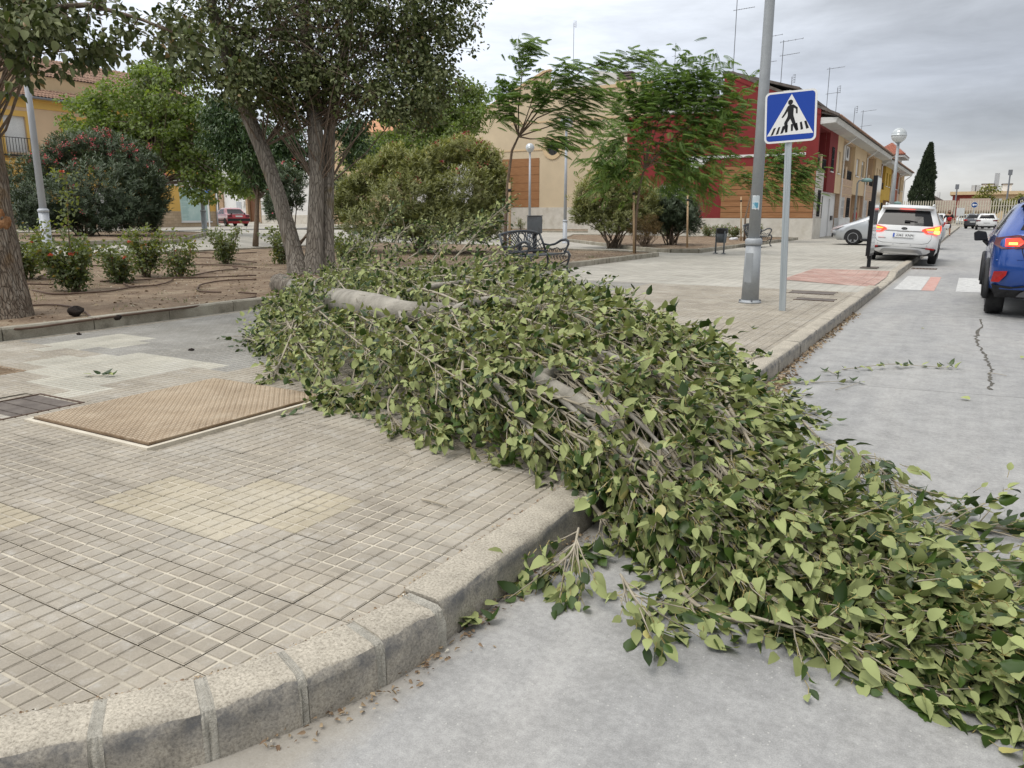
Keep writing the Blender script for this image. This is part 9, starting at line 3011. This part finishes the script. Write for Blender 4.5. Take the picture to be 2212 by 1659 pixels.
keep = far_from(LP, stem[0:2] + stem[2:7], .20) & far_from(LP, stem[9:13], .11)
for pth in bare[:9]:
    keep &= far_from(LP, pth, .045)
LP, LD, LN, LL = LP[keep], LD[keep], LN[keep], LL[keep]
PB = [q for q, k_ in zip(PB, keep) if k_]
dist = np.linalg.norm(LP - np.array([0, 0, EYE]), axis=1)
tint = np.clip(rng.normal(.42, .22, len(LP)), 0, .93)
tint = np.where(rng.random(len(LP)) < .018, 1.0, tint)
crest = np.array([mass(0.5, 0)[2]] * 1)
order = np.argsort(dist - 1.6 * (LP[:, 2] - np.array([groundz(x, y) for x, y in LP[:, :2]])))
single = order[:300]
mask = np.ones(len(LP), bool); mask[single] = False
var = []
for v in range(14):
    lv = Leaves()
    lv.add(np.zeros((1, 3)), np.array([[1.0, 0, 0]]), np.array([[0, 0, 1.0]]), 0.074, rng.uniform(.040, .055), rng.uniform(.0, .7), rng.uniform(-.15, .55), 'rich', 1.0 if v == 0 else rng.uniform(.1, .85))
    var.append(lv.mesh('leaf', M['limb_leaf']))
for i in single:
    x = Vector(LD[i]).normalized(); z = Vector(LN[i]); y = z.cross(x).normalized(); z = x.cross(y)
    o = bpy.data.objects.new('leaf', var[int(rng.integers(0 if rng.random() < .3 else 1, 14))])
    col.objects.link(o)
    o.parent = FL
    o.matrix_parent_inverse = wm(FL).inverted()
    s_ = LL[i] / .074
    o.matrix_basis = Matrix(((x.x * s_, y.x * s_, z.x * s_, LP[i][0]), (x.y * s_, y.y * s_, z.y * s_, LP[i][1]), (x.z * s_, y.z * s_, z.z * s_, LP[i][2]), (0, 0, 0, 1)))
lv = Leaves()
nr = mask & (dist < 6.5); fr_ = mask & (dist >= 6.5)
for mk, tm in ((nr, 'rich'), (fr_, 'ovate')):
    n = mk.sum()
    lv.add(LP[mk], LD[mk], LN[mk], LL[mk], LL[mk] * rng.uniform(.50, .76, n), rng.uniform(0, .8, n), rng.uniform(-.15, .6, n), tm, tint[mk])
lv.build('leaves_beyond', M['limb_leaf'], FL)
B_ = np.array([b for b, e in PB]); E_ = np.array([e for b, e in PB])
mk = dist < 7
B_ = B_[mk]; E_ = E_[mk]
V = []
for q, r in ((B_, .0016), (E_, .0012)):
    for a in range(3):
        V.append(q + np.array([math.cos(a * 2.09), 0, math.sin(a * 2.09)]) * r)
V = np.stack(V, 1)
fb = np.array([[0, 1, 4, 3], [1, 2, 5, 4], [2, 0, 3, 5]])
Fq = (fb[None] + (np.arange(len(B_)) * 6)[:, None, None]).reshape(-1, 4)
o = link('leaf_stalks', np_mesh('leaf_stalks', V.reshape(-1, 3), [Fq], M['petiole']), FL)
o['kind'] = 'stuff'
def sprig(label, pts, nl, size=.07, name='fallen_sprig', r=.004, spread=.05):
    P_ = []
    for q in pts:
        z = q[2] if len(q) > 2 else 0.012
        g_ = G(q[0], q[1], z)
        zz = groundz(g_[0], g_[1])
        g_ = G(q[0], q[1], zz + z)
        P_.append(g_)
    t = thing(name, label, 'sprig' if nl else 'twig', P_[0], 0, 'torn sprigs and twigs scattered around the limb')
    sm = smooth(P_, 2)
    MB().tube(sm, list(np.linspace(r, r * .4, len(sm))), 6).build('stem', M['limb_twig'], t, True)
    for i in range(nl):
        u = rng.uniform(.1, 1) if nl > 2 else rng.uniform(.8, 1)
        b = np.array(sm[min(len(sm) - 1, int(u * len(sm)))]) + np.append(rng.normal(0, spread * .5, 2), 0)
        zz = groundz(b[0], b[1])
        b[2] = max(b[2], zz + .008 + rng.uniform(0, .03))
        x = Vector((rng.normal(), rng.normal(), rng.uniform(-.1, .35))).normalized()
        z = Vector((rng.normal(0, .4), rng.normal(0, .4), 1 if rng.random() < .55 else -1)); y = z.cross(x).normalized(); z = x.cross(y)
        s_ = size / .074 * rng.uniform(.7, 1.15)
        o = link('leaf', var[int(rng.integers(1, 14))], t)
        o.matrix_basis = Matrix(((x.x * s_, y.x * s_, z.x * s_, b[0]), (x.y * s_, y.y * s_, z.y * s_, b[1]), (x.z * s_, y.z * s_, z.z * s_, b[2]), (0, 0, 0, 1)))
    return t
sprig('long leafy sprig lying on the road beyond the limb', [(1820, 798), (1870, 792, .03), (1930, 785, .05), (1985, 790, .02), (2060, 795)], 26)
sprig('flat leafy sprig at the kerb foot beside the limb', [(1700, 825), (1760, 826, .02), (1840, 822)], 14)
sprig('small leafy twig between the long sprig and the kerb', [(1785, 798), (1800, 806), (1812, 812)], 6)
sprig('tiny cluster of leaves on the road nearest the limb edge', [(1718, 850), (1745, 850)], 5)
sprig('bare crooked twig on the road below the flat sprig', [(1805, 842), (1830, 836), (1855, 826)], 1)
sprig('leafy sprig trailing over the pavement toward the kerb', [(1480, 752), (1540, 756, .05), (1600, 764, .04), (1660, 768)], 34)
sprig('thin twig arching up from the pavement with a hanging leaf', [(1530, 752, .02), (1570, 715, .16), (1592, 693, .24), (1618, 700, .24), (1624, 708, .2)], 2, r=.003, spread=.01)
sprig('leaf cluster lying against the near kerb face', [(1010, 1352), (1040, 1340, .03), (1070, 1322)], 9, .078)
sprig('pale leaf cluster farther up against the kerb foot', [(1120, 1268), (1160, 1255, .03), (1190, 1225)], 13, .078)
sprig('leaves heaped between the kerb and the limb', [(1170, 1230), (1220, 1205, .04), (1300, 1195, .03)], 20, .078)
sprig('three green leaves on the paving left of the steel cover', [(190, 812), (212, 812, .01), (235, 810)], 5, .075)
sprig('short bare stick on the tiles before the kerb corner', [(912, 1078), (940, 1085), (965, 1093)], 0, r=.007)
sprig('thin curved bare twig on the tiles below the limb', [(820, 960), (860, 965, .02), (890, 985, .03), (880, 1003), (857, 1021)], 0, r=.003)
sprig('bent bare branch end poking out left of the limb', [(560, 742, .05), (545, 733, .08), (526, 731)], 0, r=.012)
sprig('small twig at the right edge of the road', [(2135, 805), (2160, 808), (2175, 812)], 0, r=.003)
for x, y, lab in ((2095, 865, 'single yellow leaf alone on the road below the crack'), (1990, 710, 'small pale leaf alone on the road near the blue car'), (2205, 775, 'single pale leaf at the right edge of the road'), (2085, 1533, 'left one of two yellow leaves at the limb tip'), (2135, 1543, 'right one of two yellow leaves at the limb tip'), (1365, 1378, 'tiny fallen leaf on the road below the limb')):
    g_ = G(x, y, .006)
    o = link('fallen_leaf', var[0])
    o.location = g_ + np.array([0, 0, .006]); o.rotation_euler = (rng.normal(0, .15), rng.normal(0, .15), rng.uniform(0, 6))
    if 'tiny' in lab or 'small' in lab:
        o.scale = (.5, .5, .5)
    tag(o, lab, 'leaf')
lv = Leaves()
n = 1500
yy = np.concatenate([rng.uniform(5.6, 12, n // 2), rng.normal(6.2, .4, n // 3), rng.uniform(1.2, 2.9, n - n // 2 - n // 3)])
xo = np.abs(rng.normal(0, .045, n)) + np.where((yy > 5.5) & (yy < 7), np.abs(rng.normal(0, .06, n)), 0)
xa = np.array([-1.355 if y > 1.86 else float(np.interp(y, [p[1] for p in ARR], [p[0] for p in ARR])) + .012 for y in yy])
P = np.column_stack([xa + xo, yy, .004 + np.abs(rng.normal(0, .008, n))])
sz = rng.uniform(.012, .05, n) * np.where(yy < 3, .5, 1)
lv.add(P, rdir(n, -.05, .4), rdir(n, .4, 1), sz, sz * .5, .5, .5, 'ovate', rng.random(n))
n = 900
yy = rng.uniform(0.7, 7, n)
P = np.column_stack([np.array([xk(y) for y in yy]) - .004 + rng.normal(0, .008, n), yy, np.full(n, .146)])
sz = rng.uniform(.004, .013, n)
lv.add(P, rdir(n, 0, .3), rdir(n, .4, 1), sz, sz * .8, .3, .3, 'ovate', rng.random(n))
tag(link('gutter_litter', lv.mesh('gutter_litter', M['litter'])), 'brown dry leaf litter along the foot of the kerb', 'leaf litter', kind='stuff')
